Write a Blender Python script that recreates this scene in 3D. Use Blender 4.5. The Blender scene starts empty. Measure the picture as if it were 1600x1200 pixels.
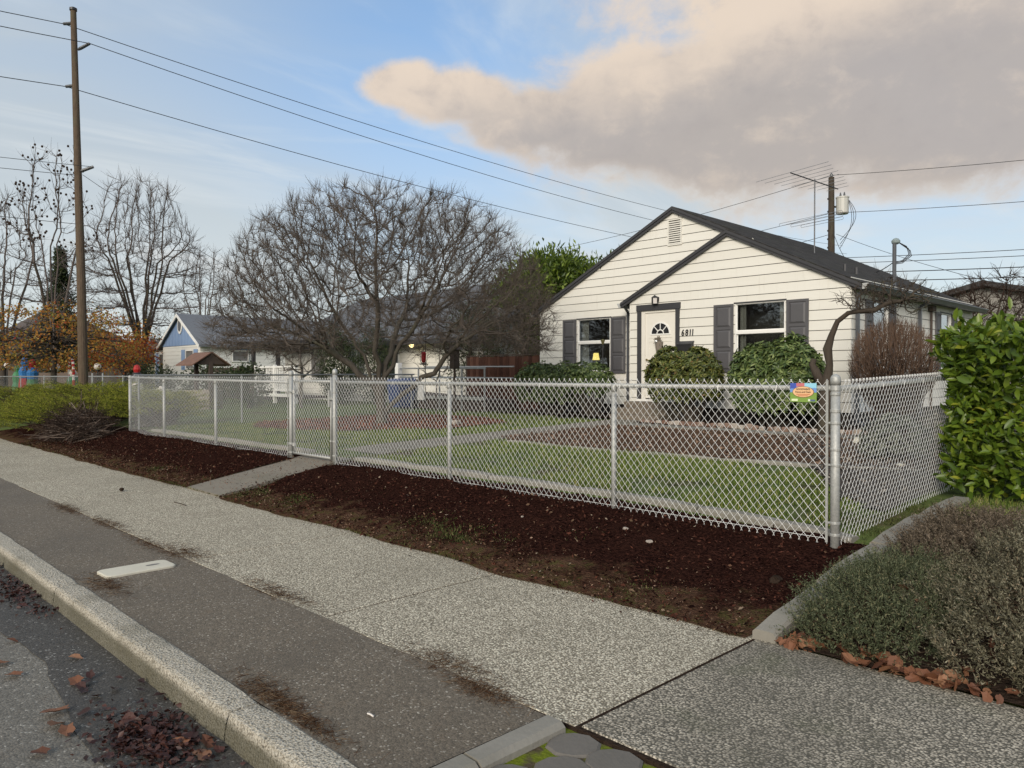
import bpy, math, random
import numpy as np
from mathutils import Vector, Matrix

random.seed(11)
rng = np.random.default_rng(11)
SC = bpy.context.scene
COL = SC.collection
R = math.radians

# ------------------------------------------------------------------ camera
cam_d = bpy.data.cameras.new('camera'); cam = bpy.data.objects.new('camera', cam_d); COL.objects.link(cam)
cam_d.sensor_width = 36.0
cam_d.lens = 36.0 * 1190.0 / 1600.0
cam_d.clip_start = 0.05; cam_d.clip_end = 3000
cam.location = (0, 0, 1.55)
cam.rotation_euler = (R(90 - 0.63), 0, R(45.5))
SC.camera = cam

# ------------------------------------------------------------------ node helpers
class NT:
    """small wrapper to write node trees as expressions"""
    def __init__(s, tree):
        s.t = tree; s.n = tree.nodes; s.l = tree.links
    def new(s, typ, **kw):
        n = s.n.new(typ)
        for k, v in kw.items(): setattr(n, k, v)
        return n
    def put(s, sock, val):
        if hasattr(val, 'is_output'): s.l.new(val, sock)
        elif isinstance(val, (tuple, list)) and len(val) == 3 and sock.type == 'RGBA': sock.default_value = (*val, 1)
        else: sock.default_value = val
    def m(s, op, a, b=0.0, c=0.0, clamp=False):
        n = s.new('ShaderNodeMath', operation=op, use_clamp=clamp)
        s.put(n.inputs[0], a); s.put(n.inputs[1], b); s.put(n.inputs[2], c)
        return n.outputs[0]
    def ss(s, x, lo, hi):
        n = s.new('ShaderNodeMapRange', interpolation_type='SMOOTHSTEP')
        s.put(n.inputs[0], x); s.put(n.inputs[1], lo); s.put(n.inputs[2], hi)
        n.inputs[3].default_value = 0; n.inputs[4].default_value = 1
        return n.outputs[0]
    def lin(s, x, lo, hi, a=0.0, b=1.0):
        n = s.new('ShaderNodeMapRange'); s.put(n.inputs[0], x)
        for i, v in enumerate((lo, hi, a, b)): s.put(n.inputs[i + 1], v)
        return n.outputs[0]
    def mix(s, f, a, b, mode='MIX'):
        n = s.new('ShaderNodeMix', data_type='RGBA', blend_type=mode)
        s.put(n.inputs[0], f); s.put(n.inputs[6], a); s.put(n.inputs[7], b)
        return n.outputs[2]
    def noise(s, vec, scale, detail=4, rough=0.55, dist=0.0, out=0):
        n = s.new('ShaderNodeTexNoise'); s.put(n.inputs['Vector'], vec)
        s.put(n.inputs['Scale'], scale); n.inputs['Detail'].default_value = detail
        n.inputs['Roughness'].default_value = rough; n.inputs['Distortion'].default_value = dist
        return n.outputs[out]
    def vor(s, vec, scale, feature='F1', out='Distance', rand=1.0):
        n = s.new('ShaderNodeTexVoronoi', feature=feature); s.put(n.inputs['Vector'], vec)
        n.inputs['Scale'].default_value = scale; n.inputs['Randomness'].default_value = rand
        return n.outputs[out]
    def comb(s, x, y, z=0.0):
        n = s.new('ShaderNodeCombineXYZ'); s.put(n.inputs[0], x); s.put(n.inputs[1], y); s.put(n.inputs[2], z)
        return n.outputs[0]
    def sep(s, v):
        n = s.new('ShaderNodeSeparateXYZ'); s.put(n.inputs[0], v); return n.outputs
    def mapv(s, v, loc=(0, 0, 0), rot=(0, 0, 0), scale=(1, 1, 1)):
        n = s.new('ShaderNodeMapping'); s.put(n.inputs[0], v)
        n.inputs[1].default_value = loc; n.inputs[2].default_value = rot; n.inputs[3].default_value = scale
        return n.outputs[0]
    def ramp(s, f, stops):
        n = s.new('ShaderNodeValToRGB'); s.put(n.inputs[0], f); e = n.color_ramp.elements
        while len(e) < len(stops): e.new(0.5)
        for i, (p, c) in enumerate(stops): e[i].position = p; e[i].color = (*c, 1)
        return n.outputs[0]

# ------------------------------------------------------------------ world: low winter sun, broken cloud
EXPO = 0.55; _e = 2 ** -EXPO
def disp(r, g, b):
    """scene colour of a sky tone that shows as this 0-255 value"""
    f = lambda c: ((c / 255 + 0.055) / 1.055) ** 2.4 * _e
    return (f(r), f(g), f(b))
CL_LIT, CL_GREY, CL_DARK = disp(234, 216, 197), disp(184, 176, 171), disp(164, 157, 156)
VEIL_HI, VEIL_LO, VEIL_WISP, SKY_BLUE = disp(198, 206, 210), disp(220, 226, 224), disp(222, 229, 233), disp(146, 190, 238)
SKY_K = 0.13
SUN_EL, SUN_AZ = R(24), R(294)      # azimuth measured from +X, counter-clockwise: veiled sun behind the camera
W = bpy.data.worlds.new('World'); SC.world = W; W.use_nodes = True
w = NT(W.node_tree); w.n.clear()
sky = w.new('ShaderNodeTexSky', sky_type='NISHITA', sun_disc=False)
sky.sun_elevation = SUN_EL; sky.sun_rotation = R(90) - SUN_AZ
sky.altitude = 50; sky.air_density = 1.0; sky.dust_density = 1.2; sky.ozone_density = 1.4
tc = w.new('ShaderNodeTexCoord').outputs['Generated']
dx, dy, dz = w.sep(tc)
az = w.m('ARCTAN2', w.m('ADD', w.m('MULTIPLY', dx, math.cos(R(45.5))), w.m('MULTIPLY', dy, math.sin(R(45.5)))),
         w.m('ADD', w.m('MULTIPLY', dx, -math.sin(R(45.5))), w.m('MULTIPLY', dy, math.cos(R(45.5)))))   # 0 = north-west, along the view
el = w.m('ARCSINE', dz)
zc = w.m('ADD', w.m('MAXIMUM', dz, 0.0), 0.12)
plane = w.comb(w.m('DIVIDE', dx, zc), w.m('DIVIDE', dy, zc))
ae = w.comb(az, el)
# high thin grey veil, everywhere, thinning in places
veil = w.noise(w.mapv(plane, loc=(3.1, 0.4, 0), rot=(0, 0, R(20)), scale=(0.8, 0.55, 1)), 0.62, 6, 0.55, 0.4)
wisp = w.noise(w.mapv(plane, loc=(1.3, 7.0, 0), rot=(0, 0, R(-38)), scale=(1.7, 0.6, 1)), 1.2, 8, 0.58, 1.4)
low = w.ss(el, 0.40, 0.10)
veil_m = w.m('ADD', w.ss(veil, 0.40, 0.66), w.m('MULTIPLY', low, 0.80), clamp=True)
veil_m = w.m('ADD', veil_m, w.m('MULTIPLY', w.ss(az, -0.10, -0.55), 0.60), clamp=True)
wisp_m = w.m('MULTIPLY', w.ss(wisp, 0.46, 0.76), 0.55)
# cumulus: rounded masses broken up by noise at three scales
def octave(loc, sc, det, ro): return w.m('SUBTRACT', w.noise(w.mapv(ae, loc=loc, scale=(1, 1.35, 1)), sc, det, ro, 0.25), 0.5)
big_n, mid_n, fine_n = octave((4, 2, 0), 3.0, 4, 0.5), octave((1, 5, 0), 9.0, 8, 0.60), octave((2, 3, 0), 26.0, 6, 0.62)
def blob(ca, ce, ra, re):
    a = w.m('DIVIDE', w.m('SUBTRACT', az, ca), ra); e = w.m('DIVIDE', w.m('SUBTRACT', el, ce), re)
    return w.m('SUBTRACT', 1.0, w.m('SQRT', w.m('ADD', w.m('MULTIPLY', a, a), w.m('MULTIPLY', e, e))))
body = None
for b in [(0.52, 0.33, 0.50, 0.150), (0.20, 0.325, 0.26, 0.105), (0.66, 0.46, 0.62, 0.16), (-0.135, 0.362, 0.075, 0.034), (-0.06, 0.350, 0.11, 0.044), (0.03, 0.325, 0.13, 0.055), (0.30, 0.50, 0.22, 0.05),
          (1.5, 0.36, 0.6, 0.13), (2.4, 0.40, 0.55, 0.13), (-1.35, 0.30, 0.5, 0.09), (-2.3, 0.42, 0.65, 0.14), (3.0, 0.25, 0.5, 0.08)]:
    k = blob(*b)
    body = k if body is None else w.m('SMOOTH_MAX', body, k, 0.12)
dens = w.m('ADD', w.m('ADD', body, w.m('MULTIPLY', big_n, 0.75)), w.m('ADD', w.m('MULTIPLY', mid_n, 0.85), w.m('MULTIPLY', fine_n, 0.26)))
cum = w.ss(dens, -0.04, 0.34)
topline = w.m('ADD', 0.392, w.m('MULTIPLY', w.m('MINIMUM', w.m('MAXIMUM', az, 0.0), 0.5), 0.20))
lump = w.m('ADD', w.m('MULTIPLY', mid_n, 0.9), w.m('MULTIPLY', fine_n, 0.5))
depth = w.m('ADD', w.m('SUBTRACT', topline, el), w.m('ADD', w.m('MULTIPLY', lump, -0.07), w.m('MULTIPLY', big_n, -0.10)))
thick = w.m('MULTIPLY', w.ss(depth, 0.015, 0.125), w.ss(dens, 0.02, 0.40))
cloud_c = w.mix(thick, CL_LIT, CL_GREY)
cloud_c = w.mix(w.ss(lump, 0.0, 0.28), cloud_c, w.mix(0.45, cloud_c, CL_LIT))
cloud_c = w.mix(w.ss(lump, 0.0, -0.30), cloud_c, w.mix(0.35, cloud_c, CL_DARK))
sk = w.new('ShaderNodeVectorMath', operation='SCALE'); w.put(sk.inputs[0], sky.outputs[0]); sk.inputs['Scale'].default_value = SKY_K
base = w.mix(0.35, sk.outputs[0], SKY_BLUE)
hor = w.ss(el, 0.28, 0.0)
veil_c = w.mix(hor, VEIL_HI, VEIL_LO)
c1 = w.mix(w.m('MULTIPLY', veil_m, 0.88), base, veil_c)
c1 = w.mix(wisp_m, c1, VEIL_WISP)
c1 = w.mix(w.m('MULTIPLY', cum, 0.95), c1, cloud_c)
low2 = w.ss(w.noise(w.mapv(ae, scale=(1, 6, 1)), 3.0, 5), 0.52, 0.72)
c1 = w.mix(w.m('MULTIPLY', low2, w.m('MULTIPLY', w.ss(el, 0.22, 0.08), 0.40)), c1, CL_LIT)
bgn = w.new('ShaderNodeBackground'); w.put(bgn.inputs[0], c1); bgn.inputs[1].default_value = 1.0
wo = w.new('ShaderNodeOutputWorld'); w.l.new(bgn.outputs[0], wo.inputs[0])

# ------------------------------------------------------------------ sun, veiled by cloud
sd = bpy.data.lights.new('sun', 'SUN'); sun = bpy.data.objects.new('sun', sd); COL.objects.link(sun)
sd.energy = 2.1; sd.angle = R(30); sd.color = (1.0, 0.91, 0.79)
sdir = Vector((math.cos(SUN_AZ) * math.cos(SUN_EL), math.sin(SUN_AZ) * math.cos(SUN_EL), math.sin(SUN_EL)))
sun.rotation_euler = sdir.to_track_quat('Z', 'Y').to_euler()
sun.location = sdir * 60

SC.view_settings.view_transform = 'Standard'; SC.view_settings.look = 'None'
SC.view_settings.exposure = EXPO; SC.view_settings.gamma = 1.0; SC.view_settings.use_curve_mapping = False
SC.render.engine = 'CYCLES'
SC.cycles.use_denoising = True
SC.cycles.max_bounces = 6; SC.cycles.use_adaptive_sampling = True; SC.cycles.adaptive_threshold = 0.015; SC.cycles.diffuse_bounces = 3; SC.cycles.transparent_max_bounces = 12
SC.cycles.sample_clamp_indirect = 6.0

# ------------------------------------------------------------------ mesh builder
ORG = {}
def link(o):
    COL.objects.link(o); return o
def new_obj(name, me, parent=None, origin=None):
    o = bpy.data.objects.new(name, me)
    link(o)
    if parent is not None: o.parent = parent
    elif origin is not None: o.location = origin
    ORG[o.name] = np.array(origin if origin is not None else (0, 0, 0), float)
    return o
def thing(name, label, cat, loc=(0, 0, 0), group=None, kind=None):
    o = bpy.data.objects.new(name, None); link(o); o.location = loc; o.empty_display_size = 0.1
    ORG[o.name] = np.array(loc, float)
    tag(o, label, cat, group, kind)
    return o
def tag(o, label=None, cat=None, group=None, kind=None):
    if label: o['label'] = label
    if cat: o['category'] = cat
    if group: o['group'] = group
    if kind: o['kind'] = kind
    return o
def np_mesh(name, verts, faces, mat, smooth=False):
    """verts (N,3), faces (M,k) all with k corners, or a list of such arrays"""
    if not isinstance(faces, (list, tuple)): faces = [faces]
    faces = [np.asarray(f, np.int32) for f in faces if len(f)]
    me = bpy.data.meshes.new(name)
    verts = np.asarray(verts, np.float32)
    me.vertices.add(len(verts)); me.vertices.foreach_set('co', verts.ravel())
    li = np.concatenate([f.ravel() for f in faces]); tot = np.concatenate([np.full(len(f), f.shape[1], np.int32) for f in faces])
    me.loops.add(len(li)); me.loops.foreach_set('vertex_index', li)
    me.polygons.add(len(tot)); st = np.zeros(len(tot), np.int32); st[1:] = np.cumsum(tot)[:-1]
    me.polygons.foreach_set('loop_start', st)
    if smooth: me.polygons.foreach_set('use_smooth', np.ones(len(tot), bool))
    me.update(calc_edges=True)
    if mat: me.materials.append(mat)
    return me
def np_obj(name, verts, faces, mat, parent=None, smooth=False, origin=None):
    verts = np.asarray(verts, float)
    if parent is not None: origin = ORG[parent.name]
    elif origin is None:
        lo, hi = verts.min(0), verts.max(0); origin = np.array([(lo[0] + hi[0]) / 2, (lo[1] + hi[1]) / 2, lo[2]])
    return new_obj(name, np_mesh(name, verts - np.asarray(origin), faces, mat, smooth), parent, origin)
class MB:
    def __init__(s): s.v = []; s.f = []
    def add(s, vs, fs):
        b = len(s.v); s.v += [tuple(map(float, v)) for v in vs]; s.f += [tuple(i + b for i in f) for f in fs]; return s
    def box(s, x0, x1, y0, y1, z0, z1):
        return s.hexa([(x0, y0, z0), (x1, y0, z0), (x1, y1, z0), (x0, y1, z0), (x0, y0, z1), (x1, y0, z1), (x1, y1, z1), (x0, y1, z1)])
    def hexa(s, p):
        return s.add(p, [(0, 3, 2, 1), (4, 5, 6, 7), (0, 1, 5, 4), (1, 2, 6, 5), (2, 3, 7, 6), (3, 0, 4, 7)])
    def bbox(s, x0, x1, y0, y1, z0, z1, b=0.01):
        """box with its edges chamfered"""
        X = (x0, x1); Y = (y0, y1); Z = (z0, z1); c = []; idx = {}
        for i in (0, 1):
            for j in (0, 1):
                for k in (0, 1):
                    sx, sy, sz = (b if i == 0 else -b), (b if j == 0 else -b), (b if k == 0 else -b)
                    for a, p in enumerate(((X[i], Y[j] + sy, Z[k] + sz), (X[i] + sx, Y[j], Z[k] + sz), (X[i] + sx, Y[j] + sy, Z[k]))):
                        idx[(i, j, k, a)] = len(c); c.append(p)
        F = []
        for i in (0, 1): F.append([idx[(i, 0, 0, 0)], idx[(i, 1, 0, 0)], idx[(i, 1, 1, 0)], idx[(i, 0, 1, 0)]])
        for j in (0, 1): F.append([idx[(0, j, 0, 1)], idx[(1, j, 0, 1)], idx[(1, j, 1, 1)], idx[(0, j, 1, 1)]])
        for k in (0, 1): F.append([idx[(0, 0, k, 2)], idx[(1, 0, k, 2)], idx[(1, 1, k, 2)], idx[(0, 1, k, 2)]])
        for i in (0, 1):
            for j in (0, 1): F.append([idx[(i, j, 0, 0)], idx[(i, j, 1, 0)], idx[(i, j, 1, 1)], idx[(i, j, 0, 1)]])
            for k in (0, 1): F.append([idx[(i, 0, k, 0)], idx[(i, 1, k, 0)], idx[(i, 1, k, 2)], idx[(i, 0, k, 2)]])
        for j in (0, 1):
            for k in (0, 1): F.append([idx[(0, j, k, 1)], idx[(1, j, k, 1)], idx[(1, j, k, 2)], idx[(0, j, k, 2)]])
        for i in (0, 1):
            for j in (0, 1):
                for k in (0, 1): F.append([idx[(i, j, k, 0)], idx[(i, j, k, 1)], idx[(i, j, k, 2)]])
        return s.add(c, F)
    def tube(s, pts, rad, n=8, cap=True):
        pts = [Vector(p) for p in pts]; rad = [rad] * len(pts) if not hasattr(rad, '__len__') else rad
        ref = None; vs = []; fs = []
        for i, p in enumerate(pts):
            d = (pts[min(i + 1, len(pts) - 1)] - pts[max(i - 1, 0)]).normalized()
            if ref is None: ref = d.orthogonal().normalized()
            ref = (ref - d * ref.dot(d)).normalized(); q = d.cross(ref)
            for k in range(n):
                a = 2 * math.pi * k / n; vs.append(p + (ref * math.cos(a) + q * math.sin(a)) * rad[i])
        for i in range(len(pts) - 1):
            for k in range(n): fs.append((i * n + k, i * n + (k + 1) % n, (i + 1) * n + (k + 1) % n, (i + 1) * n + k))
        if cap:
            fs.append(tuple(range(n - 1, -1, -1))); fs.append(tuple((len(pts) - 1) * n + k for k in range(n)))
        return s.add(vs, fs)
    def lathe(s, prof, c=(0, 0, 0), n=16):
        vs = []; fs = []
        for r, z in prof:
            for k in range(n): a = 2 * math.pi * k / n; vs.append((c[0] + r * math.cos(a), c[1] + r * math.sin(a), c[2] + z))
        for i in range(len(prof) - 1):
            for k in range(n): fs.append((i * n + k, i * n + (k + 1) % n, (i + 1) * n + (k + 1) % n, (i + 1) * n + k))
        fs.append(tuple(range(n - 1, -1, -1))); fs.append(tuple((len(prof) - 1) * n + k for k in range(n)))
        return s.add(vs, fs)
    def prism(s, poly, d):
        """poly: list of 3-d points (planar), d: extrusion vector"""
        n = len(poly); vs = [Vector(p) for p in poly] + [Vector(p) + Vector(d) for p in poly]
        fs = [tuple(range(n - 1, -1, -1)), tuple(range(n, 2 * n))] + [(k, (k + 1) % n, (k + 1) % n + n, k + n) for k in range(n)]
        return s.add(vs, fs)
    def build(s, name, mat, parent=None, origin=None, smooth=False):
        v = np.array(s.v, float)
        if parent is not None: origin = ORG[parent.name]
        elif origin is None:
            lo, hi = v.min(0), v.max(0); origin = np.array([(lo[0] + hi[0]) / 2, (lo[1] + hi[1]) / 2, lo[2]])
        me = bpy.data.meshes.new(name); me.from_pydata((v - np.asarray(origin)).tolist(), [], s.f)
        if smooth: me.polygons.foreach_set('use_smooth', np.ones(len(me.polygons), bool))
        me.update()
        if mat: me.materials.append(mat)
        return new_obj(name, me, parent, origin)
def copy_tree(o, parent=None, loc=None, rotz=None, scale=None):
    c = o.copy(); link(c); c.parent = parent; ORG[c.name] = ORG.get(o.name, np.zeros(3))
    if loc is not None: c.location = loc
    if rotz is not None: c.rotation_euler = (0, 0, rotz)
    if scale is not None: c.scale = scale if hasattr(scale, '__len__') else (scale,) * 3
    for ch in list(o.children): copy_tree(ch, c)
    return c
def structure(o): o['kind'] = 'structure'; return o
def stuff(o): o['kind'] = 'stuff'; return o
# ------------------------------------------------------------------ materials
def mat(name, build):
    m = bpy.data.materials.new(name); m.use_nodes = True
    t = NT(m.node_tree); t.n.clear()
    p = t.new('ShaderNodeBsdfPrincipled'); o = t.new('ShaderNodeOutputMaterial'); t.l.new(p.outputs[0], o.inputs[0])
    t.p = p; t.o = o
    t.co = t.new('ShaderNodeTexCoord').outputs['Object']
    t.geo = t.new('ShaderNodeNewGeometry')
    t.pos = t.geo.outputs['Position']
    build(t)
    return m
def S(t, **kw):
    names = {'col': 'Base Color', 'rough': 'Roughness', 'metal': 'Metallic', 'spec': 'Specular IOR Level', 'emit': 'Emission Color', 'es': 'Emission Strength', 'normal': 'Normal'}
    for k, v in kw.items(): t.put(t.p.inputs[names[k]], v)
def bump(t, h, strength=0.3, dist=0.01):
    b = t.new('ShaderNodeBump'); b.inputs['Strength'].default_value = strength; b.inputs['Distance'].default_value = dist
    t.put(b.inputs['Height'], h); t.l.new(b.outputs[0], t.p.inputs['Normal'])
def plain(name, col, rough=0.6, metal=0.0, var=0.12, scale=6.0, bs=0.0, spec=0.5, bscale=60):
    def b(t):
        n = t.noise(t.pos, scale, 5)
        c = t.mix(n, tuple(x * (1 - var) for x in col), tuple(min(1, x * (1 + var)) for x in col))
        S(t, col=c, rough=rough, metal=metal, spec=spec)
        if bs: bump(t, t.noise(t.pos, bscale, 4), bs, 0.01)
    return mat(name, b)

def _siding(t):
    v = t.mapv(t.pos, scale=(1, 1, 9)); n = t.noise(v, 1.5, 5)
    streak = t.noise(t.mapv(t.pos, scale=(9, 9, 0.5)), 2.0, 4)
    c = t.mix(n, (0.69, 0.67, 0.605), (0.75, 0.735, 0.675))
    c = t.mix(t.m('MULTIPLY', t.ss(streak, 0.56, 0.78), 0.25), c, (0.50, 0.46, 0.38))
    r = t.new('ShaderNodeObjectInfo').outputs['Random']
    c = t.mix(t.m('MULTIPLY', r, 0.13), c, (0.55, 0.51, 0.43))
    S(t, col=c, rough=0.62, spec=0.3)
    bump(t, t.noise(t.mapv(t.pos, scale=(60, 60, 6)), 1.5, 4), 0.15, 0.006)
M_SIDING = mat('white_siding_paint', _siding)
M_SHEATH = plain('sheathing_shadow_gap', (0.10, 0.095, 0.085), 0.9)
M_TRIM = plain('charcoal_trim_paint', (0.040, 0.040, 0.044), 0.55, var=0.15)
M_SHUT = plain('grey_shutter_plastic', (0.085, 0.083, 0.088), 0.5, var=0.06)
M_WHITE = plain('white_vinyl', (0.80, 0.79, 0.75), 0.4, var=0.03)
M_DOOR = plain('cream_door_paint', (0.74, 0.71, 0.64), 0.4, var=0.03)
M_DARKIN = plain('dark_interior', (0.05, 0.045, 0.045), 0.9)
M_BLACK = plain('black_metal', (0.02, 0.02, 0.022), 0.45)
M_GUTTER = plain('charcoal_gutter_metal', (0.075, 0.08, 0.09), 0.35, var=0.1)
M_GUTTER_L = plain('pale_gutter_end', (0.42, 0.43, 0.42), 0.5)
def _shing(t):
    br = t.new('ShaderNodeTexBrick'); t.put(br.inputs['Vector'], t.mapv(t.pos, scale=(1, 1, 1), rot=(0, 0, R(90))))
    br.inputs['Scale'].default_value = 1.0; br.inputs['Brick Width'].default_value = 0.30; br.inputs['Row Height'].default_value = 0.125
    br.inputs['Mortar Size'].default_value = 0.006; br.inputs['Color1'].default_value = (0.030, 0.029, 0.030, 1); br.inputs['Color2'].default_value = (0.066, 0.063, 0.061, 1)
    br.inputs['Mortar'].default_value = (0.02, 0.02, 0.02, 1)
    n = t.noise(t.pos, 90, 3); n2 = t.noise(t.pos, 1.2, 4)
    c = t.mix(t.m('MULTIPLY', n, 0.8), br.outputs[0], (0.085, 0.082, 0.080))
    c = t.mix(t.m('MULTIPLY', t.ss(n2, 0.5, 0.75), 0.35), c, (0.065, 0.075, 0.05))
    S(t, col=c, rough=1.0, spec=0.05)
    bump(t, t.m('ADD', br.outputs['Fac'], t.m('MULTIPLY', n, -0.6)), 0.6, 0.012)
M_ROOF = mat('asphalt_shingles_charcoal', _shing)
M_ROOF2 = plain('asphalt_shingles_grey', (0.11, 0.115, 0.125), 0.95, var=0.35, scale=25, bs=0.4)
M_ROOF_BR = plain('brown_shingles', (0.085, 0.065, 0.055), 0.95, var=0.35, scale=20, bs=0.4)
def _glass(t):
    t.n.remove(t.p)
    lw = t.new('ShaderNodeLayerWeight'); lw.inputs[0].default_value = 0.5; fz_ = t.m('ADD', 0.15, t.m('POWER', lw.outputs['Facing'], 3.0), clamp=True)
    tr = t.new('ShaderNodeBsdfTransparent'); tr.inputs[0].default_value = (0.72, 0.74, 0.73, 1)
    gl = t.new('ShaderNodeBsdfGlossy'); gl.inputs[0].default_value = (0.95, 0.97, 1, 1); gl.inputs['Roughness'].default_value = 0.015
    wob = t.new('ShaderNodeBump'); wob.inputs['Strength'].default_value = 0.03; wob.inputs['Distance'].default_value = 0.05
    t.put(wob.inputs['Height'], t.noise(t.pos, 1.4, 2)); t.l.new(wob.outputs[0], gl.inputs['Normal'])
    mx = t.new('ShaderNodeMixShader'); t.put(mx.inputs[0], fz_); t.l.new(tr.outputs[0], mx.inputs[1]); t.l.new(gl.outputs[0], mx.inputs[2])
    t.l.new(mx.outputs[0], t.o.inputs[0])
M_GLASS = mat('window_glass', _glass)
def _galv(t):
    n = t.vor(t.pos, 70, out='Color'); g = t.sep(n)[0]
    big = t.noise(t.pos, 4, 4)
    c = t.mix(g, (0.36, 0.365, 0.345), (0.47, 0.47, 0.445)); c = t.mix(t.m('MULTIPLY', big, 0.4), c, (0.33, 0.335, 0.32))
    S(t, col=c, rough=t.lin(big, 0.3, 0.7, 0.5, 0.68), metal=0.4)
M_GALV = mat('galvanised_steel', _galv)
M_WIRE = plain('galvanised_wire', (0.78, 0.78, 0.76), 0.45, 0.25, var=0.06, scale=20)
M_OLDWIRE = plain('old_galvanised_wire', (0.32, 0.33, 0.33), 0.6, 0.4, var=0.2)

def _agg(light, dark, scale, wear, moss=0.0):
    def b(t):
        v = t.pos
        d = t.new('ShaderNodeTexVoronoi', feature='F1'); t.put(d.inputs['Vector'], v); d.inputs['Scale'].default_value = scale
        d2 = t.new('ShaderNodeTexVoronoi', feature='F1'); t.put(d2.inputs['Vector'], t.mapv(v, loc=(3, 1, 2))); d2.inputs['Scale'].default_value = scale * 1.9
        rnd = t.sep(d.outputs['Color'])[0]; rnd2 = t.sep(d2.outputs['Color'])[1]
        peb = t.ramp(rnd, [(0.0, tuple(x * 0.45 for x in light)), (0.30, tuple(x * 0.75 for x in light)), (0.62, light), (1.0, tuple(min(0.9, x * 1.55) for x in light))])
        edge = t.ss(d.outputs['Distance'], 0.28, 0.62)
        c = t.mix(edge, peb, dark)
        c = t.mix(t.m('MULTIPLY', t.ss(rnd2, 0.72, 0.95), 0.5), c, tuple(min(0.9, x * 1.5) for x in light))
        n = t.noise(v, 0.9, 6, 0.6); n2 = t.noise(v, 5.0, 5, 0.65)
        c = t.mix(t.m('MULTIPLY', t.ss(n, 0.42, 0.68), wear), c, dark)
        c = t.mix(t.m('MULTIPLY', t.ss(n2, 0.52, 0.78), wear * 0.8), c, tuple(x * 1.1 for x in dark))
        if moss: c = t.mix(t.m('MULTIPLY', t.ss(t.noise(v, 2.2, 5), 0.52, 0.75), moss), c, (0.09, 0.10, 0.05))
        S(t, col=c, rough=0.9, spec=0.12)
        bump(t, t.m('ADD', t.m('MULTIPLY', d.outputs['Distance'], -1.0), t.m('MULTIPLY', n2, 0.3)), 0.7, 0.006)
    return b
M_WALKAGG = mat('exposed_aggregate_sidewalk', _agg((0.61, 0.54, 0.42), (0.18, 0.157, 0.115), 80, 0.25))
M_DRIVEAGG = mat('worn_grey_aggregate', _agg((0.43, 0.38, 0.30), (0.105, 0.096, 0.076), 74, 0.5, 0.35))
def _asph(base, speck, sc=1.0, damp=0.0):
    def b(t):
        d = t.new('ShaderNodeTexVoronoi', feature='F1'); t.put(d.inputs['Vector'], t.pos); d.inputs['Scale'].default_value = 110 * sc
        rnd = t.sep(d.outputs['Color'])[0]
        n = t.noise(t.pos, 1.1, 6, 0.6); n2 = t.noise(t.pos, 7, 5)
        c = t.mix(rnd, tuple(x * 0.62 for x in base), tuple(x * 1.38 for x in base))
        c = t.mix(t.m('MULTIPLY', t.ss(rnd, 0.95, 0.98), 0.6), c, speck)
        c = t.mix(t.m('MULTIPLY', t.ss(n, 0.40, 0.70), 0.5), c, tuple(x * 0.62 for x in base))
        c = t.mix(t.m('MULTIPLY', t.ss(n2, 0.55, 0.8), 0.35), c, (base[0] * 0.9, base[1] * 0.72, base[2] * 0.55))
        S(t, col=c, rough=t.lin(n, 0.3, 0.7, 0.92 - damp, 0.75 - damp), spec=0.35)
        bump(t, t.m('MULTIPLY', d.outputs['Distance'], -1.0), 0.6, 0.005)
    return b
M_STRIP = mat('worn_asphalt_strip', _asph((0.148, 0.122, 0.090), (0.52, 0.48, 0.40)))
M_STREET = mat('street_asphalt', _asph((0.165, 0.152, 0.128), (0.50, 0.48, 0.42), 0.8))
M_GUTTERWET = mat('damp_gutter_asphalt', _asph((0.066, 0.060, 0.052), (0.36, 0.35, 0.32), 0.8, 0.12))
def _kerb(t):
    d = t.vor(t.pos, 85); n = t.noise(t.pos, 2.2, 6, 0.6); n2 = t.noise(t.pos, 30, 4)
    n3 = t.noise(t.pos, 75, 3, 0.7); c = t.mix(t.ss(n3, 0.35, 0.65), (0.17, 0.150, 0.115), (0.58, 0.54, 0.45)); c = t.mix(t.m('MULTIPLY', t.ss(n2, 0.45, 0.7), 0.5), c, (0.28, 0.245, 0.18))
    c = t.mix(t.ss(d, 0.5, 0.25), c, (0.52, 0.47, 0.38))
    z = t.sep(t.pos)[2]
    grime = t.m('MULTIPLY', t.ss(z, -0.012, -0.055), t.lin(n, 0.3, 0.7, 0.75, 1.0))      # splash line of the gutter
    c = t.mix(t.m('MULTIPLY', grime, 0.92), c, t.mix(n2, (0.040, 0.040, 0.024), (0.13, 0.12, 0.08)))
    c = t.mix(t.m('MULTIPLY', t.ss(n, 0.5, 0.72), 0.45), c, (0.14, 0.125, 0.085))
    S(t, col=c, rough=0.9, spec=0.25); bump(t, t.m('ADD', n3, t.m('MULTIPLY', d, -0.8)), 1.0, 0.010)
M_KERB = mat('old_kerb_concrete', _kerb)
def _conc(a, b_, moss=0.3):
    def b(t):
        n = t.noise(t.pos, 3.0, 6, 0.6); n2 = t.noise(t.pos, 45, 4)
        c = t.mix(n, a, b_); c = t.mix(t.m('MULTIPLY', n2, 0.35), c, tuple(x * 0.5 for x in a))
        c = t.mix(t.m('MULTIPLY', t.ss(t.noise(t.pos, 1.6, 5), 0.48, 0.7), moss), c, (0.09, 0.095, 0.05))
        S(t, col=c, rough=0.9, spec=0.25); bump(t, t.m('ADD', n, t.m('MULTIPLY', n2, 0.6)), 0.45, 0.008)
    return b
M_CONC = mat('weathered_concrete', _conc((0.20, 0.185, 0.155), (0.33, 0.31, 0.265)))
M_CONC_W = mat('path_concrete', _conc((0.17, 0.15, 0.12), (0.28, 0.25, 0.20), 0.25))
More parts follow.
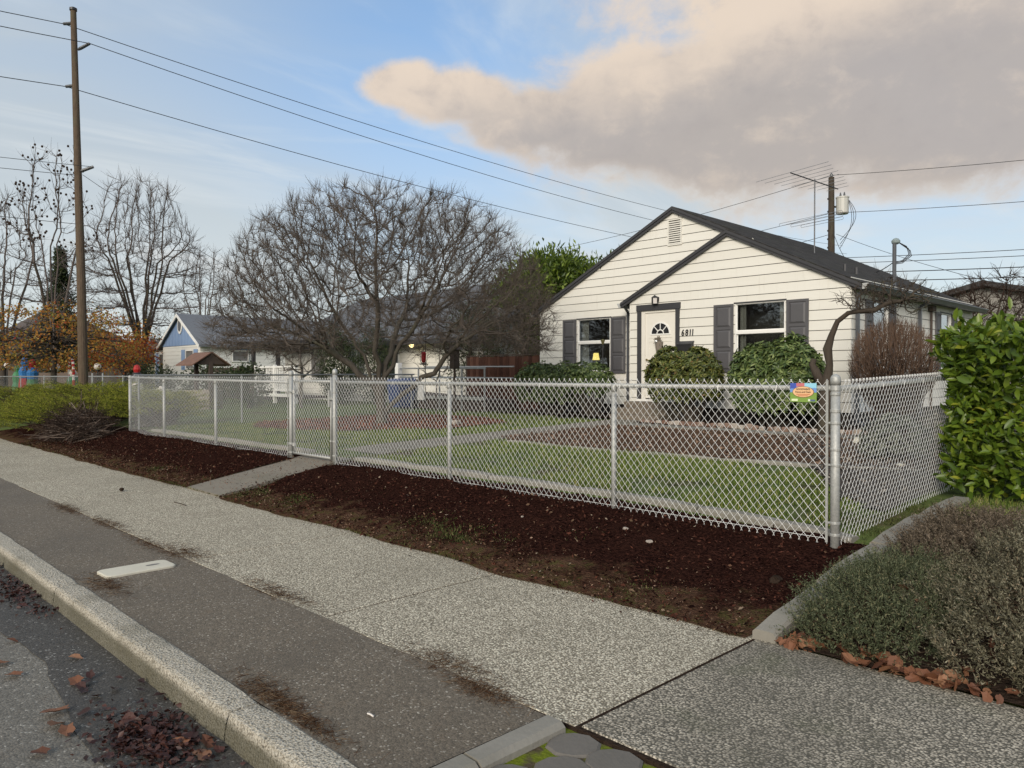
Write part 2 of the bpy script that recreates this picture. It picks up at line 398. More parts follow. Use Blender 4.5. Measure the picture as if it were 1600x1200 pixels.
M_METER = mat('pale_cast_concrete', _conc((0.56, 0.52, 0.42), (0.72, 0.68, 0.56), 0.05))
M_PAVER = mat('grey_paver', _conc((0.125, 0.115, 0.10), (0.20, 0.18, 0.155), 0.2))
def _moss(t):
    n = t.noise(t.pos, 60, 4); p_ = t.noise(t.pos, 7, 5)
    c = t.mix(n, (0.07, 0.095, 0.010), (0.20, 0.23, 0.025)); c = t.mix(t.ss(p_, 0.46, 0.60), c, t.mix(n, (0.05, 0.038, 0.022), (0.13, 0.10, 0.065)))
    S(t, col=c, rough=0.95, spec=0.05); bump(t, n, 0.8, 0.01)
M_MOSS = mat('bright_moss', _moss)
def _soil(a, b_, c_, sc):
    def b(t):
        n = t.noise(t.pos, 2.0, 6, 0.65); n2 = t.noise(t.pos, sc, 5, 0.7); d = t.vor(t.pos, sc * 1.5)
        c = t.mix(n2, a, b_); c = t.mix(t.m('MULTIPLY', t.ss(n, 0.45, 0.7), 0.6), c, c_)
        S(t, col=c, rough=1.0, spec=0.0); bump(t, t.m('ADD', n2, t.m('MULTIPLY', d, -0.7)), 0.9, 0.02)
    return b
def _mulch(t):
    n = t.noise(t.pos, 2.0, 6, 0.65); n2 = t.noise(t.pos, 38, 5, 0.7); d = t.vor(t.pos, 57)
    c = t.mix(t.ss(n2, 0.35, 0.72), (0.008, 0.0038, 0.0035), (0.055, 0.023, 0.016)); c = t.mix(t.m('MULTIPLY', t.ss(n, 0.45, 0.7), 0.6), c, (0.028, 0.0125, 0.009))
    y = t.sep(t.pos)[1]; n3 = t.noise(t.pos, 3.2, 6, 0.7); n4 = t.noise(t.pos, 9, 5, 0.7)
    # worn, thinly mulched margin along the sidewalk: pale litter, dry earth and moss
    worn = t.ss(t.m('ADD', t.m('SUBTRACT', 4.62, y), t.m('MULTIPLY', t.m('SUBTRACT', n3, 0.5), 1.9)), 0.0, 0.45)
    litter = t.mix(n2, (0.030, 0.016, 0.010), (0.150, 0.085, 0.054)); litter = t.mix(t.m('MULTIPLY', t.ss(n4, 0.46, 0.66), 0.75), litter, (0.075, 0.078, 0.024))
    c = t.mix(t.m('MULTIPLY', worn, 0.85), c, litter)
    S(t, col=c, rough=1.0, spec=0.0); bump(t, t.m('ADD', n2, t.m('MULTIPLY', d, -0.7)), 0.9, 0.02)
M_MULCH = mat('dark_red_mulch', _mulch)
M_BED = mat('brown_bark_bed', _soil((0.055, 0.036, 0.024), (0.15, 0.095, 0.063), (0.10, 0.055, 0.036), 30))
M_SOIL = mat('dark_soil', _soil((0.018, 0.013, 0.010), (0.055, 0.038, 0.028), (0.04, 0.026, 0.02), 25))
def _lawn(t):
    n = t.noise(t.pos, 0.9, 6, 0.6); n2 = t.noise(t.pos, 18, 5, 0.7)
    c = t.mix(n2, (0.050, 0.075, 0.018), (0.15, 0.19, 0.055)); c = t.mix(t.ss(n, 0.50, 0.72), c, (0.085, 0.062, 0.034)); c = t.mix(t.m('MULTIPLY', t.ss(t.noise(t.pos, 4.5, 4), 0.52, 0.66), 0.7), c, (0.022, 0.028, 0.010))
    S(t, col=c, rough=0.95, spec=0.1); bump(t, n2, 0.9, 0.03)
M_LAWN = mat('winter_lawn', _lawn)
def island(name, stops, rough=0.6, spec=0.4, trans=0.0, sub=0.0):
    """each leaf / chip / twig takes its own colour from the ramp"""
    def b(t):
        c = t.ramp(t.m('FRACT', t.m('ADD', t.geo.outputs['Random Per Island'], t.new('ShaderNodeObjectInfo').outputs['Random'])), stops)
        S(t, col=c, rough=rough, spec=spec)
        if trans:
            tl = t.new('ShaderNodeBsdfTranslucent'); t.put(tl.inputs[0], c)
            mx = t.new('ShaderNodeMixShader'); mx.inputs[0].default_value = trans
            t.l.new(t.p.outputs[0], mx.inputs[1]); t.l.new(tl.outputs[0], mx.inputs[2]); t.l.new(mx.outputs[0], t.o.inputs[0])
    return mat(name, b)
M_CHIP = island('mulch_chips', [(0, (0.006, 0.003, 0.003)), (0.5, (0.030, 0.012, 0.009)), (0.90, (0.095, 0.038, 0.026)), (0.975, (0.16, 0.11, 0.07)), (1, (0.34, 0.27, 0.20))], 0.95, 0.0)
M_CHIP2 = island('bark_bed_chips', [(0, (0.05, 0.03, 0.02)), (0.6, (0.14, 0.085, 0.055)), (1, (0.30, 0.20, 0.14))], 0.9, 0.15)
M_GRASS = island('grass_blades', [(0, (0.050, 0.084, 0.013)), (0.5, (0.134, 0.193, 0.034)), (0.85, (0.244, 0.302, 0.066)), (1, (0.468, 0.386, 0.145))], 0.6, 0.3, 0.3)
M_LAUREL = island('laurel_leaf', [(0, (0.048, 0.090, 0.010)), (0.5, (0.105, 0.165, 0.016)), (0.92, (0.165, 0.225, 0.024)), (1, (0.30, 0.30, 0.035))], 0.38, 0.45, 0.25)
M_RHODO = island('rhododendron_leaf', [(0, (0.035, 0.059, 0.017)), (0.5, (0.088, 0.134, 0.037)), (1, (0.211, 0.260, 0.086))], 0.45, 0.45, 0.12)
M_RHODO_Y = island('bronzed_rhododendron_leaf', [(0, (0.035, 0.050, 0.013)), (0.5, (0.100, 0.125, 0.030)), (0.93, (0.19, 0.19, 0.05)), (1, (0.20, 0.11, 0.045))], 0.45, 0.4, 0.15)
M_EVERG = island('dark_evergreen', [(0, (0.012, 0.020, 0.008)), (0.6, (0.032, 0.050, 0.016)), (1, (0.065, 0.085, 0.028))], 0.6, 0.3, 0.1)
M_BAMB = island('bright_evergreen', [(0, (0.028, 0.051, 0.006)), (0.5, (0.077, 0.123, 0.013)), (1, (0.181, 0.240, 0.031))], 0.5, 0.4, 0.2)
M_JUNI = island('juniper_spray', [(0, (0.046, 0.069, 0.010)), (0.5, (0.167, 0.198, 0.024)), (1, (0.422, 0.403, 0.054))], 0.7, 0.2, 0.1)
M_HEATH = island('heather_sprig', [(0, (0.034, 0.030, 0.018)), (0.35, (0.100, 0.092, 0.058)), (0.75, (0.185, 0.172, 0.115)), (0.93, (0.27, 0.25, 0.18)), (1, (0.31, 0.23, 0.15))], 0.9, 0.1, 0.1)
M_HEATHSTEM = island('heather_stem', [(0, (0.02, 0.014, 0.010)), (1, (0.11, 0.078, 0.05))], 0.9, 0.1)
M_ORANGE = island('autumn_leaves', [(0, (0.253, 0.088, 0.022)), (0.35, (0.380, 0.169, 0.036)), (0.7, (0.414, 0.263, 0.060)), (0.9, (0.196, 0.200, 0.048)), (1, (0.391, 0.056, 0.036))], 0.7, 0.2, 0.35)
M_REDLEAF = island('red_autumn_leaves', [(0, (0.20, 0.03, 0.02)), (0.4, (0.33, 0.07, 0.02)), (0.8, (0.38, 0.16, 0.035)), (1, (0.30, 0.24, 0.06))], 0.7, 0.2, 0.35)
M_FALLEN = island('fallen_leaf_litter', [(0, (0.09, 0.025, 0.018)), (0.5, (0.17, 0.055, 0.030)), (1, (0.26, 0.10, 0.05))], 0.7, 0.3)
def bark(name, a, b_, sc=14):
    def b(t):
        n = t.noise(t.mapv(t.pos, scale=(1, 1, 0.25)), sc, 6, 0.65); n2 = t.noise(t.pos, 2.0, 4)
        c = t.mix(n, a, b_); c = t.mix(t.m('MULTIPLY', t.ss(n2, 0.5, 0.72), 0.35), c, (0.11, 0.12, 0.07))
        S(t, col=c, rough=0.95, spec=0.1); bump(t, n, 0.8, 0.02)
    return mat(name, b)
M_BARK = bark('maple_bark', (0.045, 0.038, 0.030), (0.15, 0.13, 0.105))
M_BARK_D = bark('dark_bark', (0.026, 0.021, 0.017), (0.105, 0.085, 0.067))
M_BARK_G = bark('grey_bark', (0.06, 0.052, 0.044), (0.17, 0.15, 0.13))
M_TWIG = plain('maple_twigs', (0.115, 0.094, 0.077), 0.9, var=0.4, scale=1.5, spec=0.1)
M_TWIG_F = plain('distant_twigs', (0.12, 0.10, 0.09), 0.9, var=0.3, scale=0.6, spec=0.1)
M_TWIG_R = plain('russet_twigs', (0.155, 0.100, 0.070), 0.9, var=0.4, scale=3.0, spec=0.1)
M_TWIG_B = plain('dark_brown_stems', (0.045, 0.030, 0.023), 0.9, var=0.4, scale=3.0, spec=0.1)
M_POLE = bark('weathered_pole_wood', (0.055, 0.041, 0.030), (0.17, 0.125, 0.088), 16)
M_CEDAR = island('red_stained_cedar', [(0, (0.050, 0.024, 0.018)), (0.6, (0.085, 0.040, 0.028)), (1, (0.12, 0.062, 0.045))], 0.85, 0.1)
M_DECKBRN = plain('dark_brown_wood', (0.060, 0.042, 0.032), 0.8, var=0.35, scale=9)
M_RUST = plain('rusty_brown_tin', (0.165, 0.085, 0.055), 0.7, var=0.5, scale=9)
M_BLUE = plain('blue_gable_paint', (0.22, 0.32, 0.50), 0.6, var=0.06)
M_CREAMW = plain('pale_house_siding', (0.72, 0.71, 0.66), 0.7, var=0.08)
M_YELLOW = plain('yellow_house_siding', (0.66, 0.55, 0.30), 0.7, var=0.08)
M_BIN = plain('blue_bin_plastic', (0.018, 0.045, 0.16), 0.45, var=0.1)
M_STONE = plain('pale_stone', (0.34, 0.29, 0.24), 0.9, var=0.3, scale=9, bs=0.4)
M_BRICK = island('edging_brick', [(0, (0.15, 0.085, 0.06)), (0.6, (0.22, 0.15, 0.115)), (1, (0.40, 0.36, 0.31))], 0.9, 0.2)
M_STEP = mat('brown_step_concrete', _conc((0.14, 0.115, 0.09), (0.22, 0.185, 0.145), 0.25))
M_XFMR = plain('transformer_paint', (0.50, 0.49, 0.45), 0.45, var=0.05)
M_INS = plain('dark_insulator', (0.05, 0.055, 0.06), 0.35)
M_CABLE = plain('black_cable', (0.022, 0.022, 0.024), 0.7)
M_ALU = plain('antenna_aluminium', (0.33, 0.34, 0.35), 0.4, 0.7)
def emitm(name, col, s):
    return mat(name, lambda t: S(t, col=col, emit=col, es=s, rough=0.6))
M_LAMP = emitm('lit_lamp_shade', (1.0, 0.78, 0.22), 1.6)
M_BULB = emitm('lit_porch_bulb', (1.0, 0.80, 0.35), 3.0)
def flat(name, col, rough=0.5): return plain(name, col, rough, var=0.04)
# ------------------------------------------------------------------ terrain heights
_py = np.array([-50, 4.0, 4.25, 5.0, 5.6, 5.95, 6.3, 9.0, 15.0, 30.0, 2000.0])
_pz = np.array([0, 0.0, 0.035, 0.17, 0.275, 0.305, 0.36, 0.41, 0.47, 0.5, 0.5])
def vnoise(x, y, s, seed=0):
    """cheap smooth value noise, numpy"""
    x = np.asarray(x, float) / s + 17.3 * seed; y = np.asarray(y, float) / s + 5.1 * seed
    xi = np.floor(x).astype(int); yi = np.floor(y).astype(int); fx = x - xi; fy = y - yi
    fx = fx * fx * (3 - 2 * fx); fy = fy * fy * (3 - 2 * fy)
    def h(a, b):
        n = (a * 374761393 + b * 668265263 + seed * 1274126177) & 0x7fffffff
        n = ((n ^ (n >> 13)) * 1274126177) & 0x7fffffff
        return ((n ^ (n >> 16)) & 0xffff) / 65535.0
    return (h(xi, yi) * (1 - fx) + h(xi + 1, yi) * fx) * (1 - fy) + (h(xi, yi + 1) * (1 - fx) + h(xi + 1, yi + 1) * fx) * fy
def gz(x, y):
    x = np.asarray(x, float); y = np.asarray(y, float)
    z = np.interp(y, _py, _pz)
    near = np.clip(1 - np.abs(y - 5.7) / 2.2, 0, 1)
    z = z - 0.075 * near * np.clip((x + 4.6) / 2.2, 0, 1)
    return z
def g1(x, y): return float(gz(x, y))
def sheet(name, xs, ys, zf, m, parent=None, keep=None, smooth=True):
    X, Y = np.meshgrid(xs, ys); Z = zf(X, Y); nx, ny = len(xs), len(ys)
    v = np.stack([X.ravel(), Y.ravel(), Z.ravel()], 1)
    i = np.arange(nx * ny).reshape(ny, nx)
    f = np.stack([i[:-1, :-1].ravel(), i[:-1, 1:].ravel(), i[1:, 1:].ravel(), i[1:, :-1].ravel()], 1)
    if keep is not None:
        c = v[f].mean(1); f = f[keep(c[:, 0], c[:, 1])]
        used = np.unique(f); mp = np.full(len(v), -1); mp[used] = np.arange(len(used)); v = v[used]; f = mp[f]
    return np_obj(name, v, f, m, parent, smooth, origin=(0, 0, 0) if parent is None else None)
def poly_in(px, py, poly):
    inside = np.zeros(px.shape, bool); n = len(poly); j = n - 1
    for i in range(n):
        xi, yi = poly[i]; xj, yj = poly[j]
        inside ^= ((yi > py) != (yj > py)) & (px < (xj - xi) * (py - yi) / (yj - yi + 1e-12) + xi); j = i
    return inside

# the ground: one sheet from the sidewalk edge to the horizon
xs = np.concatenate([np.linspace(-1500, -120, 12)[:-1], np.linspace(-120, -30, 31)[:-1], np.arange(-30, 6, 0.3), np.linspace(6, 60, 12), np.linspace(150, 1500, 6)])
ys = np.concatenate([np.array([4.115]), np.arange(4.25, 9, 0.25), np.arange(9, 30, 1.0), np.linspace(30, 120, 10), np.linspace(250, 1500, 6)])
structure(sheet('ground', xs, ys, lambda X, Y: gz(X, Y) - 0.004 - 0.07 * ((Y < 5.99) & (X > -24.5)), M_LAWN))
# ground on the far side of the street, behind the camera
structure(sheet('far_verge', np.linspace(-300, 300, 13), np.array([-300, -60, -20, -9.3]), lambda X, Y: X * 0 + 0.02, M_LAWN))
structure(sheet('street', np.concatenate([np.linspace(-1500, -60, 8)[:-1], np.arange(-60, 14, 2.0), np.array([60, 1500])]), np.array([-9.3, -6, -3, 0, 1.0, 1.56]), lambda X, Y: X * 0 - 0.13, M_STREET))
# damp patched strip along the kerb, its outer edge ragged
gx = np.arange(-40, 3, 0.12)
def gutter_sheet():
    y0 = 1.13 + 0.16 * (vnoise(gx, gx * 0, 0.9, 3) - 0.5) + 0.06 * (vnoise(gx, gx * 0, 0.25, 4) - 0.5) - 0.14 * np.exp(-((gx + 3.7) / 0.5) ** 2)
    v = []; n = len(gx)
    for fr in (0, 0.5, 1.0): v.append(np.stack([gx, y0 * (1 - fr) + 1.55 * fr, np.full(n, -0.125)], 1))
    v = np.concatenate(v); i = np.arange(3 * n).reshape(3, n)
    f = np.stack([i[:-1, :-1].ravel(), i[:-1, 1:].ravel(), i[1:, 1:].ravel(), i[1:, :-1].ravel()], 1)
    return np_obj('gutter', v, f, M_GUTTERWET, origin=(0, 0, 0))
structure(gutter_sheet())
# kerb: cast stones with joints
kerb = structure(thing('kerb', None, None))
def kerb_stone(x0, x1):
    prof = [(1.478, -0.16), (1.492, -0.06), (1.498, -0.018), (1.506, 0.002), (1.524, 0.011), (1.60, 0.014), (1.650, 0.012), (1.664, 0.002), (1.668, -0.03), (1.668, -0.16)]
    n = max(2, int((x1 - x0) / 0.15)); mb = MB(); k = len(prof); vs = []
    for i in range(n + 1):
        x = x0 + (x1 - x0) * i / n
        e = 0.014 if i in (0, n) else 0.0
        for j, (y, z) in enumerate(prof):
            w_ = 0.0 if z < -0.1 else 0.006 * float(vnoise(x, y * 9, 0.13, 5) - 0.5)
            vs.append((x, y + (e * 0.6 if j < 4 else 0) + w_, z - (e * 0.8 if 2 <= j <= 7 else 0) + w_))
    fs = [(i * k + j, i * k + j + 1, (i + 1) * k + j + 1, (i + 1) * k + j) for i in range(n) for j in range(k - 1)]
    fs += [tuple(range(k)), tuple(n * k + j for j in range(k - 1, -1, -1))]
    return mb.add(vs, fs).build('kerb_stone', M_KERB, kerb, smooth=False)
x = -3.40
kerb_stone(-3.392, -2.36)
while x > -45:
    kerb_stone(x - 2.9 + 0.006, x - 0.006); x -= 2.9
# asphalt strip between kerb and sidewalk
sx = np.concatenate([np.linspace(-200, -46, 6)[:-1], np.arange(-46, -2.36, 0.25), [-2.36]]); sy = np.linspace(1.66, 2.547, 9)
structure(sheet('planting_strip', sx, sy, lambda X, Y: 0.010 * (vnoise(X, Y, 0.5, 8) - 0.5) + 0.002, M_STRIP))
# sidewalk in panels
walk = structure(thing('sidewalk', None, None))
x = -2.185
first = True
while x > -34:
    x1 = x - 2.13; n = 9
    xs_ = np.linspace(x1 + 0.007, x - 0.007, 10); ys_ = np.linspace(2.54, 4.20, 8)
    tilt = 0.006 * (random.random() - 0.5)
    mb = MB(); X0, X1 = xs_[0], xs_[-1]
    p = mb.bbox(X0, X1, 2.54, 4.20, -0.10, 0.004 + tilt * 0.5, 0.004).build('sidewalk_panel', M_WALKAGG, walk)
    x = x1
MB().bbox(-200, x - 0.004, 2.54, 4.20, -0.10, 0.006, 0.006).build('sidewalk_panel', M_WALKAGG, walk)
# soil filling the joints
structure(MB().box(-200, 6, 2.532, 4.15, -0.2, 0.0005).build('joint_soil', M_SOIL, origin=(0, 0, 0)))
structure(MB().box(-200, -2.3, 1.62, 2.53, -0.2, -0.012).build('strip_base', M_SOIL, origin=(0, 0, 0)))
# worn driveway crossing to the right
drive = structure(thing('driveway', None, None))
MB().bbox(-2.172, 1.2, 2.56, 4.16, -0.10, 0.006, 0.006).build('driveway_panel', M_DRIVEAGG, drive)
MB().bbox(1.21, 6, 2.56, 4.16, -0.10, 0.004, 0.006).build('driveway_panel', M_DRIVEAGG, drive)
# small concrete edge and mossy pavers at the strip's end
structure(MB().box(-2.295, 6, 1.2, 2.529, -0.2, -0.014).build('paver_bed', M_MOSS, origin=(0, 0, 0)))
eb = thing('strip_edge_kerb', 'short rounded concrete kerb closing the end of the asphalt strip beside mossy pavers', 'kerb', (-2.25, 2.2, 0))
for (a, b) in ((2.0, 2.49), (1.55, 1.985)):
    mb = MB(); prof = [(-2.325, -0.1), (-2.325, 0.015), (-2.305, 0.035), (-2.225, 0.032), (-2.20, 0.012), (-2.195, -0.1)]
    mb.prism([(x_, a, z_) for x_, z_ in prof], (0, b - a, 0)).build('kerb_block', M_CONC, eb)
pav = structure(thing('paver_crossing', None, None))
hx, hy = 0.215, 0.19
for r in range(7):
    for c in range(9):
        cx = -2.10 + c * hx + (hx / 2 if r % 2 else 0); cy = 2.425 - r * hy
        a = 0.119 + 0.003 * random.random(); pts = []
        for k in range(10):
            an = 2 * math.pi * (k + 0.5) / 10; rr = a * (0.99 + 0.06 * (1 if k % 5 in (1, 2) else -0.35)) * (0.97 + 0.06 * random.random())
            pts.append((cx + rr * math.cos(an) * 1.0, cy + rr * math.sin(an) * 0.93))
        mb = MB(); z = -0.004 + 0.006 * random.random()
        b1 = [(px, py, -0.10) for px, py in pts]; b2 = [(px, py, z - 0.008) for px, py in pts]; b3 = [(cx + (px - cx) * 0.9, cy + (py - cy) * 0.9, z) for px, py in pts]
        n = 10; fs = [(k, (k + 1) % n, n + (k + 1) % n, n + k) for k in range(n)] + [(n + k, n + (k + 1) % n, 2 * n + (k + 1) % n, 2 * n + k) for k in range(n)] + [tuple(range(2 * n, 3 * n))]
        mb.add(b1 + b2 + b3, fs).build('paver', M_PAVER, pav)

# mulch bed between sidewalk and fence, ragged against the sidewalk
def mulch(name, x0, x1):
    xs_ = np.arange(x0, x1 + 1e-6, 0.06); t = np.linspace(0, 1, 36); n = len(xs_)
    y0 = 4.10 + 0.10 * (vnoise(xs_, xs_ * 0, 0.8, 1) - 0.5) + 0.05 * (vnoise(xs_, xs_ * 0, 0.2, 2) - 0.5)
    Y = y0[None] * (1 - t[:, None]) + 6.0 * t[:, None]; X = np.repeat(xs_[None], len(t), 0)
    Z = gz(X, Y) + 0.008 + np.minimum(1, t[:, None] * 8) * (0.050 * (vnoise(X, Y, 0.55, 6) - 0.45) + 0.028 * (vnoise(X, Y, 0.17, 7) - 0.5) + 0.014 * rng.random(X.shape))
    Z[0] = 0.010
    v = np.stack([X.ravel(), Y.ravel(), Z.ravel()], 1); i = np.arange(v.shape[0]).reshape(len(t), n)
    f = np.stack([i[:-1, :-1].ravel(), i[:-1, 1:].ravel(), i[1:, 1:].ravel(), i[1:, :-1].ravel()], 1)
    return structure(np_obj(name, v, f, M_MULCH, origin=(0, 0, 0), smooth=True))
mulch('mulch_bed', -9.42, -2.19)
mulch('mulch_bed', -24.0, -10.55)
structure(sheet('heather_soil', np.arange(-2.1, 3.6, 0.15), np.concatenate([[4.15], np.arange(4.2, 6.9, 0.15)]), lambda X, Y: gz(X, Y) + 0.008 + 0.02 * vnoise(X, Y, .2, 5), M_SOIL))
# concrete path from the sidewalk through the gate to the steps
path = structure(thing('front_path', None, None))
pl = [(-10.0, 4.12), (-10.1, 5.9), (-10.25, 8.5), (-10.6, 11.4), (-11.05, 15.2)]
for i in range(4):
    (xa, ya), (xb, yb) = pl[i], pl[i + 1]; k = max(1, int(round((yb - ya) / 1.5)))
    for j in range(k):
        fa, fb = j / k, (j + 1) / k; p0 = (xa + (xb - xa) * fa, ya + (yb - ya) * fa + 0.006); p1 = (xa + (xb - xa) * fb, ya + (yb - ya) * fb - 0.006)
        w2 = 0.53; z0, z1 = g1(*p0) + (0.018 if p0[1] > 4.3 else 0.012), g1(*p1) + 0.018
        MB().hexa([(p0[0] - w2, p0[1], z0 - .12), (p0[0] + w2, p0[1], z0 - .12), (p1[0] + w2, p1[1], z1 - .12), (p1[0] - w2, p1[1], z1 - .12),
                   (p0[0] - w2, p0[1], z0), (p0[0] + w2, p0[1], z0), (p1[0] + w2, p1[1], z1), (p1[0] - w2, p1[1], z1)]).build('path_slab', M_CONC_W, path)
# path crossing in front of the bed by the house
for k in range(5):
    xa = -10.45 + k * 1.4
    MB().hexa([(xa + .006, 13.35 - .05 * k, .3), (xa + 1.394, 13.30 - .05 * k, .3), (xa + 1.394, 13.95 - .05 * k, .3), (xa + .006, 14.0 - .05 * k, .3),
               (xa + .006, 13.35 - .05 * k, .485), (xa + 1.394, 13.30 - .05 * k, .485), (xa + 1.394, 13.95 - .05 * k, .48), (xa + .006, 14.0 - .05 * k, .48)]).build('path_slab', M_CONC, path)
# planting beds in the yard
bedp = [(-10.05, 9.6), (-9.3, 9.15), (-7, 9.05), (-4.0, 9.35), (-2.9, 9.7), (-2.9, 13.2), (-10.4, 13.33)]
structure(sheet('bark_bed', np.arange(-10.6, -2.6, 0.1), np.arange(8.9, 13.5, 0.1), lambda X, Y: gz(X, Y) + 0.012 + 0.03 * (vnoise(X, Y, 0.4, 9) - 0.4) + 0.012 * rng.random(X.shape), M_BED, keep=lambda x_, y_: poly_in(x_, y_, bedp)))
structure(sheet('house_bed', np.arange(-16.2, -3.0, 0.15), np.arange(14.0, 16.9, 0.15), lambda X, Y: gz(X, Y) + 0.03 + 0.05 * (vnoise(X, Y, 0.5, 12) - 0.4), M_SOIL, keep=lambda x_, y_: ((x_ > -10.3) | (y_ > 14.7)) & ~((x_ > -11.75) & (x_ < -10.3) & (y_ < 16))))
tp = [(-17.6, 8.6), (-16, 7.7), (-13.6, 8.3), (-12.4, 10.0), (-12.6, 12.3), (-14.6, 13.4), (-17.6, 13)]
structure(sheet('leaf_litter_bed', np.arange(-17.8, -12, 0.12), np.arange(7.4, 13.6, 0.12), lambda X, Y: gz(X, Y) + 0.012 + 0.03 * (vnoise(X, Y, 0.4, 14) - 0.4), M_BED, keep=lambda x_, y_: poly_in(x_, y_, tp)))
gvp = [(-2.5, 7.0), (-3.1, 7.5), (-4.0, 9.0), (-4.6, 10.2), (-6.2, 12.8), (-6.2, 26), (-2.5, 26)]
structure(sheet('side_yard_gravel', np.arange(-6.3, -2.4, 0.12), np.arange(6.9, 26, 0.15), lambda X, Y: gz(X, Y) + 0.014 + 0.02 * vnoise(X, Y, .3, 3), plain('grey_side_yard', (0.080, 0.068, 0.060), 0.95, var=0.75, scale=5, bs=0.8, spec=0.05), keep=lambda x_, y_: poly_in(x_, y_, gvp)))

def strip_wall(name, label, pts, wid, h, m, seg, cat='garden edging', part='edging_block', jitter=0.012):
    """low concrete edging laid in blocks along a line"""
    t = thing(name, label, cat, (pts[0][0], pts[0][1], g1(*pts[0])))
    P = [Vector((a, b, 0)) for a, b in pts]; L = [0]
    for a, b in zip(P, P[1:]): L.append(L[-1] + (b - a).length)
    def at_(s_):
        for i in range(len(P) - 1):
            if s_ <= L[i + 1] or i == len(P) - 2: return P[i].lerp(P[i + 1], (s_ - L[i]) / (L[i + 1] - L[i]))
    n = max(1, int(round(L[-1] / seg)))
    for k in range(n):
        a, b = at_(L[-1] * k / n), at_(L[-1] * (k + 1) / n); d = (b - a).normalized(); q = Vector((-d.y, d.x, 0)) * wid / 2; e = d * 0.004
        off = Vector((random.uniform(-1, 1), random.uniform(-1, 1), 0)) * jitter; a = a + e + off; b = b - e + off
        za = g1(a.x, a.y) + h + random.uniform(-1, 1) * jitter * 0.6; zb = g1(b.x, b.y) + h + random.uniform(-1, 1) * jitter * 0.6
        up = Vector((0, 0, 1)); prof = [(-1, -0.2), (-1, -0.02), (-0.75, 0.0), (0.75, 0.0), (1, -0.02), (1, -0.2)]; vs = []
        m_ = 4
        for i in range(m_ + 1):
            f_ = i / m_; c = a.lerp(b, f_); z = za + (zb - za) * f_; sk = 0.012 if i in (0, m_) else 0
            for u, dz_ in prof: vs.append(c + q * u * (1 - sk * 3) + up * (z + dz_ - (sk if dz_ > -0.1 else 0) + 0.01 * (random.random() - .5)))
        fs = [(i * 6 + j, i * 6 + j + 1, (i + 1) * 6 + j + 1, (i + 1) * 6 + j) for i in range(m_) for j in range(5)] + [(0, 1, 2, 3, 4, 5), tuple(m_ * 6 + j for j in range(5, -1, -1))]
        MB().add(vs, fs).build(part, m, t)
    return t
strip_wall('lawn_border', 'low concrete border along the inside foot of the chain link fence right of the gate', [(-9.45, 6.16), (-6, 6.17), (-2.9, 6.12), (-2.35, 6.05)], 0.15, 0.045, M_CONC, 1.5)
strip_wall('lawn_border', 'low concrete border inside the fence beyond the gate towards the junipers', [(-10.75, 6.16), (-14, 6.17), (-17.6, 6.16)], 0.14, 0.045, M_CONC, 1.6)
strip_wall('bed_border', 'thin concrete strip between the lawn and the brown bark bed', [(-9.35, 9.1), (-7, 9.0), (-4.0, 9.3), (-2.75, 9.7)], 0.10, 0.04, M_CONC, 1.3)
strip_wall('side_edging', 'cracked mossy concrete edging between the mulch bed and the heather', [(-2.135, 4.15), (-2.12, 4.9), (-2.10, 5.8), (-2.08, 6.9), (-2.05, 7.7)], 0.15, 0.085, M_CONC, 0.9, jitter=0.02)
eds = thing('brick_edging', 'row of small pale bricks and stones edging the soil bed in front of the house', 'garden edging', (-8, 14.1, 0.45))
for k in range(34):
    x_ = -10.2 + k * 0.155 + 0.03 * random.random(); y_ = 14.12 - 0.03 * k * 0.15 + 0.03 * random.random(); s_ = random.uniform(0.8, 1.15)
    mb = MB(); mb.bbox(-0.07 * s_, 0.07 * s_, -0.05, 0.05, 0, 0.13 * s_, 0.02)
    c_, sn = math.cos(0.3 * random.uniform(-1, 1)), math.sin(0.3 * random.uniform(-1, 1))
    mb.v = [(x_ + a * c_ - b * sn, y_ + a * sn + b * c_, 0.44 + c) for a, b, c in mb.v]
    mb.build('edging_stone', M_BRICK, eds)
# ------------------------------------------------------------------ the white house
XL, XR, XB = -15.69, -6.31, -11.93        # left wall, right wall, left side of the front bay
YF, YM, YB = 16.0, 16.6, 24.6             # bay front, main front, back
RID, ZR, PITCH = -11.0, 5.86, 0.49
RB = (XB + XR) / 2                        # ridge of the front bay
def zroof(x): return ZR - PITCH * abs(x - RID)
ZRB = zroof(RB)
def zbay(x): return ZRB - PITCH * abs(x - RB)
Z0, EXP = 0.78, 0.2170
house = thing('white_house', 'white clapboard house numbered 6811 with charcoal roof and grey shutters behind the chain link fence', 'house', (-11, 19, 0.45))
def put(fr, u, d, z):
    """wall frames: 'F' bay front, 'M' main front, 'S' right side; u along the wall, d outwards, z up"""
    if fr == 'F': return (u, YF - d, z)
    if fr == 'M': return (u, YM - d, z)
    return (XR + d, u, z)
def sheath(fr, us, zs, holes, m, name, top=None, d=-0.012):
    us = sorted(set(us + [h[0] for h in holes] + [h[1] for h in holes])); zs = sorted(set(zs + [h[2] for h in holes] + [h[3] for h in holes]))
    mb = MB()
    for a, b in zip(us, us[1:]):
        for c, e in zip(zs, zs[1:]):
            um, zm = (a + b) / 2, (c + e) / 2
            if any(h[0] < um < h[1] and h[2] < zm < h[3] for h in holes): continue
            mb.add([put(fr, a, d, c), put(fr, b, d, c), put(fr, b, d, e), put(fr, a, d, e)], [(0, 1, 2, 3)])
    if top: mb.add([put(fr, u, d, z) for u, z in top], [tuple(range(len(top)))])
    return mb.build(name, m, house)
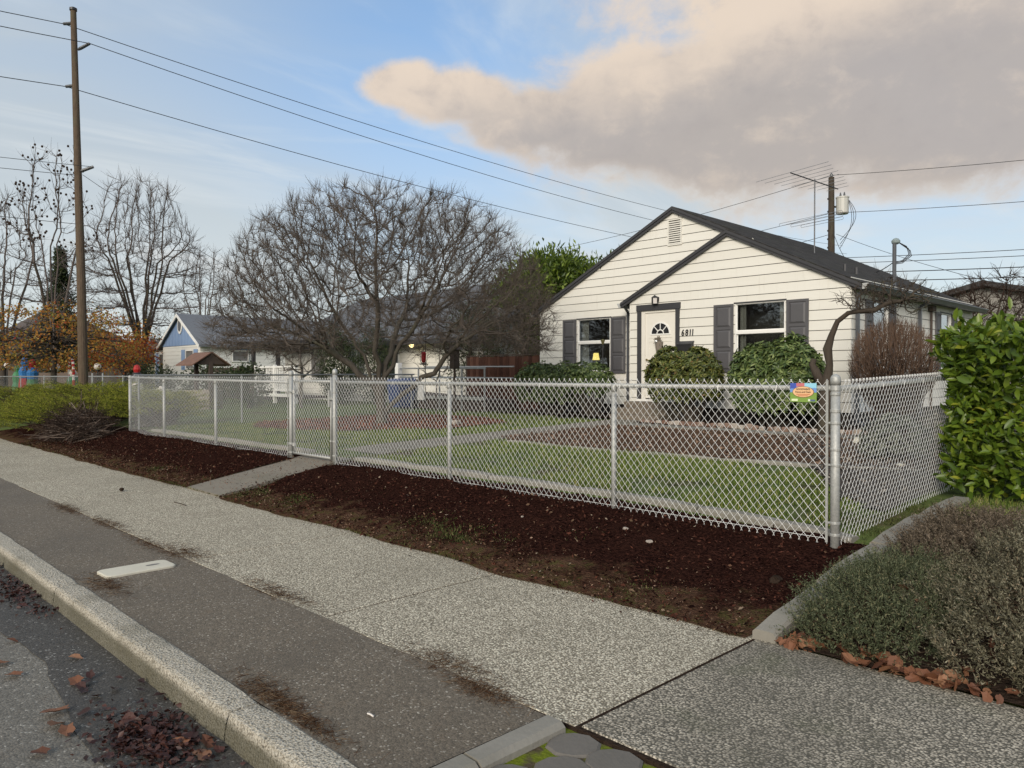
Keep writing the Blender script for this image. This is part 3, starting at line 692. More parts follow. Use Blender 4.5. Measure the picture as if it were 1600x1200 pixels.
def boards(fr, parent, u0, u1, zmax, holes, span, seams, seed):
    """lap siding, course by course, cut at openings and at the roof slope"""
    rr = random.Random(seed); k = 0
    while True:
        za = Z0 + EXP * k; zb = za + EXP - 0.0135; k += 1
        if za > zmax: break
        lo, hi = span(za), span(min(zb, zmax))
        if lo is None: break
        if hi is None: hi = ((lo[0] + lo[1]) / 2,) * 2
        cuts = [(u0, u1)]
        for h in holes:
            if h[2] < zb - 0.02 and h[3] > za + 0.02:
                nc = []
                for a, b in cuts:
                    if h[1] <= a or h[0] >= b: nc.append((a, b)); continue
                    if h[0] - a > 0.02: nc.append((a, h[0]))
                    if b - h[1] > 0.02: nc.append((h[1], b))
                cuts = nc
        part = []
        for h in holes:
            if h[2] < zb - 0.02 and h[3] > za + 0.02:
                if zb - h[3] > 0.025: part.append((h[0], h[1], h[3] + 0.004, zb))
                if h[2] - za > 0.025: part.append((h[0], h[1], za, h[2] - 0.004))
        for a, b, c, e in part:
            dA = 0.017 - 0.013 * (c - za) / (zb - za); dB = 0.017 - 0.013 * (e - za) / (zb - za)
            MB().add([put(fr, a, dA, c), put(fr, b, dA, c), put(fr, b, dB, e), put(fr, a, dB, e), put(fr, a, -0.006, c), put(fr, b, -0.006, c), put(fr, b, -0.006, e), put(fr, a, -0.006, e)], [(0, 1, 2, 3), (4, 5, 1, 0), (3, 2, 6, 7)]).build('siding_board', M_SIDING, parent)
        pieces = []
        for a, b in cuts:
            x_ = a
            while b - x_ > seams * 1.35:
                y_ = x_ + rr.uniform(0.6, 1.1) * seams; pieces.append((x_, y_)); x_ = y_
            pieces.append((x_, b))
        for a, b in pieces:
            A0, B0 = max(a, lo[0]), min(b, lo[1]); A1, B1 = max(a, hi[0]), min(b, hi[1])
            if B0 - A0 < 0.02: continue
            if B1 < A1: A1 = B1 = (max(min((hi[0] + hi[1]) / 2, B0), A0))
            e = 0.0012
            if abs(A0 - u0) > 1e-4: A0 += e; A1 += e
            if abs(B0 - u1) > 1e-4: B0 -= e; B1 -= e
            p = [put(fr, A0, 0.017, za), put(fr, B0, 0.017, za), put(fr, B1, 0.004, zb), put(fr, A1, 0.004, zb),
                 put(fr, A0, 0.003, za), put(fr, B0, 0.003, za), put(fr, B1, -0.006, zb), put(fr, A1, -0.006, zb)]
            MB().add(p, [(0, 1, 2, 3), (4, 5, 1, 0), (1, 5, 6, 2), (4, 0, 3, 7), (3, 2, 6, 7)]).build('siding_board', M_SIDING, parent)
# openings (along, along, bottom, top)
WF = (-8.93, -7.72, 1.66, 3.20); DF = (-11.67, -10.42, 0.92, 3.345)
WM = (-14.21, -13.03, 1.66, 3.14)
WS1 = (17.12, 18.05, 1.72, 3.17); WS2 = (21.72, 22.62, 1.72, 3.17)
GV = (-11.17, -10.75, 4.87, 5.54)
th = 0.075
def spanF(z):
    h = (ZRB - th - z) / PITCH
    return None if h <= 0.03 else (max(XB, RB - h), min(XR, RB + h))
def spanM(z):
    h = (ZR - th - z) / PITCH
    return None if h <= 0.03 else (max(XL, RID - h), min(XB if z < 3.3 else XR, RID + h))
eF = ZRB - th - PITCH * (XR - RB)
eM = ZR - th - PITCH * (RID - XL)
wf = sheath('F', [XB, XR], [Z0, eF], [WF, DF], M_SHEATH, 'bay_wall', [(XB, eF), (XR, eF), (RB, ZRB - th)])
wm = sheath('M', [XL, XR], [Z0, eM], [WM], M_SHEATH, 'front_wall', [(XL, eM), (XR, eM), (RID, ZR - th)])
ws = sheath('S', [YF, YB], [Z0, 3.52], [WS1, WS2], M_SHEATH, 'side_wall')
boards('F', wf, XB, XR, ZRB - 0.1, [WF, DF], spanF, 2.4, 1)
boards('M', wm, XL, XR, ZR - 0.1, [WM, GV], spanM, 2.4, 2)
boards('S', ws, YF - 0.004, YB, 3.50, [WS1, WS2], lambda z: (YF - 0.004, YB), 2.6, 3)
# left side of the bay, left wall, back wall
mb = MB(); mb.box(XB, XB + 0.02, YF + 0.004, YM, Z0, zbay(XB) - th); bl = mb.build('bay_return_wall', M_SIDING, house)
mb = MB(); mb.box(XL - 0.012, XL, YM + 0.004, YB, Z0, 3.5); mb.build('left_wall', M_SIDING, house)
mb = MB(); mb.add([(XL, YB, Z0), (XR, YB, Z0), (XR, YB, 3.5), (RID, YB, ZR - th), (XL, YB, 3.5)], [(0, 1, 2, 3, 4)]); mb.build('back_wall', M_SIDING, house)
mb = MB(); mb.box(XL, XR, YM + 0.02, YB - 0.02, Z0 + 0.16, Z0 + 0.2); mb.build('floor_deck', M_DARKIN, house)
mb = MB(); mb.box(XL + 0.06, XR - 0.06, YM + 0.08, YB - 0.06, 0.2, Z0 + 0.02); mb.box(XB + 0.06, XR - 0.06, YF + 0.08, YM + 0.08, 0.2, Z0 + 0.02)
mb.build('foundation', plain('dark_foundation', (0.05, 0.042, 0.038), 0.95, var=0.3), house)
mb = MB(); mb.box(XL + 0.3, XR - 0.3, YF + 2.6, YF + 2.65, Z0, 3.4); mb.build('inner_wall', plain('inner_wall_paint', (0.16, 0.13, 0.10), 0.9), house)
# roof: right slope (with the bay's), left slope, bay's left slope
roof = MB(); t0 = 0.055
def slab(mb, xa, xb, zf, ya, yb):
    mb.hexa([(xa, ya, zf(xa) - t0), (xb, ya, zf(xb) - t0), (xb, yb, zf(xb) - t0), (xa, yb, zf(xa) - t0),
             (xa, ya, zf(xa)), (xb, ya, zf(xb)), (xb, yb, zf(xb)), (xa, yb, zf(xa))])
OV = 0.24
slab(roof, RID, XR + OV, zroof, YM - 0.10, YB + 0.15)
slab(roof, RB, XR + OV, zroof, YF - 0.10, YM - 0.10)
slab(roof, XL - OV, RID, zroof, YM - 0.10, YB + 0.15)
slab(roof, XB - OV, RB, zbay, YF - 0.10, YM - 0.012)
roof_o = roof.build('roof', M_ROOF, house)
# shingle courses standing proud on the visible slope
for k in range(30):
    xa = XR + OV + 0.012 - k * 0.158; xb = xa - 0.17
    if xb < RID: break
    ya = YF - 0.112 if xb > RB else YM - 0.112
    mb = MB(); za, zb = zroof(xa), zroof(xb)
    mb.hexa([(xb, ya, zb + 0.002), (xa, ya, za + 0.003), (xa, YB + 0.15, za + 0.003), (xb, YB + 0.15, zb + 0.002),
             (xb, ya, zb + 0.006), (xa, ya, za + 0.013), (xa, YB + 0.15, za + 0.013), (xb, YB + 0.15, zb + 0.006)])
    mb.build('shingle_course', M_ROOF, roof_o)
# rake boards
def rake(xa, xb, zf, y, h=0.15):
    mb = MB(); s_ = -0.004
    mb.hexa([(xa, y, zf(xa) - h), (xb, y, zf(xb) - h), (xb, y + 0.035, zf(xb) - h), (xa, y + 0.035, zf(xa) - h),
             (xa, y, zf(xa) - t0 + s_), (xb, y, zf(xb) - t0 + s_), (xb, y + 0.035, zf(xb) - t0 + s_), (xa, y + 0.035, zf(xa) - t0 + s_)])
    mb.hexa([(xa, y - 0.025, zf(xa) - 0.085), (xb, y - 0.025, zf(xb) - 0.085), (xb, y - 0.002, zf(xb) - 0.085), (xa, y - 0.002, zf(xa) - 0.085),
             (xa, y - 0.025, zf(xa) - 0.02), (xb, y - 0.025, zf(xb) - 0.02), (xb, y - 0.002, zf(xb) - 0.02), (xa, y - 0.002, zf(xa) - 0.02)])
    return mb.build('rake_board', M_TRIM, house)
rake(RB, XR + OV, zroof, YF - 0.085); rake(XB - OV, RB - 0.001, zbay, YF - 0.085)
rake(XL - OV, RID - 0.001, zroof, YM - 0.085); rake(RID, RB - 0.35, zroof, YM - 0.085)
# soffits
mb = MB(); xa, xb = XR + 0.02, XR + OV
mb.hexa([(xa, YF - 0.04, zroof(xb) - 0.10), (xb, YF - 0.04, zroof(xb) - 0.10), (xb, YB, zroof(xb) - 0.10), (xa, YB, zroof(xb) - 0.10),
         (xa, YF - 0.04, zroof(xb) - 0.085), (xb, YF - 0.04, zroof(xb) - 0.085), (xb, YB, zroof(xb) - 0.085), (xa, YB, zroof(xb) - 0.085)]); mb.build('soffit', M_TRIM, house)
# gutters
def gutter(x, zt, ya, yb, side, m, name='gutter'):
    prof = [(0, -0.115), (0.075, -0.115), (0.10, -0.06), (0.125, -0.02), (0.125, 0.0), (0.112, 0.0), (0.112, -0.018), (0.088, -0.055), (0.066, -0.103), (0.008, -0.103), (0.008, 0.0), (0, 0.0)]
    mb = MB(); mb.prism([(x + side * a, ya, zt + b) for a, b in prof], (0, yb - ya, 0))
    o = mb.build(name, m, house)
    e = MB(); e.prism([(x + side * a, ya - 0.004, zt + b) for a, b in [(0, -0.115), (0.075, -0.115), (0.10, -0.06), (0.125, -0.02), (0.125, 0.0), (0, 0.0)]], (0, 0.004, 0)); e.build('gutter_end_cap', M_GUTTER_L, o)
    return o
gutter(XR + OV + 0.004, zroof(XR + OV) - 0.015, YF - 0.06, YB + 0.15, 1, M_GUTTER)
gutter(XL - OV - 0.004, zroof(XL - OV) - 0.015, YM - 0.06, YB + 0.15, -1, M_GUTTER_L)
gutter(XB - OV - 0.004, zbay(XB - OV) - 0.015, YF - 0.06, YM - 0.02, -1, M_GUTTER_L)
def downspout(pts, w_=0.075, m=M_GUTTER):
    mb = MB()
    for a, b in zip(pts, pts[1:]):
        mb.tube([a, b], w_ * 0.62, 4)
    return mb.build('downspout', m, house)
downspout([(XR + OV + 0.05, YF + 0.16, zroof(XR + OV) - 0.13), (XR + 0.075, YF + 0.16, 3.22), (XR + 0.075, YF + 0.16, 0.6), (XR + 0.22, YF + 0.12, 0.5)])
downspout([(XB - 0.30, YF + 0.10, 3.42), (XB - 0.47, YM - 0.06, 3.25), (XB - 0.47, YM - 0.06, 0.6)], 0.06)
downspout([(XR + OV + 0.05, 19.98, zroof(XR + OV) - 0.13), (XR + 0.075, 19.98, 3.22), (XR + 0.075, 19.98, 0.6)])
# windows with sashes and panes
def window(fr, W_, cw=0.022, mid=None, trim=True):
    u0, u1, z0, z1 = W_; mid = mid or (z0 + z1) / 2 + 0.04
    def bx(mb, a, b, c, e, d0, d1, ch=0.004):
        P = [put(fr, x_, d_, z_) for x_, z_ in ((a, c), (b, c), (b, e), (a, e)) for d_ in (0,)]
        q0 = [put(fr, x_, d0, z_) for x_, z_ in ((a, c), (b, c), (b, e), (a, e))]; q1 = [put(fr, x_, d1, z_) for x_, z_ in ((a, c), (b, c), (b, e), (a, e))]
        mb.add(q0 + q1, [(0, 3, 2, 1), (4, 5, 6, 7), (0, 1, 5, 4), (1, 2, 6, 5), (2, 3, 7, 6), (3, 0, 4, 7)])
    mb = MB()
    for a, b, c, e in ((u0, u0 + cw, z0, z1), (u1 - cw, u1, z0, z1), (u0 + cw, u1 - cw, z0, z0 + cw), (u0 + cw, u1 - cw, z1 - cw * 0.6, z1)): bx(mb, a, b, c, e, -0.07, 0.012)
    wdw = mb.build('window', M_WHITE, house)
    mb = MB(); bx(mb, u0 + cw, u1 - cw, mid - 0.035, mid + 0.035, -0.035, 0.008); mb.build('meeting_rail', M_WHITE, wdw)
    s2 = 0.020
    for a, b, c, e, d_ in ((u0 + cw, u1 - cw, z0 + cw, mid - 0.035, -0.05), (u0 + cw, u1 - cw, mid + 0.035, z1 - cw * 0.6, -0.025)):
        mb = MB()
        for q in ((a, a + s2, c, e), (b - s2, b, c, e), (a + s2, b - s2, c, c + s2), (a + s2, b - s2, e - s2 * 0.6, e)): bx(mb, *q, d_ - 0.02, d_ + 0.012)
        mb.build('sash', M_WHITE, wdw)
        mb = MB(); bx(mb, a + s2, b - s2, c + s2, e - s2 * 0.6, d_ - 0.004, d_); mb.build('pane', M_GLASS, wdw)
    if trim:
        mb = MB(); bx(mb, u0 - 0.03, u1 + 0.03, z1 + 0.002, z1 + 0.035, -0.02, 0.026); mb.build('head_trim', M_TRIM, wdw)
        mb = MB(); bx(mb, u0 - 0.02, u1 + 0.02, z0 - 0.05, z0 - 0.002, -0.02, 0.04); mb.build('sill', M_TRIM, wdw)
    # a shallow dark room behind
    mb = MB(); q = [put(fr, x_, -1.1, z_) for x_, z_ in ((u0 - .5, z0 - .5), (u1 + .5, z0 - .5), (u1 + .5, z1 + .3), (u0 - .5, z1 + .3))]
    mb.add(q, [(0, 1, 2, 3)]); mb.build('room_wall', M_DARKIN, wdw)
    return wdw
def curtain(fr, parent, a, b, z0, z1, d=-0.14):
    mb = MB(); n = 18; vs = []
    for i in range(n + 1):
        u = a + (b - a) * i / n; dd = d + 0.022 * math.sin(i * 1.9)
        vs += [put(fr, u, dd, z0), put(fr, u, dd, z1)]
    mb.add(vs, [(2 * i, 2 * i + 2, 2 * i + 3, 2 * i + 1) for i in range(n)]); mb.build('curtain', plain('net_curtain', (0.62, 0.60, 0.55), 0.9), parent)
w1 = window('F', WF, mid=2.54); w2_ = window('M', WM, mid=2.48); w3 = window('S', WS1); w4 = window('S', WS2)
curtain('M', w2_, WM[0] + 0.06, WM[0] + 0.30, WM[2], WM[3]); curtain('F', w1, WF[0] + 0.05, WF[0] + 0.2, WF[2], WF[3]); curtain('F', w1, WF[1] - 0.2, WF[1] - 0.05, WF[2], WF[3])
def shutter(fr, a, b, z0, z1):
    def bx(mb, a_, b_, c, e, d0, d1):
        q0 = [put(fr, x_, d0, z_) for x_, z_ in ((a_, c), (b_, c), (b_, e), (a_, e))]; q1 = [put(fr, x_, d1, z_) for x_, z_ in ((a_, c), (b_, c), (b_, e), (a_, e))]
        mb.add(q0 + q1, [(0, 3, 2, 1), (4, 5, 6, 7), (0, 1, 5, 4), (1, 2, 6, 5), (2, 3, 7, 6), (3, 0, 4, 7)])
    def raised(mb, a_, b_, c, e, d0, d1, bev):
        o = [put(fr, x_, d0, z_) for x_, z_ in ((a_, c), (b_, c), (b_, e), (a_, e))]
        i = [put(fr, x_, d1, z_) for x_, z_ in ((a_ + bev, c + bev), (b_ - bev, c + bev), (b_ - bev, e - bev), (a_ + bev, e - bev))]
        mb.add(o + i, [(0, 1, 5, 4), (1, 2, 6, 5), (2, 3, 7, 6), (3, 0, 4, 7), (4, 5, 6, 7)])
    mb = MB(); st = 0.06 * (b - a) / 0.5; hz = z1 - z0
    bx(mb, a, b, z0, z1, 0.018, 0.030)
    bx(mb, a, a + st, z0, z1, 0.030, 0.048); bx(mb, b - st, b, z0, z1, 0.030, 0.048)
    rails = [z0, z0 + hz * 0.335, z0 + hz * 0.645, z1]; rw = 0.055
    for k, r_ in enumerate(rails):
        c, e = (r_, r_ + rw) if k == 0 else ((r_ - rw, r_) if k == 3 else (r_ - rw / 2, r_ + rw / 2)); bx(mb, a + st, b - st, c, e, 0.030, 0.0475)
    for k in range(3):
        c = rails[k] + (rw if k == 0 else rw / 2) + 0.012; e = rails[k + 1] - (rw if k == 2 else rw / 2) - 0.012
        raised(mb, a + st + 0.012, b - st - 0.012, c, e, 0.0305, 0.050, 0.038)
    return mb.build('shutter', M_SHUT, house)
shutter('F', -9.47, -8.965, 1.625, 3.205); shutter('F', -7.685, -7.19, 1.625, 3.205)
shutter('M', -14.745, -14.245, 1.615, 3.145); shutter('M', -12.995, -12.50, 1.615, 3.145)
shutter('S', 16.70, 17.09, 1.70, 3.18); shutter('S', 18.08, 18.46, 1.70, 3.18)
shutter('S', 21.30, 21.69, 1.70, 3.18); shutter('S', 22.65, 23.04, 1.70, 3.18)
# front door in its charcoal casing
mb = MB(); a, b, c, e = DF
mb.box(a, a + 0.115, YF - 0.045, YF + 0.05, c - 0.02, 3.19); mb.box(b - 0.105, b, YF - 0.045, YF + 0.05, c - 0.02, 3.19)
mb.box(a - 0.02, b + 0.03, YF - 0.055, YF + 0.05, 3.192, e); casing = mb.build('door_casing', M_TRIM, house)
mb = MB(); mb.box(a + 0.115, a + 0.22, YF - 0.012, YF + 0.10, c, 3.19); mb.box(b - 0.125, b - 0.105, YF - 0.012, YF + 0.10, c, 3.19); mb.box(a + 0.22, b - 0.125, YF - 0.012, YF + 0.10, 3.135, 3.19); mb.build('door_jamb', M_DOOR, house)
DX0, DX1, DZ0, DZ1 = a + 0.222, b - 0.127, 0.985, 3.133
mb = MB(); yd = YF + 0.015
mb.box(DX0, DX1, yd, yd + 0.045, DZ0, DZ1)
def dpanel(mb, a_, b_, c, e):
    for q in ((a_, b_, c, c + 0.018), (a_, b_, e - 0.018, e), (a_, a_ + 0.018, c + 0.018, e - 0.018), (b_ - 0.018, b_, c + 0.018, e - 0.018)):
        mb.box(q[0], q[1], yd - 0.010, yd - 0.001, q[2], q[3])
    mb.box(a_ + 0.05, b_ - 0.05, yd - 0.007, yd - 0.001, c + 0.05, e - 0.05)
dm = (DX0 + DX1) / 2
for a_, b_ in ((DX0 + 0.10, dm - 0.04), (dm + 0.04, DX1 - 0.10)):
    dpanel(mb, a_, b_, 1.15, 1.72); dpanel(mb, a_, b_, 1.84, 2.42)
mb.box(DX0 + 0.10, DX1 - 0.10, yd - 0.010, yd - 0.001, 2.50, 2.518)
door = mb.build('door', M_DOOR, house)
fr_ = 0.265; fz = 2.60; n = 24
mb = MB(); vs = [(dm, yd - 0.004, fz)] + [(dm + fr_ * math.cos(math.pi * k / n), yd - 0.004, fz + fr_ * math.sin(math.pi * k / n)) for k in range(n + 1)]
mb.add(vs, [(0, k + 1, k + 2) for k in range(n)]); fan = mb.build('fanlight', plain('dark_fanlight_glass', (0.02, 0.02, 0.022), 0.06), door)
mb = MB()
def arc(mb, r0, r1, y0, y1):
    vs = []
    for k in range(n + 1):
        ca, sa = math.cos(math.pi * k / n), math.sin(math.pi * k / n)
        vs += [(dm + r0 * ca, y0, fz + r0 * sa), (dm + r1 * ca, y0, fz + r1 * sa), (dm + r1 * ca, y1, fz + r1 * sa), (dm + r0 * ca, y1, fz + r0 * sa)]
    fs = []
    for k in range(n):
        for j in range(4): fs.append((4 * k + j, 4 * k + (j + 1) % 4, 4 * k + 4 + (j + 1) % 4, 4 * k + 4 + j))
    mb.add(vs, fs)
arc(mb, fr_ - 0.005, fr_ + 0.03, yd - 0.014, yd - 0.001); arc(mb, 0.085, 0.108, yd - 0.013, yd - 0.0045)
for k in (1, 2, 3):
    an = math.pi * k / 4; ca, sa = math.cos(an), math.sin(an); q = 0.010
    mb.hexa([(dm + 0.1 * ca - q * sa, yd - 0.012, fz + 0.1 * sa + q * ca), (dm + 0.1 * ca + q * sa, yd - 0.012, fz + 0.1 * sa - q * ca), (dm + 0.1 * ca + q * sa, yd - 0.0045, fz + 0.1 * sa - q * ca), (dm + 0.1 * ca - q * sa, yd - 0.0045, fz + 0.1 * sa + q * ca),
             (dm + fr_ * ca - q * sa, yd - 0.012, fz + fr_ * sa + q * ca), (dm + fr_ * ca + q * sa, yd - 0.012, fz + fr_ * sa - q * ca), (dm + fr_ * ca + q * sa, yd - 0.0045, fz + fr_ * sa - q * ca), (dm + fr_ * ca - q * sa, yd - 0.0045, fz + fr_ * sa + q * ca)])
mb.box(dm - fr_ - 0.03, dm + fr_ + 0.03, yd - 0.014, yd - 0.001, fz - 0.03, fz); mb.build('fanlight_muntins', M_WHITE, door)
mb = MB(); mb.tube([(DX0 + 0.07, yd, 1.95), (DX0 + 0.07, yd - 0.06, 1.95)], [0.012, 0.028], 10); mb.build('door_knob', plain('brass', (0.45, 0.33, 0.12), 0.35, 0.9), door)
mb = MB(); mb.box(a - 0.02, b + 0.02, YF - 0.09, YF + 0.02, 0.90, 0.955); mb.build('door_sill', M_WHITE, house)
# steps
st = thing('front_steps', 'brown concrete steps leading up to the front door', 'steps', (-11.0, 15.5, 0.45))
for k, (ya, zt) in enumerate(((14.95, 0.60), (15.25, 0.75), (15.55, 0.895))):
    MB().bbox(-11.78, -10.32, ya, ya + (0.32 if k < 2 else 0.43), 0.3, zt, 0.012).build('step', M_STEP, st)
# lantern over the door
lan = MB(); lx, ly, lz = -11.08, YF - 0.12, 3.40
lan.bbox(lx - 0.05, lx + 0.06, YF - 0.03, YF - 0.005, 3.40, 3.52, 0.006); lan.box(lx - 0.012, lx + 0.012, ly, YF - 0.02, 3.49, 3.515)
lan.lathe([(0.10, 0.0), (0.085, 0.03), (0.03, 0.055), (0.015, 0.07)], (lx, ly, 3.49), 4); lan.lathe([(0.085, 0.0), (0.085, 0.012)], (lx, ly, 3.335), 4)
for k in range(4):
    an = math.pi / 2 * k; px, py = lx + 0.082 * math.cos(an), ly + 0.082 * math.sin(an); lan.box(px - 0.007, px + 0.007, py - 0.007, py + 0.007, 3.345, 3.49)
lo = lan.build('wall_lantern', M_BLACK, house)
MB().lathe([(0.072, 0), (0.072, 0.14)], (lx, ly, 3.348), 4).build('lantern_glass', plain('frosted_glass', (0.62, 0.58, 0.54), 0.25), lo)
# gable vent
mb = MB(); a, b, c, e = GV
for q in ((a, a + 0.03, c, e), (b - 0.03, b, c, e), (a + 0.03, b - 0.03, c, c + 0.03), (a + 0.03, b - 0.03, e - 0.03, e)): mb.box(q[0], q[1], YM - 0.035, YM + 0.01, q[2], q[3])
gv = mb.build('gable_vent', M_SIDING, house)
for k in range(11):
    z_ = c + 0.035 + k * 0.0545
    MB().hexa([(a + .03, YM - .032, z_), (b - .03, YM - .032, z_), (b - .03, YM + .005, z_ + .03), (a + .03, YM + .005, z_ + .03), (a + .03, YM - .032, z_ + .03), (b - .03, YM - .032, z_ + .03), (b - .03, YM + .005, z_ + .04), (a + .03, YM + .005, z_ + .04)]).build('slat', M_SIDING, gv)
# text helper: font outlines turned into mesh
def text_mesh(body, size, ext=0.004, off=0.0, shear=0.0, align='CENTER'):
    cu = bpy.data.curves.new('lettering', 'FONT'); cu.body = body; cu.size = size; cu.extrude = ext; cu.offset = off; cu.shear = shear
    cu.align_x = align; cu.align_y = 'CENTER'; cu.resolution_u = 3
    tmp = bpy.data.objects.new('lettering_curve', cu); link(tmp); dg = bpy.context.evaluated_depsgraph_get()
    me = bpy.data.meshes.new_from_object(tmp.evaluated_get(dg)); bpy.data.objects.remove(tmp); bpy.data.curves.remove(cu)
    return me
for ch, x_ in (('6', -10.325), ('8', -10.215), ('1', -10.12), ('1', -10.05)):
    me = text_mesh(ch, 0.215, 0.008, 0.0035, 0.08); me.materials.clear(); me.materials.append(M_BLACK)
    o = bpy.data.objects.new('house_number', me); link(o); o.parent = house; o.rotation_euler = (R(90), 0, 0)
    o.location = Vector((x_, YF - 0.022, 2.585)) - house.location; o.scale = (.78, 1, 1); o['label'] = 'black house number digit'
# things on and by the wall
mbx = thing('mailbox', 'black wall mailbox hung beside the front door under the house number', 'mailbox', (-10.22, 15.9, 2.05))
mb = MB(); mb.prism([(-10.41, 15.985, 2.02), (-10.41, 15.85, 2.02), (-10.41, 15.85, 2.30), (-10.41, 15.985, 2.36)], (0.39, 0, 0)); mb.build('box', M_BLACK, mbx)
mb = MB(); mb.hexa([(-10.425, 15.835, 2.30), (-10.005, 15.835, 2.30), (-10.005, 15.985, 2.37), (-10.425, 15.985, 2.37), (-10.425, 15.835, 2.32), (-10.005, 15.835, 2.32), (-10.005, 15.985, 2.39), (-10.425, 15.985, 2.39)]); mb.build('lid', M_TRIM, mbx)
sw = thing('door_swag', 'dried cone shaped swag with a silver ball hanging on the front door', 'door decoration', (dm, yd - 0.05, 2.05))
mb = MB(); mb.tube([(dm, yd - 0.06, 2.40), (dm, yd - 0.06, 2.2), (dm + 0.01, yd - 0.05, 1.84)], [0.10, 0.085, 0.008], 9); mb.build('cone', plain('dried_swag', (0.19, 0.16, 0.13), 0.9, var=0.4, scale=40, bs=0.6), sw)
mb = MB()
for k in range(34):
    an = random.uniform(0, 2 * math.pi); l_ = random.uniform(0.07, 0.16); p0 = Vector((dm, yd - 0.07, 2.40)); d_ = Vector((math.cos(an), -0.5 * random.random(), math.sin(an) * 0.8 + 0.25)).normalized()
    mb.tube([p0, p0 + d_ * l_ * 0.6, p0 + d_ * l_], [0.012, 0.016, 0.003], 4)
mb.build('sprigs', plain('swag_sprigs', (0.15, 0.13, 0.10), 0.9, var=0.4, scale=40), sw)
mb = MB(); mb.lathe([(0.005, -0.045), (0.03, -0.034), (0.045, 0), (0.03, 0.034), (0.005, 0.045)], (dm - 0.02, yd - 0.15, 2.40), 12); mb.build('ball', plain('silver_ball', (0.75, 0.74, 0.72), 0.2, 0.8), sw, smooth=True)
# table lamp inside the left window
tl = thing('table_lamp', 'lit yellow table lamp seen through the window beside the front door', 'lamp', (-13.95, 17.1, 1.3))
MB().lathe([(0.07, 0.2), (0.105, 0.0)], (-13.95, 17.1, 2.0), 16).build('lamp_shade', M_LAMP, tl)
MB().lathe([(0.08, 0), (0.06, 0.03), (0.02, 0.08), (0.05, 0.3), (0.015, 0.45), (0.012, 0.75)], (-13.95, 17.1, 1.3), 12).build('lamp_base', M_TRIM, tl)
mb = MB(); mb.box(-14.4, -13.5, 16.9, 17.4, 1.26, 1.3)
for x_ in (-14.37, -13.53):
    for y_ in (16.93, 17.37): mb.box(x_ - .02, x_ + .02, y_ - .02, y_ + .02, Z0 + 0.19, 1.26)
tag(mb.build('side_table', M_DECKBRN), 'small wooden table under the lit lamp inside the window', 'table')
# garden lamp stake in front of the left window
gl_ = thing('garden_torch', 'slim brass garden lamp on a dark pole in front of the left window', 'garden lamp', (-12.55, 15.6, 0.46))
MB().tube([(-12.50, 15.6, 0.3), (-12.50, 15.6, 2.38)], 0.014, 8).build('pole', M_BLACK, gl_)
MB().lathe([(0.02, 0), (0.055, 0.10), (0.06, 0.11), (0.01, 0.14)], (-12.50, 15.6, 2.36), 10).build('lamp_head', plain('old_brass', (0.20, 0.18, 0.08), 0.5, 0.6), gl_)
# electricity meter and conduit on the side wall
em = thing('meter_box', 'small dark electric meter box with conduit on the side wall of the house', 'meter box', (XR, 20.8, 3.2))
MB().bbox(XR + 0.018, XR + 0.14, 20.72, 20.98, 3.16, 3.30, 0.01).build('box', M_DECKBRN, em); MB().tube([(XR + 0.06, 20.86, 3.16), (XR + 0.06, 20.86, 0.7)], 0.03, 8).build('conduit', M_DECKBRN, em)
# roof furniture
sm = thing('service_mast', 'grey electric service mast with rounded weatherhead rising from the roof edge', 'service mast', (-6.6, 19.3, 3.7))
MB().tube([(-6.6, 19.3, zroof(-6.6) - 0.1), (-6.6, 19.3, 4.74)], 0.045, 10).build('pipe', M_GUTTER, sm)
MB().lathe([(0.05, -0.03), (0.095, 0.0), (0.10, 0.05), (0.06, 0.10), (0.01, 0.12)], (-6.58, 19.33, 4.72), 12).build('weatherhead', plain('weatherhead_grey', (0.22, 0.27, 0.27), 0.6), sm)
for k in range(3):
    MB().tube([(-6.55, 19.36, 4.75), (-6.40 + .03 * k, 19.52 + .03 * k, 4.64 - .05 * k), (-6.36 + .03 * k, 19.55, 4.45 - 0.02 * k), (-6.46, 19.42, 4.30 - .03 * k), (-6.6, 19.33, 4.26 - .02 * k)], 0.010, 6).build('drip_loop', M_CABLE, sm)
rv = thing('roof_vent', 'two small dark plumbing vents on the charcoal roof slope', 'roof vent', (-7.1, 17.6, 4.0))
for x_, y_ in ((-7.02, 17.45), (-6.92, 17.85)):
    MB().tube([(x_, y_, zroof(x_) - 0.05), (x_, y_, zroof(x_) + 0.16)], 0.045, 8).build('vent_pipe', M_TRIM, rv)
# television antenna
an_ = thing('tv_antenna', 'old rooftop television antenna with many thin elements on a mast', 'antenna', (-8.84, 19.97, 4.8))
MB().tube([(-8.84, 19.97, zroof(-8.84) - 0.1), (-8.84, 19.97, 6.78)], 0.018, 8).build('mast', M_GUTTER, an_)
bd = Vector((0.20, 0.975, -0.0)).normalized(); ed = Vector((0.86, -0.19, 0.0)).normalized() ; ed = (ed - bd * ed.dot(bd)).normalized()
bc = Vector((-8.84, 19.97, 6.72)); bl_ = 1.9; tiltv = Vector((0, 0, -0.02))
bdir = Vector((-0.25, -0.968, 0.10)).normalized(); edir = Vector((0.968, -0.25, 0.0)).normalized()
MB().tube([bc + bdir * 0.95, bc - bdir * 0.95], 0.016, 6).build('boom', M_TRIM, an_)
for k in range(9):
    f_ = 0.95 - k * 0.235; L_ = (1.85, 1.7, 1.5, 1.45, 1.2, 1.15, 0.95, 0.75, 0.55)[k] * 0.62; p = bc + bdir * f_ + Vector((0, 0, 0.012))
    MB().tube([p - edir * L_, p + edir * L_], 0.0055, 5).build('element', M_ALU, an_)
bc2 = Vector((-8.84, 19.97, 5.72))
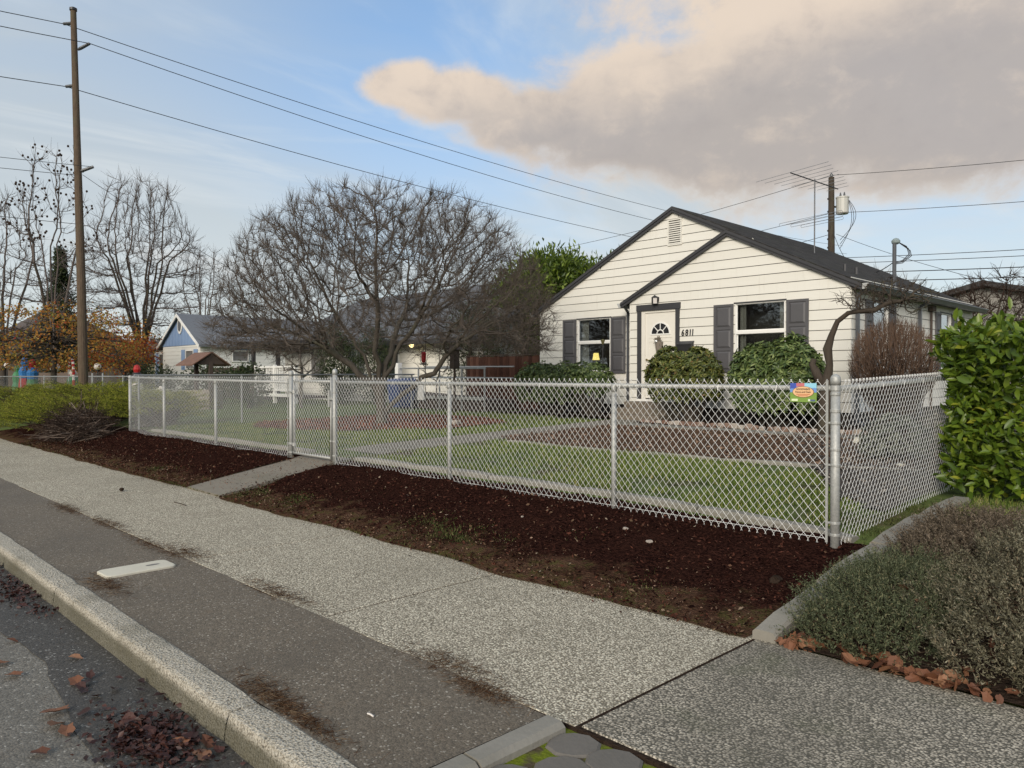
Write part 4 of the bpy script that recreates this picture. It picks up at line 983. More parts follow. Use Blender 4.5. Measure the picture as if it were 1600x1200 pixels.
for s_ in (0.0, 0.16, 0.30):
    p = bc2 + bdir * (0.2 - s_ * 1.6); L_ = 0.98 - s_ * 1.1
    MB().tube([p - edir * L_, p + edir * L_, p + edir * (L_ + .02) - Vector((0, 0, .035)), p + edir * L_ - Vector((0, 0, .07)), p - edir * L_ - Vector((0, 0, .07)), p - edir * (L_ + .02) - Vector((0, 0, .035)), p - edir * L_], 0.0055, 5).build('folded_dipole', M_ALU, an_)
# ------------------------------------------------------------------ chain link fence
FY = 5.8; RZ = 1.455
WP, HP = 0.0352, 0.0407       # half diamond width and height
def chain(name, p0, p1, z0, rows, parent, m=M_WIRE, rad=0.0021, pitch=WP, hp=HP, sides=4):
    """woven mesh between two plan points: each wire zigzags between its neighbours; knuckled top, twisted bottom"""
    p0 = np.array([*p0, 0.]); p1 = np.array([*p1, 0.]); L = np.linalg.norm(p1 - p0); d = (p1 - p0) / L; nrm = np.array([-d[1], d[0], 0])
    n = int(round(L / pitch)); pt = L / n; half = rows * 2
    segs0 = []; segs1 = []
    k = np.arange(n)
    depth = rad * 1.1
    def P(u, z, dep): return p0[None] + d[None] * u[:, None] + np.array([0, 0, 1.])[None] * z[:, None] + nrm[None] * dep[:, None]
    for r in range(half):
        s_ = (r + k) % 2
        ua = (k + s_) * pt; ub = (k + 1 - s_) * pt
        za = np.full(n, z0 + r * hp); zb = np.full(n, z0 + (r + 1) * hp)
        da = np.where(s_ == 0, depth, -depth); segs0.append(P(ua, za, da)); segs1.append(P(ub, zb, -da))
    # knuckles at the top: a small hook where two wires meet
    top = z0 + half * hp
    s_ = (half + k) % 2; ua = (k + s_) * pt
    sg = np.where(s_ == 0, 1, -1)
    segs0.append(P(ua, np.full(n, top), depth * sg)); segs1.append(P(ua, np.full(n, top + 0.012), -depth * 2.2 * sg))
    segs0.append(P(ua, np.full(n, top + 0.012), -depth * 2.2 * sg)); segs1.append(P(ua + 0.004 * sg, np.full(n, top - 0.008), -depth * 3 * sg))
    # twisted barbs at the bottom
    s_ = k % 2; ua = (k + s_) * pt; sg = np.where(s_ == 0, 1, -1)
    segs0.append(P(ua, np.full(n, z0), depth * sg)); segs1.append(P(ua - 0.005 * sg, np.full(n, z0 - 0.022), -depth * sg))
    a = np.concatenate(segs0); b = np.concatenate(segs1)
    v, f = tubes(a, b, np.full(len(a), rad), np.full(len(a), rad), sides)
    return stuff(np_obj(name, v, f, m, parent, smooth=True))
def tubes(a, b, ra, rb, n=4):
    """vectorised tapered tubes between point arrays"""
    a = np.asarray(a, float); b = np.asarray(b, float); ax = b - a; L = np.linalg.norm(ax, axis=1, keepdims=True) + 1e-9; ax = ax / L
    ref = np.where(np.abs(ax[:, 2:3]) < 0.9, np.array([[0, 0, 1.]]), np.array([[1., 0, 0]])); u = np.cross(ax, ref); u /= np.linalg.norm(u, axis=1, keepdims=True) + 1e-9; w_ = np.cross(ax, u)
    an = 2 * np.pi * np.arange(n) / n; ring = u[:, None] * np.cos(an)[None, :, None] + w_[:, None] * np.sin(an)[None, :, None]
    va = a[:, None] + ring * np.asarray(ra)[:, None, None]; vb = b[:, None] + ring * np.asarray(rb)[:, None, None]
    v = np.concatenate([va, vb], 1).reshape(-1, 3); m_ = len(a); base = (np.arange(m_) * 2 * n)[:, None]; k = np.arange(n)
    f = np.stack([base + k, base + (k + 1) % n, base + n + (k + 1) % n, base + n + k], 2).reshape(-1, 4)
    return v, f
def post(parent, x_, y_, z0, z1, r_, cap=True):
    o = MB().tube([(x_, y_, z0 - 0.25), (x_, y_, z1)], r_, 14).build('post', M_GALV, parent, smooth=False)
    for p in o.data.polygons: p.use_smooth = len(p.vertices) == 4
    if cap:
        MB().lathe([(r_ * 1.12, -0.035), (r_ * 1.14, 0.0), (r_ * 1.05, 0.022), (r_ * 0.7, 0.040), (r_ * 0.2, 0.048)], (x_, y_, z1), 14).build('post_cap', M_GALV, o, smooth=True)
    else:
        MB().lathe([(r_ * 1.15, -0.04), (r_ * 1.2, 0.0), (r_ * 1.1, 0.03), (r_ * 0.3, 0.036)], (x_, y_, z1 - 0.02), 12).build('loop_cap', M_GALV, o, smooth=True)
    return o
def band(parent, x_, y_, z_, r_, h=0.02, lug=None):
    mb = MB(); mb.lathe([(r_ * 1.10, 0), (r_ * 1.14, 0.003), (r_ * 1.14, h - 0.003), (r_ * 1.10, h)], (x_, y_, z_), 14)
    if lug:
        lx_, ly_ = lug; n_ = math.hypot(lx_, ly_); lx_, ly_ = lx_ / n_, ly_ / n_; e = r_ * 1.0
        mb.tube([(x_ + lx_ * e, y_ + ly_ * e, z_ + h / 2), (x_ + lx_ * (e + 0.035), y_ + ly_ * (e + 0.035), z_ + h / 2)], h * 0.42, 6)
    return mb.build('tension_band', M_GALV, parent)
def rail(parent, p0, p1, r_=0.021, name='top_rail'):
    return MB().tube([p0, p1], r_, 12).build(name, M_GALV, parent, smooth=True)
def tbar(parent, x_, y_, z0, z1):
    return MB().box(x_ - 0.009, x_ + 0.009, y_ - 0.004, y_ + 0.004, z0, z1).build('tension_bar', M_GALV, parent)
CX = -2.40
ROWS = 15; MZ0 = RZ + 0.055 - ROWS * 2 * HP
fr = thing('chain_link_fence', 'new galvanised chain link fence from the gate round the corner post to the laurel hedge', 'fence', (CX, FY, 0.2))
post(fr, CX, FY, g1(CX, FY), 1.515, 0.034)
for x_ in (-4.51, -6.96): post(fr, x_, FY, g1(x_, FY), RZ, 0.025, False)
post(fr, -9.50, FY, g1(-9.5, FY), 1.60, 0.034)
SEY = 8.95
post(fr, CX, SEY, g1(CX, SEY), 1.56, 0.03)
rail(fr, (-9.47, FY + 0.0, RZ), (CX - 0.03, FY, RZ))
rail(fr, (CX, FY + 0.03, RZ - 0.005), (CX, SEY - 0.02, RZ + 0.085))
for a, b in ((-9.44, -6.97), (-6.95, -4.52), (-4.50, CX - 0.055)): chain('chain_link_panel', (a, FY - 0.028), (b, FY - 0.028), MZ0, ROWS, fr)
def chain_side():
    o = chain('chain_link_panel', (CX + 0.028, FY + 0.05), (CX + 0.028, SEY - 0.03), MZ0 - 0.005, ROWS, fr)
    v = np.empty(len(o.data.vertices) * 3, np.float32); o.data.vertices.foreach_get('co', v); v = v.reshape(-1, 3); v[:, 2] += np.clip((v[:, 1] + ORG[fr.name][1] - FY) / (SEY - FY), 0, 1) * 0.09
    o.data.vertices.foreach_set('co', v.ravel()); o.data.update()
chain_side()
tbar(fr, CX - 0.052, FY - 0.028, MZ0 - 0.01, RZ + 0.06); tbar(fr, -9.445, FY - 0.028, MZ0 - 0.01, RZ + 0.05)
for z_ in (1.40, 1.18, 0.98, 0.86, 0.42, 0.33): band(fr, CX, FY, z_, 0.034, lug=(-1, -0.5) if z_ in (1.18, 0.86, 0.42) else None)
band(fr, CX, FY, 1.435, 0.034, 0.035); band(fr, CX, FY, 1.27, 0.034, 0.025)
for z_ in (1.30, 0.95, 0.60, 0.40): band(fr, -9.50, FY, z_, 0.034, lug=(1, -0.5))
# tension wire and ties
MB().tube([(-9.45, FY - 0.03, MZ0 + 0.03), (-7, FY - 0.032, MZ0 + 0.025), (-4.5, FY - 0.032, MZ0 + 0.025), (CX - 0.05, FY - 0.03, MZ0 + 0.02)], 0.0022, 5).build('tension_wire', M_WIRE, fr)
for k in range(13):
    x_ = -9.1 + k * 0.52; MB().tube([(x_ - 0.004, FY - 0.032, RZ - 0.03), (x_, FY - 0.024, RZ + 0.02), (x_ + 0.004, FY + 0.016, RZ + 0.018), (x_ + 0.006, FY + 0.024, RZ - 0.01)], 0.0022, 5).build('wire_tie', M_WIRE, fr)
for k in range(6):
    y_ = FY + 0.4 + k * 0.5; z_ = RZ + 0.09 * (y_ - FY) / (SEY - FY); MB().tube([(CX + 0.03, y_ - 0.004, z_ - 0.03), (CX + 0.024, y_, z_ + 0.02), (CX - 0.016, y_ + .004, z_ + 0.018), (CX - 0.024, y_ + .006, z_ - 0.01)], 0.0022, 5).build('wire_tie', M_WIRE, fr)
fl = thing('chain_link_fence', 'new galvanised chain link fence running from the gate to the junipers and dry brush', 'fence', (-14, FY, 0.3))
post(fl, -10.76, FY, g1(-10.76, FY), 1.58, 0.034)
for x_ in (-13.51, -15.99): post(fl, x_, FY, g1(x_, FY), RZ + 0.01, 0.027, False)
post(fl, -18.0, FY, g1(-18.0, FY), 1.54, 0.03, False)
rail(fl, (-18.0, FY, RZ + 0.055), (-10.79, FY, RZ - 0.01))
for a, b in ((-17.97, -16.0), (-15.98, -13.52), (-13.50, -10.82)): chain('chain_link_panel', (a, FY - 0.028), (b, FY - 0.028), MZ0 + 0.01, ROWS, fl, rad=0.0017)
tbar(fl, -10.815, FY - 0.028, MZ0, RZ + 0.05)
for z_ in (1.27, 0.88, 0.50, 0.36): band(fl, -10.76, FY, z_, 0.034, lug=(-1, -0.5))
MB().tube([(-17.9, FY - 0.03, MZ0 + 0.03), (-14, FY - 0.032, MZ0 + 0.03), (-10.85, FY - 0.03, MZ0 + 0.03)], 0.0022, 5).build('tension_wire', M_WIRE, fl)
# gate
gt = thing('chain_link_gate', 'narrow chain link gate with tubular frame between two capped posts', 'gate', (-10.13, FY, 0.33))
ga, gb, gz0, gz1 = -10.665, -9.60, 0.365, 1.465
MB().tube([(ga, FY, gz0), (ga, FY, gz1)], 0.019, 10).build('gate_frame', M_GALV, gt, smooth=True); MB().tube([(gb, FY, gz0), (gb, FY, gz1 + 0.06)], 0.019, 10).build('gate_frame', M_GALV, gt, smooth=True)
MB().tube([(ga, FY, gz0), (gb, FY, gz0)], 0.019, 10).build('gate_frame', M_GALV, gt, smooth=True); MB().tube([(ga, FY, gz1), (gb, FY, gz1)], 0.019, 10).build('gate_frame', M_GALV, gt, smooth=True)
chain('chain_link_panel', (ga + 0.02, FY - 0.02), (gb - 0.02, FY - 0.02), gz0 + 0.03, 13, gt, hp=(gz1 - gz0 + 0.01) / 26)
for z_ in (1.28, 0.47):
    MB().lathe([(0.03, 0), (0.03, 0.05)], (ga, FY, z_), 10).build('hinge', M_GALV, gt); MB().tube([(-10.76, FY - 0.04, z_ + 0.025), (ga, FY - 0.02, z_ + 0.025)], 0.011, 6).build('hinge_strap', M_GALV, gt)
MB().bbox(gb - 0.03, gb + 0.10, FY - 0.045, FY - 0.02, 1.20, 1.235, 0.005).build('latch', M_GALV, gt); MB().tube([(gb, FY - 0.035, 1.10), (gb, FY - 0.035, 1.34)], 0.018, 8).build('latch', M_GALV, gt)
for z_ in (0.95, 0.60): MB().lathe([(0.024, 0), (0.024, 0.02)], (gb, FY, z_), 10).build('tension_band', M_GALV, gt); 
MB().lathe([(0.024, 0), (0.024, 0.02)], (ga, FY, 0.93), 10).build('tension_band', M_GALV, gt)
# contractor's sign hung on the fence
sgn = thing('fence_sign', 'small colourful Fence and Deck sign tied to the chain link by the corner post', 'sign', (-2.66, FY - 0.05, 1.40))
sx0, sx1, sz0, sz1, sy = -2.735, -2.525, 1.345, 1.492, FY - 0.048
MB().box(sx0, sx1, sy, sy + 0.004, sz0, sz1).build('board', flat('sign_green', (0.20, 0.33, 0.06)), sgn)
def quadp(name, a, b, c, e, m, d_): return MB().box(a, b, sy - d_, sy - 0.0005, c, e).build(name, m, sgn)
quadp('sky_print', sx0, sx1, 1.420, sz1, flat('sign_blue', (0.16, 0.30, 0.62)), 0.0010)
quadp('print_patch', sx0 + 0.115, sx1, 1.455, sz1, flat('sign_light_blue', (0.30, 0.62, 0.78)), 0.0016)
quadp('print_patch', sx0 + 0.05, sx0 + 0.115, 1.465, sz1, flat('sign_red', (0.55, 0.16, 0.18)), 0.0016)
quadp('print_patch', sx0, sx0 + 0.05, 1.450, sz1, flat('sign_dark_blue', (0.06, 0.10, 0.42)), 0.0018)
quadp('print_patch', sx0 + 0.012, sx0 + 0.062, 1.352, 1.369, flat('sign_cream', (0.72, 0.80, 0.50)), 0.0016)
quadp('print_patch', sx0 + 0.145, sx0 + 0.16, 1.352, 1.369, flat('sign_cream2', (0.72, 0.80, 0.60)), 0.0016)
quadp('print_patch', sx0 + 0.161, sx1 - 0.01, 1.352, 1.366, flat('sign_slate', (0.10, 0.14, 0.24)), 0.0016)
def oval(name, rx, rz, m, d_):
    n = 28; c_ = ((sx0 + sx1) / 2 + 0.0, 1.424); MB().prism([(c_[0] + rx * math.cos(2 * math.pi * k / n), sy - d_, c_[1] + rz * math.sin(2 * math.pi * k / n)) for k in range(n)], (0, d_ - 0.0005, 0)).build(name, m, sgn)
oval('oval_rim', 0.086, 0.044, flat('sign_brown', (0.16, 0.07, 0.03)), 0.0024); oval('oval', 0.082, 0.041, flat('sign_peach', (0.80, 0.50, 0.26)), 0.0032)
for body, z_, s_ in (("GOODWIN'S", 1.444, 0.019), ('Fence and Deck', 1.423, 0.019), ('Licensed Bonded Insured', 1.4065, 0.009), ('253 536 8000', 1.395, 0.010)):
    if s_ < 0.012: continue
    me = text_mesh(body, s_, 0.0005, 0.0004); me.materials.clear(); me.materials.append(M_BLACK if z_ > 1.43 else flat('sign_text_brown', (0.09, 0.03, 0.015)))
    o = bpy.data.objects.new('lettering', me); link(o); o.parent = sgn; o.rotation_euler = (R(90), 0, 0); o.location = Vector(((sx0 + sx1) / 2, sy - 0.0042, z_)) - sgn.location
for z_, w_ in ((1.4055, 0.055), (1.394, 0.04)):
    MB().box((sx0 + sx1) / 2 - w_, (sx0 + sx1) / 2 + w_, sy - 0.0042, sy - 0.003, z_ - 0.0025, z_ + 0.0025).build('small_print', flat('sign_rust', (0.50, 0.14, 0.06)), sgn)
# older chain link fences of the neighbours
of = thing('old_chain_link_fence', 'older grey chain link fence running back past the maple from the new fence', 'fence', (-18.05, 9, 0.4))
for y_ in (6.0, 8.4, 10.9, 13.6): MB().tube([(-18.05, y_, 0.1), (-18.05, y_, 1.57)], 0.024, 8).build('post', M_OLDWIRE, of)
MB().tube([(-18.05, 5.9, 1.555), (-18.05, 13.7, 1.585)], 0.02, 8).build('top_rail', M_OLDWIRE, of)
for a, b in ((6.0, 8.4), (8.4, 10.9), (10.9, 13.6)): chain('chain_link_panel', (-18.05, a), (-18.05, b), 0.42, 14, of, M_OLDWIRE, 0.0017, sides=3)
ob = thing('old_chain_link_fence', 'old grey chain link fence behind the junipers with a leaning gate post', 'fence', (-40, 9.3, 0.4))
px = [-28.2, -29.6, -31.9, -33.2, -36.5, -40.5, -45, -50, -56]
for i, x_ in enumerate(px): MB().tube([(x_, 9.3, 0.1), (x_, 9.3, 1.56 + (0.09 if i in (2, 3) else 0))], 0.035 if i in (2, 3) else 0.026, 8).build('post', M_OLDWIRE, ob)
MB().tube([(px[0], 9.3, 1.52), (px[-1], 9.3, 1.5)], 0.022, 8).build('top_rail', M_OLDWIRE, ob)
for a, b in zip(px, px[1:]): chain('chain_link_panel', (b, 9.3), (a, 9.3), 0.42, 11, ob, M_OLDWIRE, 0.0022, pitch=0.06, hp=0.05, sides=3)
# ------------------------------------------------------------------ neighbouring houses
def lap_boards(parent, x0, x1, y, z0, z1, holes, m, e=0.215, axis='x', out=-1):
    """one board per course and bay between openings"""
    z = z0
    while z < z1 - 0.02:
        zb = min(z + e - 0.012, z1); cuts = [(x0, x1)]
        for h in holes:
            if h[2] < zb and h[3] > z:
                nc = []
                for a, b in cuts:
                    if h[1] <= a or h[0] >= b: nc.append((a, b)); continue
                    if h[0] - a > .02: nc.append((a, h[0]))
                    if b - h[1] > .02: nc.append((h[1], b))
                cuts = nc
        for a, b in cuts:
            q = lambda u, d, zz: (u, y + out * d, zz) if axis == 'x' else (y + out * d, u, zz)
            MB().add([q(a, .02, z), q(b, .02, z), q(b, .004, zb), q(a, .004, zb), q(a, 0, z), q(b, 0, z)], [(0, 1, 2, 3), (4, 5, 1, 0)]).build('siding_board', m, parent)
        z += e
def simple_window(parent, fr_pt, w_, h_, axis, out, frame_m=M_WHITE, glass=None, f_=0.06, mull=0):
    """fr_pt: lower corner on the wall; frame and pane"""
    x_, y_, z_ = fr_pt
    def bx(a, b, c, e, d0, d1):
        lo, hi = min(out * d0, out * d1), max(out * d0, out * d1)
        return (x_ + a, x_ + b, y_ + lo, y_ + hi, z_ + c, z_ + e) if axis == 'x' else (x_ + lo, x_ + hi, y_ + a, y_ + b, z_ + c, z_ + e)
    mb = MB()
    for q in ((0, f_, 0, h_), (w_ - f_, w_, 0, h_), (f_, w_ - f_, 0, f_), (f_, w_ - f_, h_ - f_, h_)): mb.box(*bx(*q, 0.0, 0.06))
    for k in range(mull): u = w_ * (k + 1) / (mull + 1); mb.box(*bx(u - .03, u + .03, f_, h_ - f_, 0.0, 0.055))
    o = mb.build('window', frame_m, parent)
    MB().box(*bx(f_, w_ - f_, f_, h_ - f_, 0.01, 0.025)).build('pane', glass or plain('dull_window_glass', (0.10, 0.10, 0.10), 0.12, var=0.3, scale=2), o)
    return o
G_WIN = plain('curtained_glass', (0.16, 0.155, 0.15), 0.12, var=0.4, scale=3)
# second house: behind the maple
h2 = thing('pale_house', 'pale house with grey roof and metal ramp rails behind the bare maple', 'house', (-27, 20, 0.5))
dr = (-26.1, -24.75, 0.9, 2.95); wn = (-28.3, -27.0, 1.5, 2.8); wn2 = (-31.5, -30.2, 1.4, 2.7)
mb = MB(); mb.box(-34, -19.8, 18.02, 27, 0.3, 2.95); wal = mb.build('wall', plain('pale_grey_wall', (0.50, 0.49, 0.45), 0.8), h2)
lap_boards(wal, -34, -19.8, 18.02, 0.75, 2.95, [dr, wn, wn2], plain('pale_siding', (0.72, 0.70, 0.64), 0.7, var=0.1))
mb = MB(); za, zb = 2.78, 5.42
for (ya, yb, z0_, z1_) in ((17.35, 22.5, za, zb), (22.5, 27.6, zb, za)):
    mb.hexa([(-34.4, ya, z0_), (-19.4, ya, z0_), (-19.4, yb, z1_), (-34.4, yb, z1_), (-34.4, ya, z0_ + .12), (-19.4, ya, z0_ + .12), (-19.4, yb, z1_ + .12), (-34.4, yb, z1_ + .12)])
mb.build('roof', M_ROOF2, h2)
for x_ in (-19.85, -33.95): MB().add([(x_, 18.02, 2.95), (x_, 27, 2.95), (x_, 22.5, 5.4)], [(0, 1, 2)]).build('gable', M_CREAMW, h2)
MB().box(-34.4, -19.4, 17.31, 17.35, 2.72, 2.9).build('fascia', M_TRIM, h2)
dd = MB().box(dr[0], dr[1], 17.99, 18.05, dr[2], dr[3]).build('door', plain('dark_screen_door', (0.05, 0.055, 0.055), 0.4), h2)
mb = MB()
for q in ((dr[0] - .12, dr[0]), (dr[1], dr[1] + .12)): mb.box(q[0], q[1], 17.96, 18.03, dr[2], dr[3])
mb.box(dr[0] - .12, dr[1] + .12, 17.96, 18.03, dr[3], dr[3] + .12); mb.build('door_frame', M_WHITE, h2)
simple_window(h2, (wn[0], 18.0, wn[2]), 1.3, 1.3, 'x', -1, M_WHITE, G_WIN, mull=1); simple_window(h2, (wn2[0], 18.0, wn2[2]), 1.3, 1.3, 'x', -1, M_WHITE, G_WIN)
MB().lathe([(0.02, 0), (0.09, 0.03), (0.10, 0.09), (0.04, 0.15)], (-23.3, 17.55, 2.62), 10).build('porch_lamp', M_BULB, h2)
# its porch with dark posts
pz = MB(); pz.box(-35.2, -30.6, 16.2, 17.9, 2.95, 3.13); pz.build('porch_roof', M_TRIM, h2)
for x_ in (-34.2, -31.8): MB().box(x_ - .07, x_ + .07, 16.42, 16.58, 0.4, 2.95).build('porch_post', M_TRIM, h2)
# access ramp
rp = thing('access_ramp', 'wheelchair ramp with tubular metal handrails in front of the pale house door', 'ramp', (-19, 15.6, 0.5))
MB().hexa([(-21.4, 15.5, .35), (-16.9, 15.5, .35), (-16.9, 16.7, .35), (-21.4, 16.7, .35), (-21.4, 15.5, .98), (-16.9, 15.5, .80), (-16.9, 16.7, .80), (-21.4, 16.7, .98)]).build('deck', M_DECKBRN, rp)
MB().box(-21.4, -16.9, 15.44, 15.49, 0.80, 0.90).build('deck_edge', M_GALV, rp)
for x_ in (-21.3, -20.2, -19.1, -18.0, -16.95): MB().tube([(x_, 15.5, .4), (x_, 15.5, 1.80)], 0.028, 8).build('rail_post', M_OLDWIRE, rp)
for z_ in (1.80, 1.50, 1.28): MB().tube([(-21.35, 15.5, z_), (-16.9, 15.5, z_ - 0.03)], 0.024, 8).build('handrail', M_OLDWIRE, rp)
for z_ in (1.86, 1.5): MB().tube([(-21.35, 16.7, z_), (-16.9, 16.7, z_ - 0.03)], 0.024, 8).build('handrail', M_OLDWIRE, rp)
MB().bbox(-21.42, -21.24, 15.42, 15.6, .4, 1.98, 0.01).build('end_post', M_WHITE, rp)
MB().box(-20.9, -19.8, 15.40, 15.43, 0.75, 1.28).build('skirt_panel', M_WHITE, rp)
# red stained board fence between the houses
bf = thing('board_fence', 'red brown stained wooden board fence between the pale house and the white house', 'fence', (-17.6, 17.0, 0.5))
x_ = -19.45
while x_ < -15.75:
    w_ = 0.138; z_ = 2.17 + random.uniform(-.012, .012)
    MB().bbox(x_, x_ + w_, 16.985 + random.uniform(-.004, .004), 17.01, 0.42, z_, 0.004).build('fence_board', M_CEDAR, bf); x_ += 0.145
MB().box(-19.5, -15.72, 16.96, 17.03, 2.19, 2.225).build('cap_rail', M_DECKBRN, bf)
for x_ in (-19.5, -17.6): MB().box(x_ - .05, x_ + .05, 17.015, 17.11, 0.3, 2.19).build('post', M_DECKBRN, bf)
# recycling bin
bn = thing('recycling_bin', 'dark blue wheeled recycling bin beside the ramp of the pale house', 'bin', (-20.4, 14.9, 0.47))
MB().hexa([(-20.62, 14.65, .52), (-20.12, 14.65, .52), (-20.12, 15.2, .52), (-20.62, 15.2, .52), (-20.72, 14.58, 1.36), (-20.04, 14.58, 1.36), (-20.04, 15.28, 1.36), (-20.72, 15.28, 1.36)]).build('body', M_BIN, bn)
MB().hexa([(-20.76, 14.54, 1.365), (-20.0, 14.54, 1.365), (-20.0, 15.32, 1.365), (-20.76, 15.32, 1.365), (-20.70, 14.62, 1.43), (-20.06, 14.62, 1.43), (-20.06, 15.26, 1.47), (-20.70, 15.26, 1.47)]).build('lid', M_BIN, bn)
for x_ in (-20.66, -20.12): MB().tube([(x_ - .03, 15.22, .55), (x_ + .03, 15.22, .55)], 0.1, 12).build('wheel', M_BLACK, bn)
# hummingbird feeder hung from the sapling
hf = thing('bird_feeder', 'red glass hanging bird feeder with a dark dish in front of the pale house', 'bird feeder', (-17.48, 13.6, 1.9))
MB().lathe([(0.035, -.16), (0.07, -.10), (0.075, .12), (0.05, .16)], (-17.48, 13.6, 2.08), 10).build('bottle', plain('red_glass', (0.35, 0.01, 0.015), 0.2), hf)
MB().lathe([(0.02, 0), (0.12, .01), (0.13, .03), (0.03, .05)], (-17.48, 13.6, 1.86), 12).build('dish', M_BLACK, hf); MB().tube([(-17.48, 13.6, 2.24), (-17.48, 13.6, 2.75)], 0.006, 5).build('hanger', M_BLACK, hf)
mb = MB(); tag(MB().tube([(-17.5, 13.68, 0.4), (-17.5, 13.68, 2.75), (-17.47, 13.62, 2.8), (-17.46, 13.58, 2.74)], 0.012, 6).build('feeder_pole', M_BLACK), 'thin dark shepherd pole carrying the red bird feeder', 'pole')
bx_ = thing('tube_feeder', 'tall brown wooden box feeder on a post in front of the pale siding', 'bird feeder', (-16.8, 14.2, 0.45))
MB().bbox(-16.92, -16.70, 14.1, 14.3, 1.75, 2.30, .01).build('box', M_DECKBRN, bx_); MB().prism([(-17.0, 14.03, 2.30), (-16.62, 14.03, 2.30), (-16.81, 14.03, 2.40)], (0, .34, 0)).build('roof', M_DECKBRN, bx_); MB().tube([(-16.81, 14.2, .3), (-16.81, 14.2, 1.76)], 0.035, 6).build('post', M_DECKBRN, bx_)
# white slatted railing of a deck further left
wr = thing('white_railing', 'white painted slatted deck railing half hidden behind the gate', 'railing', (-28.2, 14.5, 0.5))
for k in range(24): MB().box(-29.75 + k * .135, -29.75 + k * .135 + .06, 14.49, 14.515, 1.02, 1.86).build('baluster', M_WHITE, wr)
MB().box(-29.85, -26.5, 14.45, 14.55, 1.86, 1.93).build('top_rail', M_WHITE, wr); MB().box(-29.85, -26.5, 14.46, 14.54, .95, 1.02).build('bottom_rail', M_WHITE, wr); MB().box(-29.85, -26.5, 14.40, 14.56, .72, .84).build('deck_edge', M_WHITE, wr)
for x_ in (-29.82, -28.2, -26.55): MB().box(x_ - .05, x_ + .05, 14.44, 14.56, .3, 1.98).build('post', M_WHITE, wr)
MB().box(-29.8, -26.5, 14.56, 16.2, .66, .74).build('deck', M_DECKBRN, wr)
db = thing('dark_fence', 'low dark brown horizontal board fence behind the white railing', 'fence', (-33, 15.6, .5))
for k in range(6): MB().box(-37.5, -30.2, 15.58, 15.61, .5 + k * .24, .72 + k * .24).build('fence_board', M_DECKBRN, db)
for x_ in (-37.4, -34, -30.3): MB().box(x_ - .05, x_ + .05, 15.615, 15.7, .4, 1.98).build('post', M_DECKBRN, db)
# wishing well with a rusty roof
ww = thing('wishing_well', 'garden wishing well with a small rusty brown gabled roof', 'wishing well', (-26, 10.6, 0.42))
wx, wy = -25.9, 10.7
for s_ in (-1, 1):
    for k in range(6):
        xa = wx - .72 + k * .24; xb = xa + .232
        MB().hexa([(xa, wy + s_ * .02, 2.31), (xb, wy + s_ * .02, 2.31), (xb, wy + s_ * .66, 1.88), (xa, wy + s_ * .66, 1.88), (xa, wy + s_ * .02, 2.345), (xb, wy + s_ * .02, 2.345), (xb, wy + s_ * .66, 1.915), (xa, wy + s_ * .66, 1.915)]).build('roof_board', M_RUST, ww)
    MB().prism([(wx + s_ * .6, wy - .5, 1.93), (wx + s_ * .6, wy + .5, 1.93), (wx + s_ * .6, wy, 2.29)], (.03, 0, 0)).build('gable', M_DECKBRN, ww)
    MB().box(wx + s_ * .6 - .06, wx + s_ * .6 + .06, wy - .06, wy + .06, .4, 2.0).build('post', M_DECKBRN, ww)
MB().lathe([(.62, 0), (.62, .65), (.52, .66), (.52, .1)], (wx, wy, .4), 16).build('well_ring', M_STONE, ww)
# blue gabled house
h3 = thing('blue_gabled_house', 'small white house with a light blue gable and blue shutters', 'house', (-49.5, 22, .5))
mb = MB(); mb.box(-52.5, -46.4, 19.0, 30, .3, 3.45); w3_ = mb.build('wall', plain('white_wall', (0.62, 0.61, 0.57), 0.8), h3)
lap_boards(w3_, -52.5, -46.4, 19.0, .7, 3.45, [(-49.3, -46.9, 1.9, 3.2)], M_CREAMW, 0.24); lap_boards(w3_, 19, 30, -46.4, .7, 3.45, [(20.9, 22.1, 2.4, 3.2)], M_CREAMW, 0.24, 'y', 1)
mb = MB(); mb.prism([(-52.6, 18.95, 3.46), (-46.3, 18.95, 3.46), (-49.45, 18.95, 5.32)], (0, .1, 0)); gb3 = mb.build('gable', M_BLUE, h3)
for k in range(12):
    x_ = -52.2 + k * .5; zt = 3.46 + (3.1 - abs(x_ + 49.45)) * .59
    if zt > 3.55: MB().box(x_ - .012, x_ + .012, 18.935, 18.949, 3.47, zt).build('batten', M_BLUE, gb3)
mb = MB()
for s_ in (-1, 1):
    xa, xb = -49.45, -49.45 + s_ * 3.45
    mb.hexa([(xa, 18.75, 5.36), (xb, 18.75, 3.30), (xb, 30.2, 3.30), (xa, 30.2, 5.36), (xa, 18.75, 5.50), (xb, 18.75, 3.44), (xb, 30.2, 3.44), (xa, 30.2, 5.50)])
mb.build('roof', plain('blue_grey_shingles', (0.15, 0.16, 0.175), .95, var=.3, scale=14), h3)
for s_ in (-1, 1):
    xa, xb = -49.45, -49.45 + s_ * 3.45; MB().hexa([(xa, 18.70, 5.28), (xb, 18.70, 3.22), (xb, 18.745, 3.22), (xa, 18.745, 5.28), (xa, 18.70, 5.48), (xb, 18.70, 3.42), (xb, 18.745, 3.42), (xa, 18.745, 5.48)]).build('rake_board', M_WHITE, h3)
n = 16; vs = [(-49.4 + .38 * math.cos(2 * math.pi * k / n), 18.93, 4.72 + .52 * math.sin(2 * math.pi * k / n)) for k in range(n)]
rvn = MB().prism(vs, (0, -.04, 0)).build('oval_vent', M_WHITE, h3); MB().prism([(-49.4 + .24 * math.cos(2 * math.pi * k / n), 18.885, 4.72 + .36 * math.sin(2 * math.pi * k / n)) for k in range(n)], (0, -.02, 0)).build('vent_louvre', M_ROOF2, rvn)
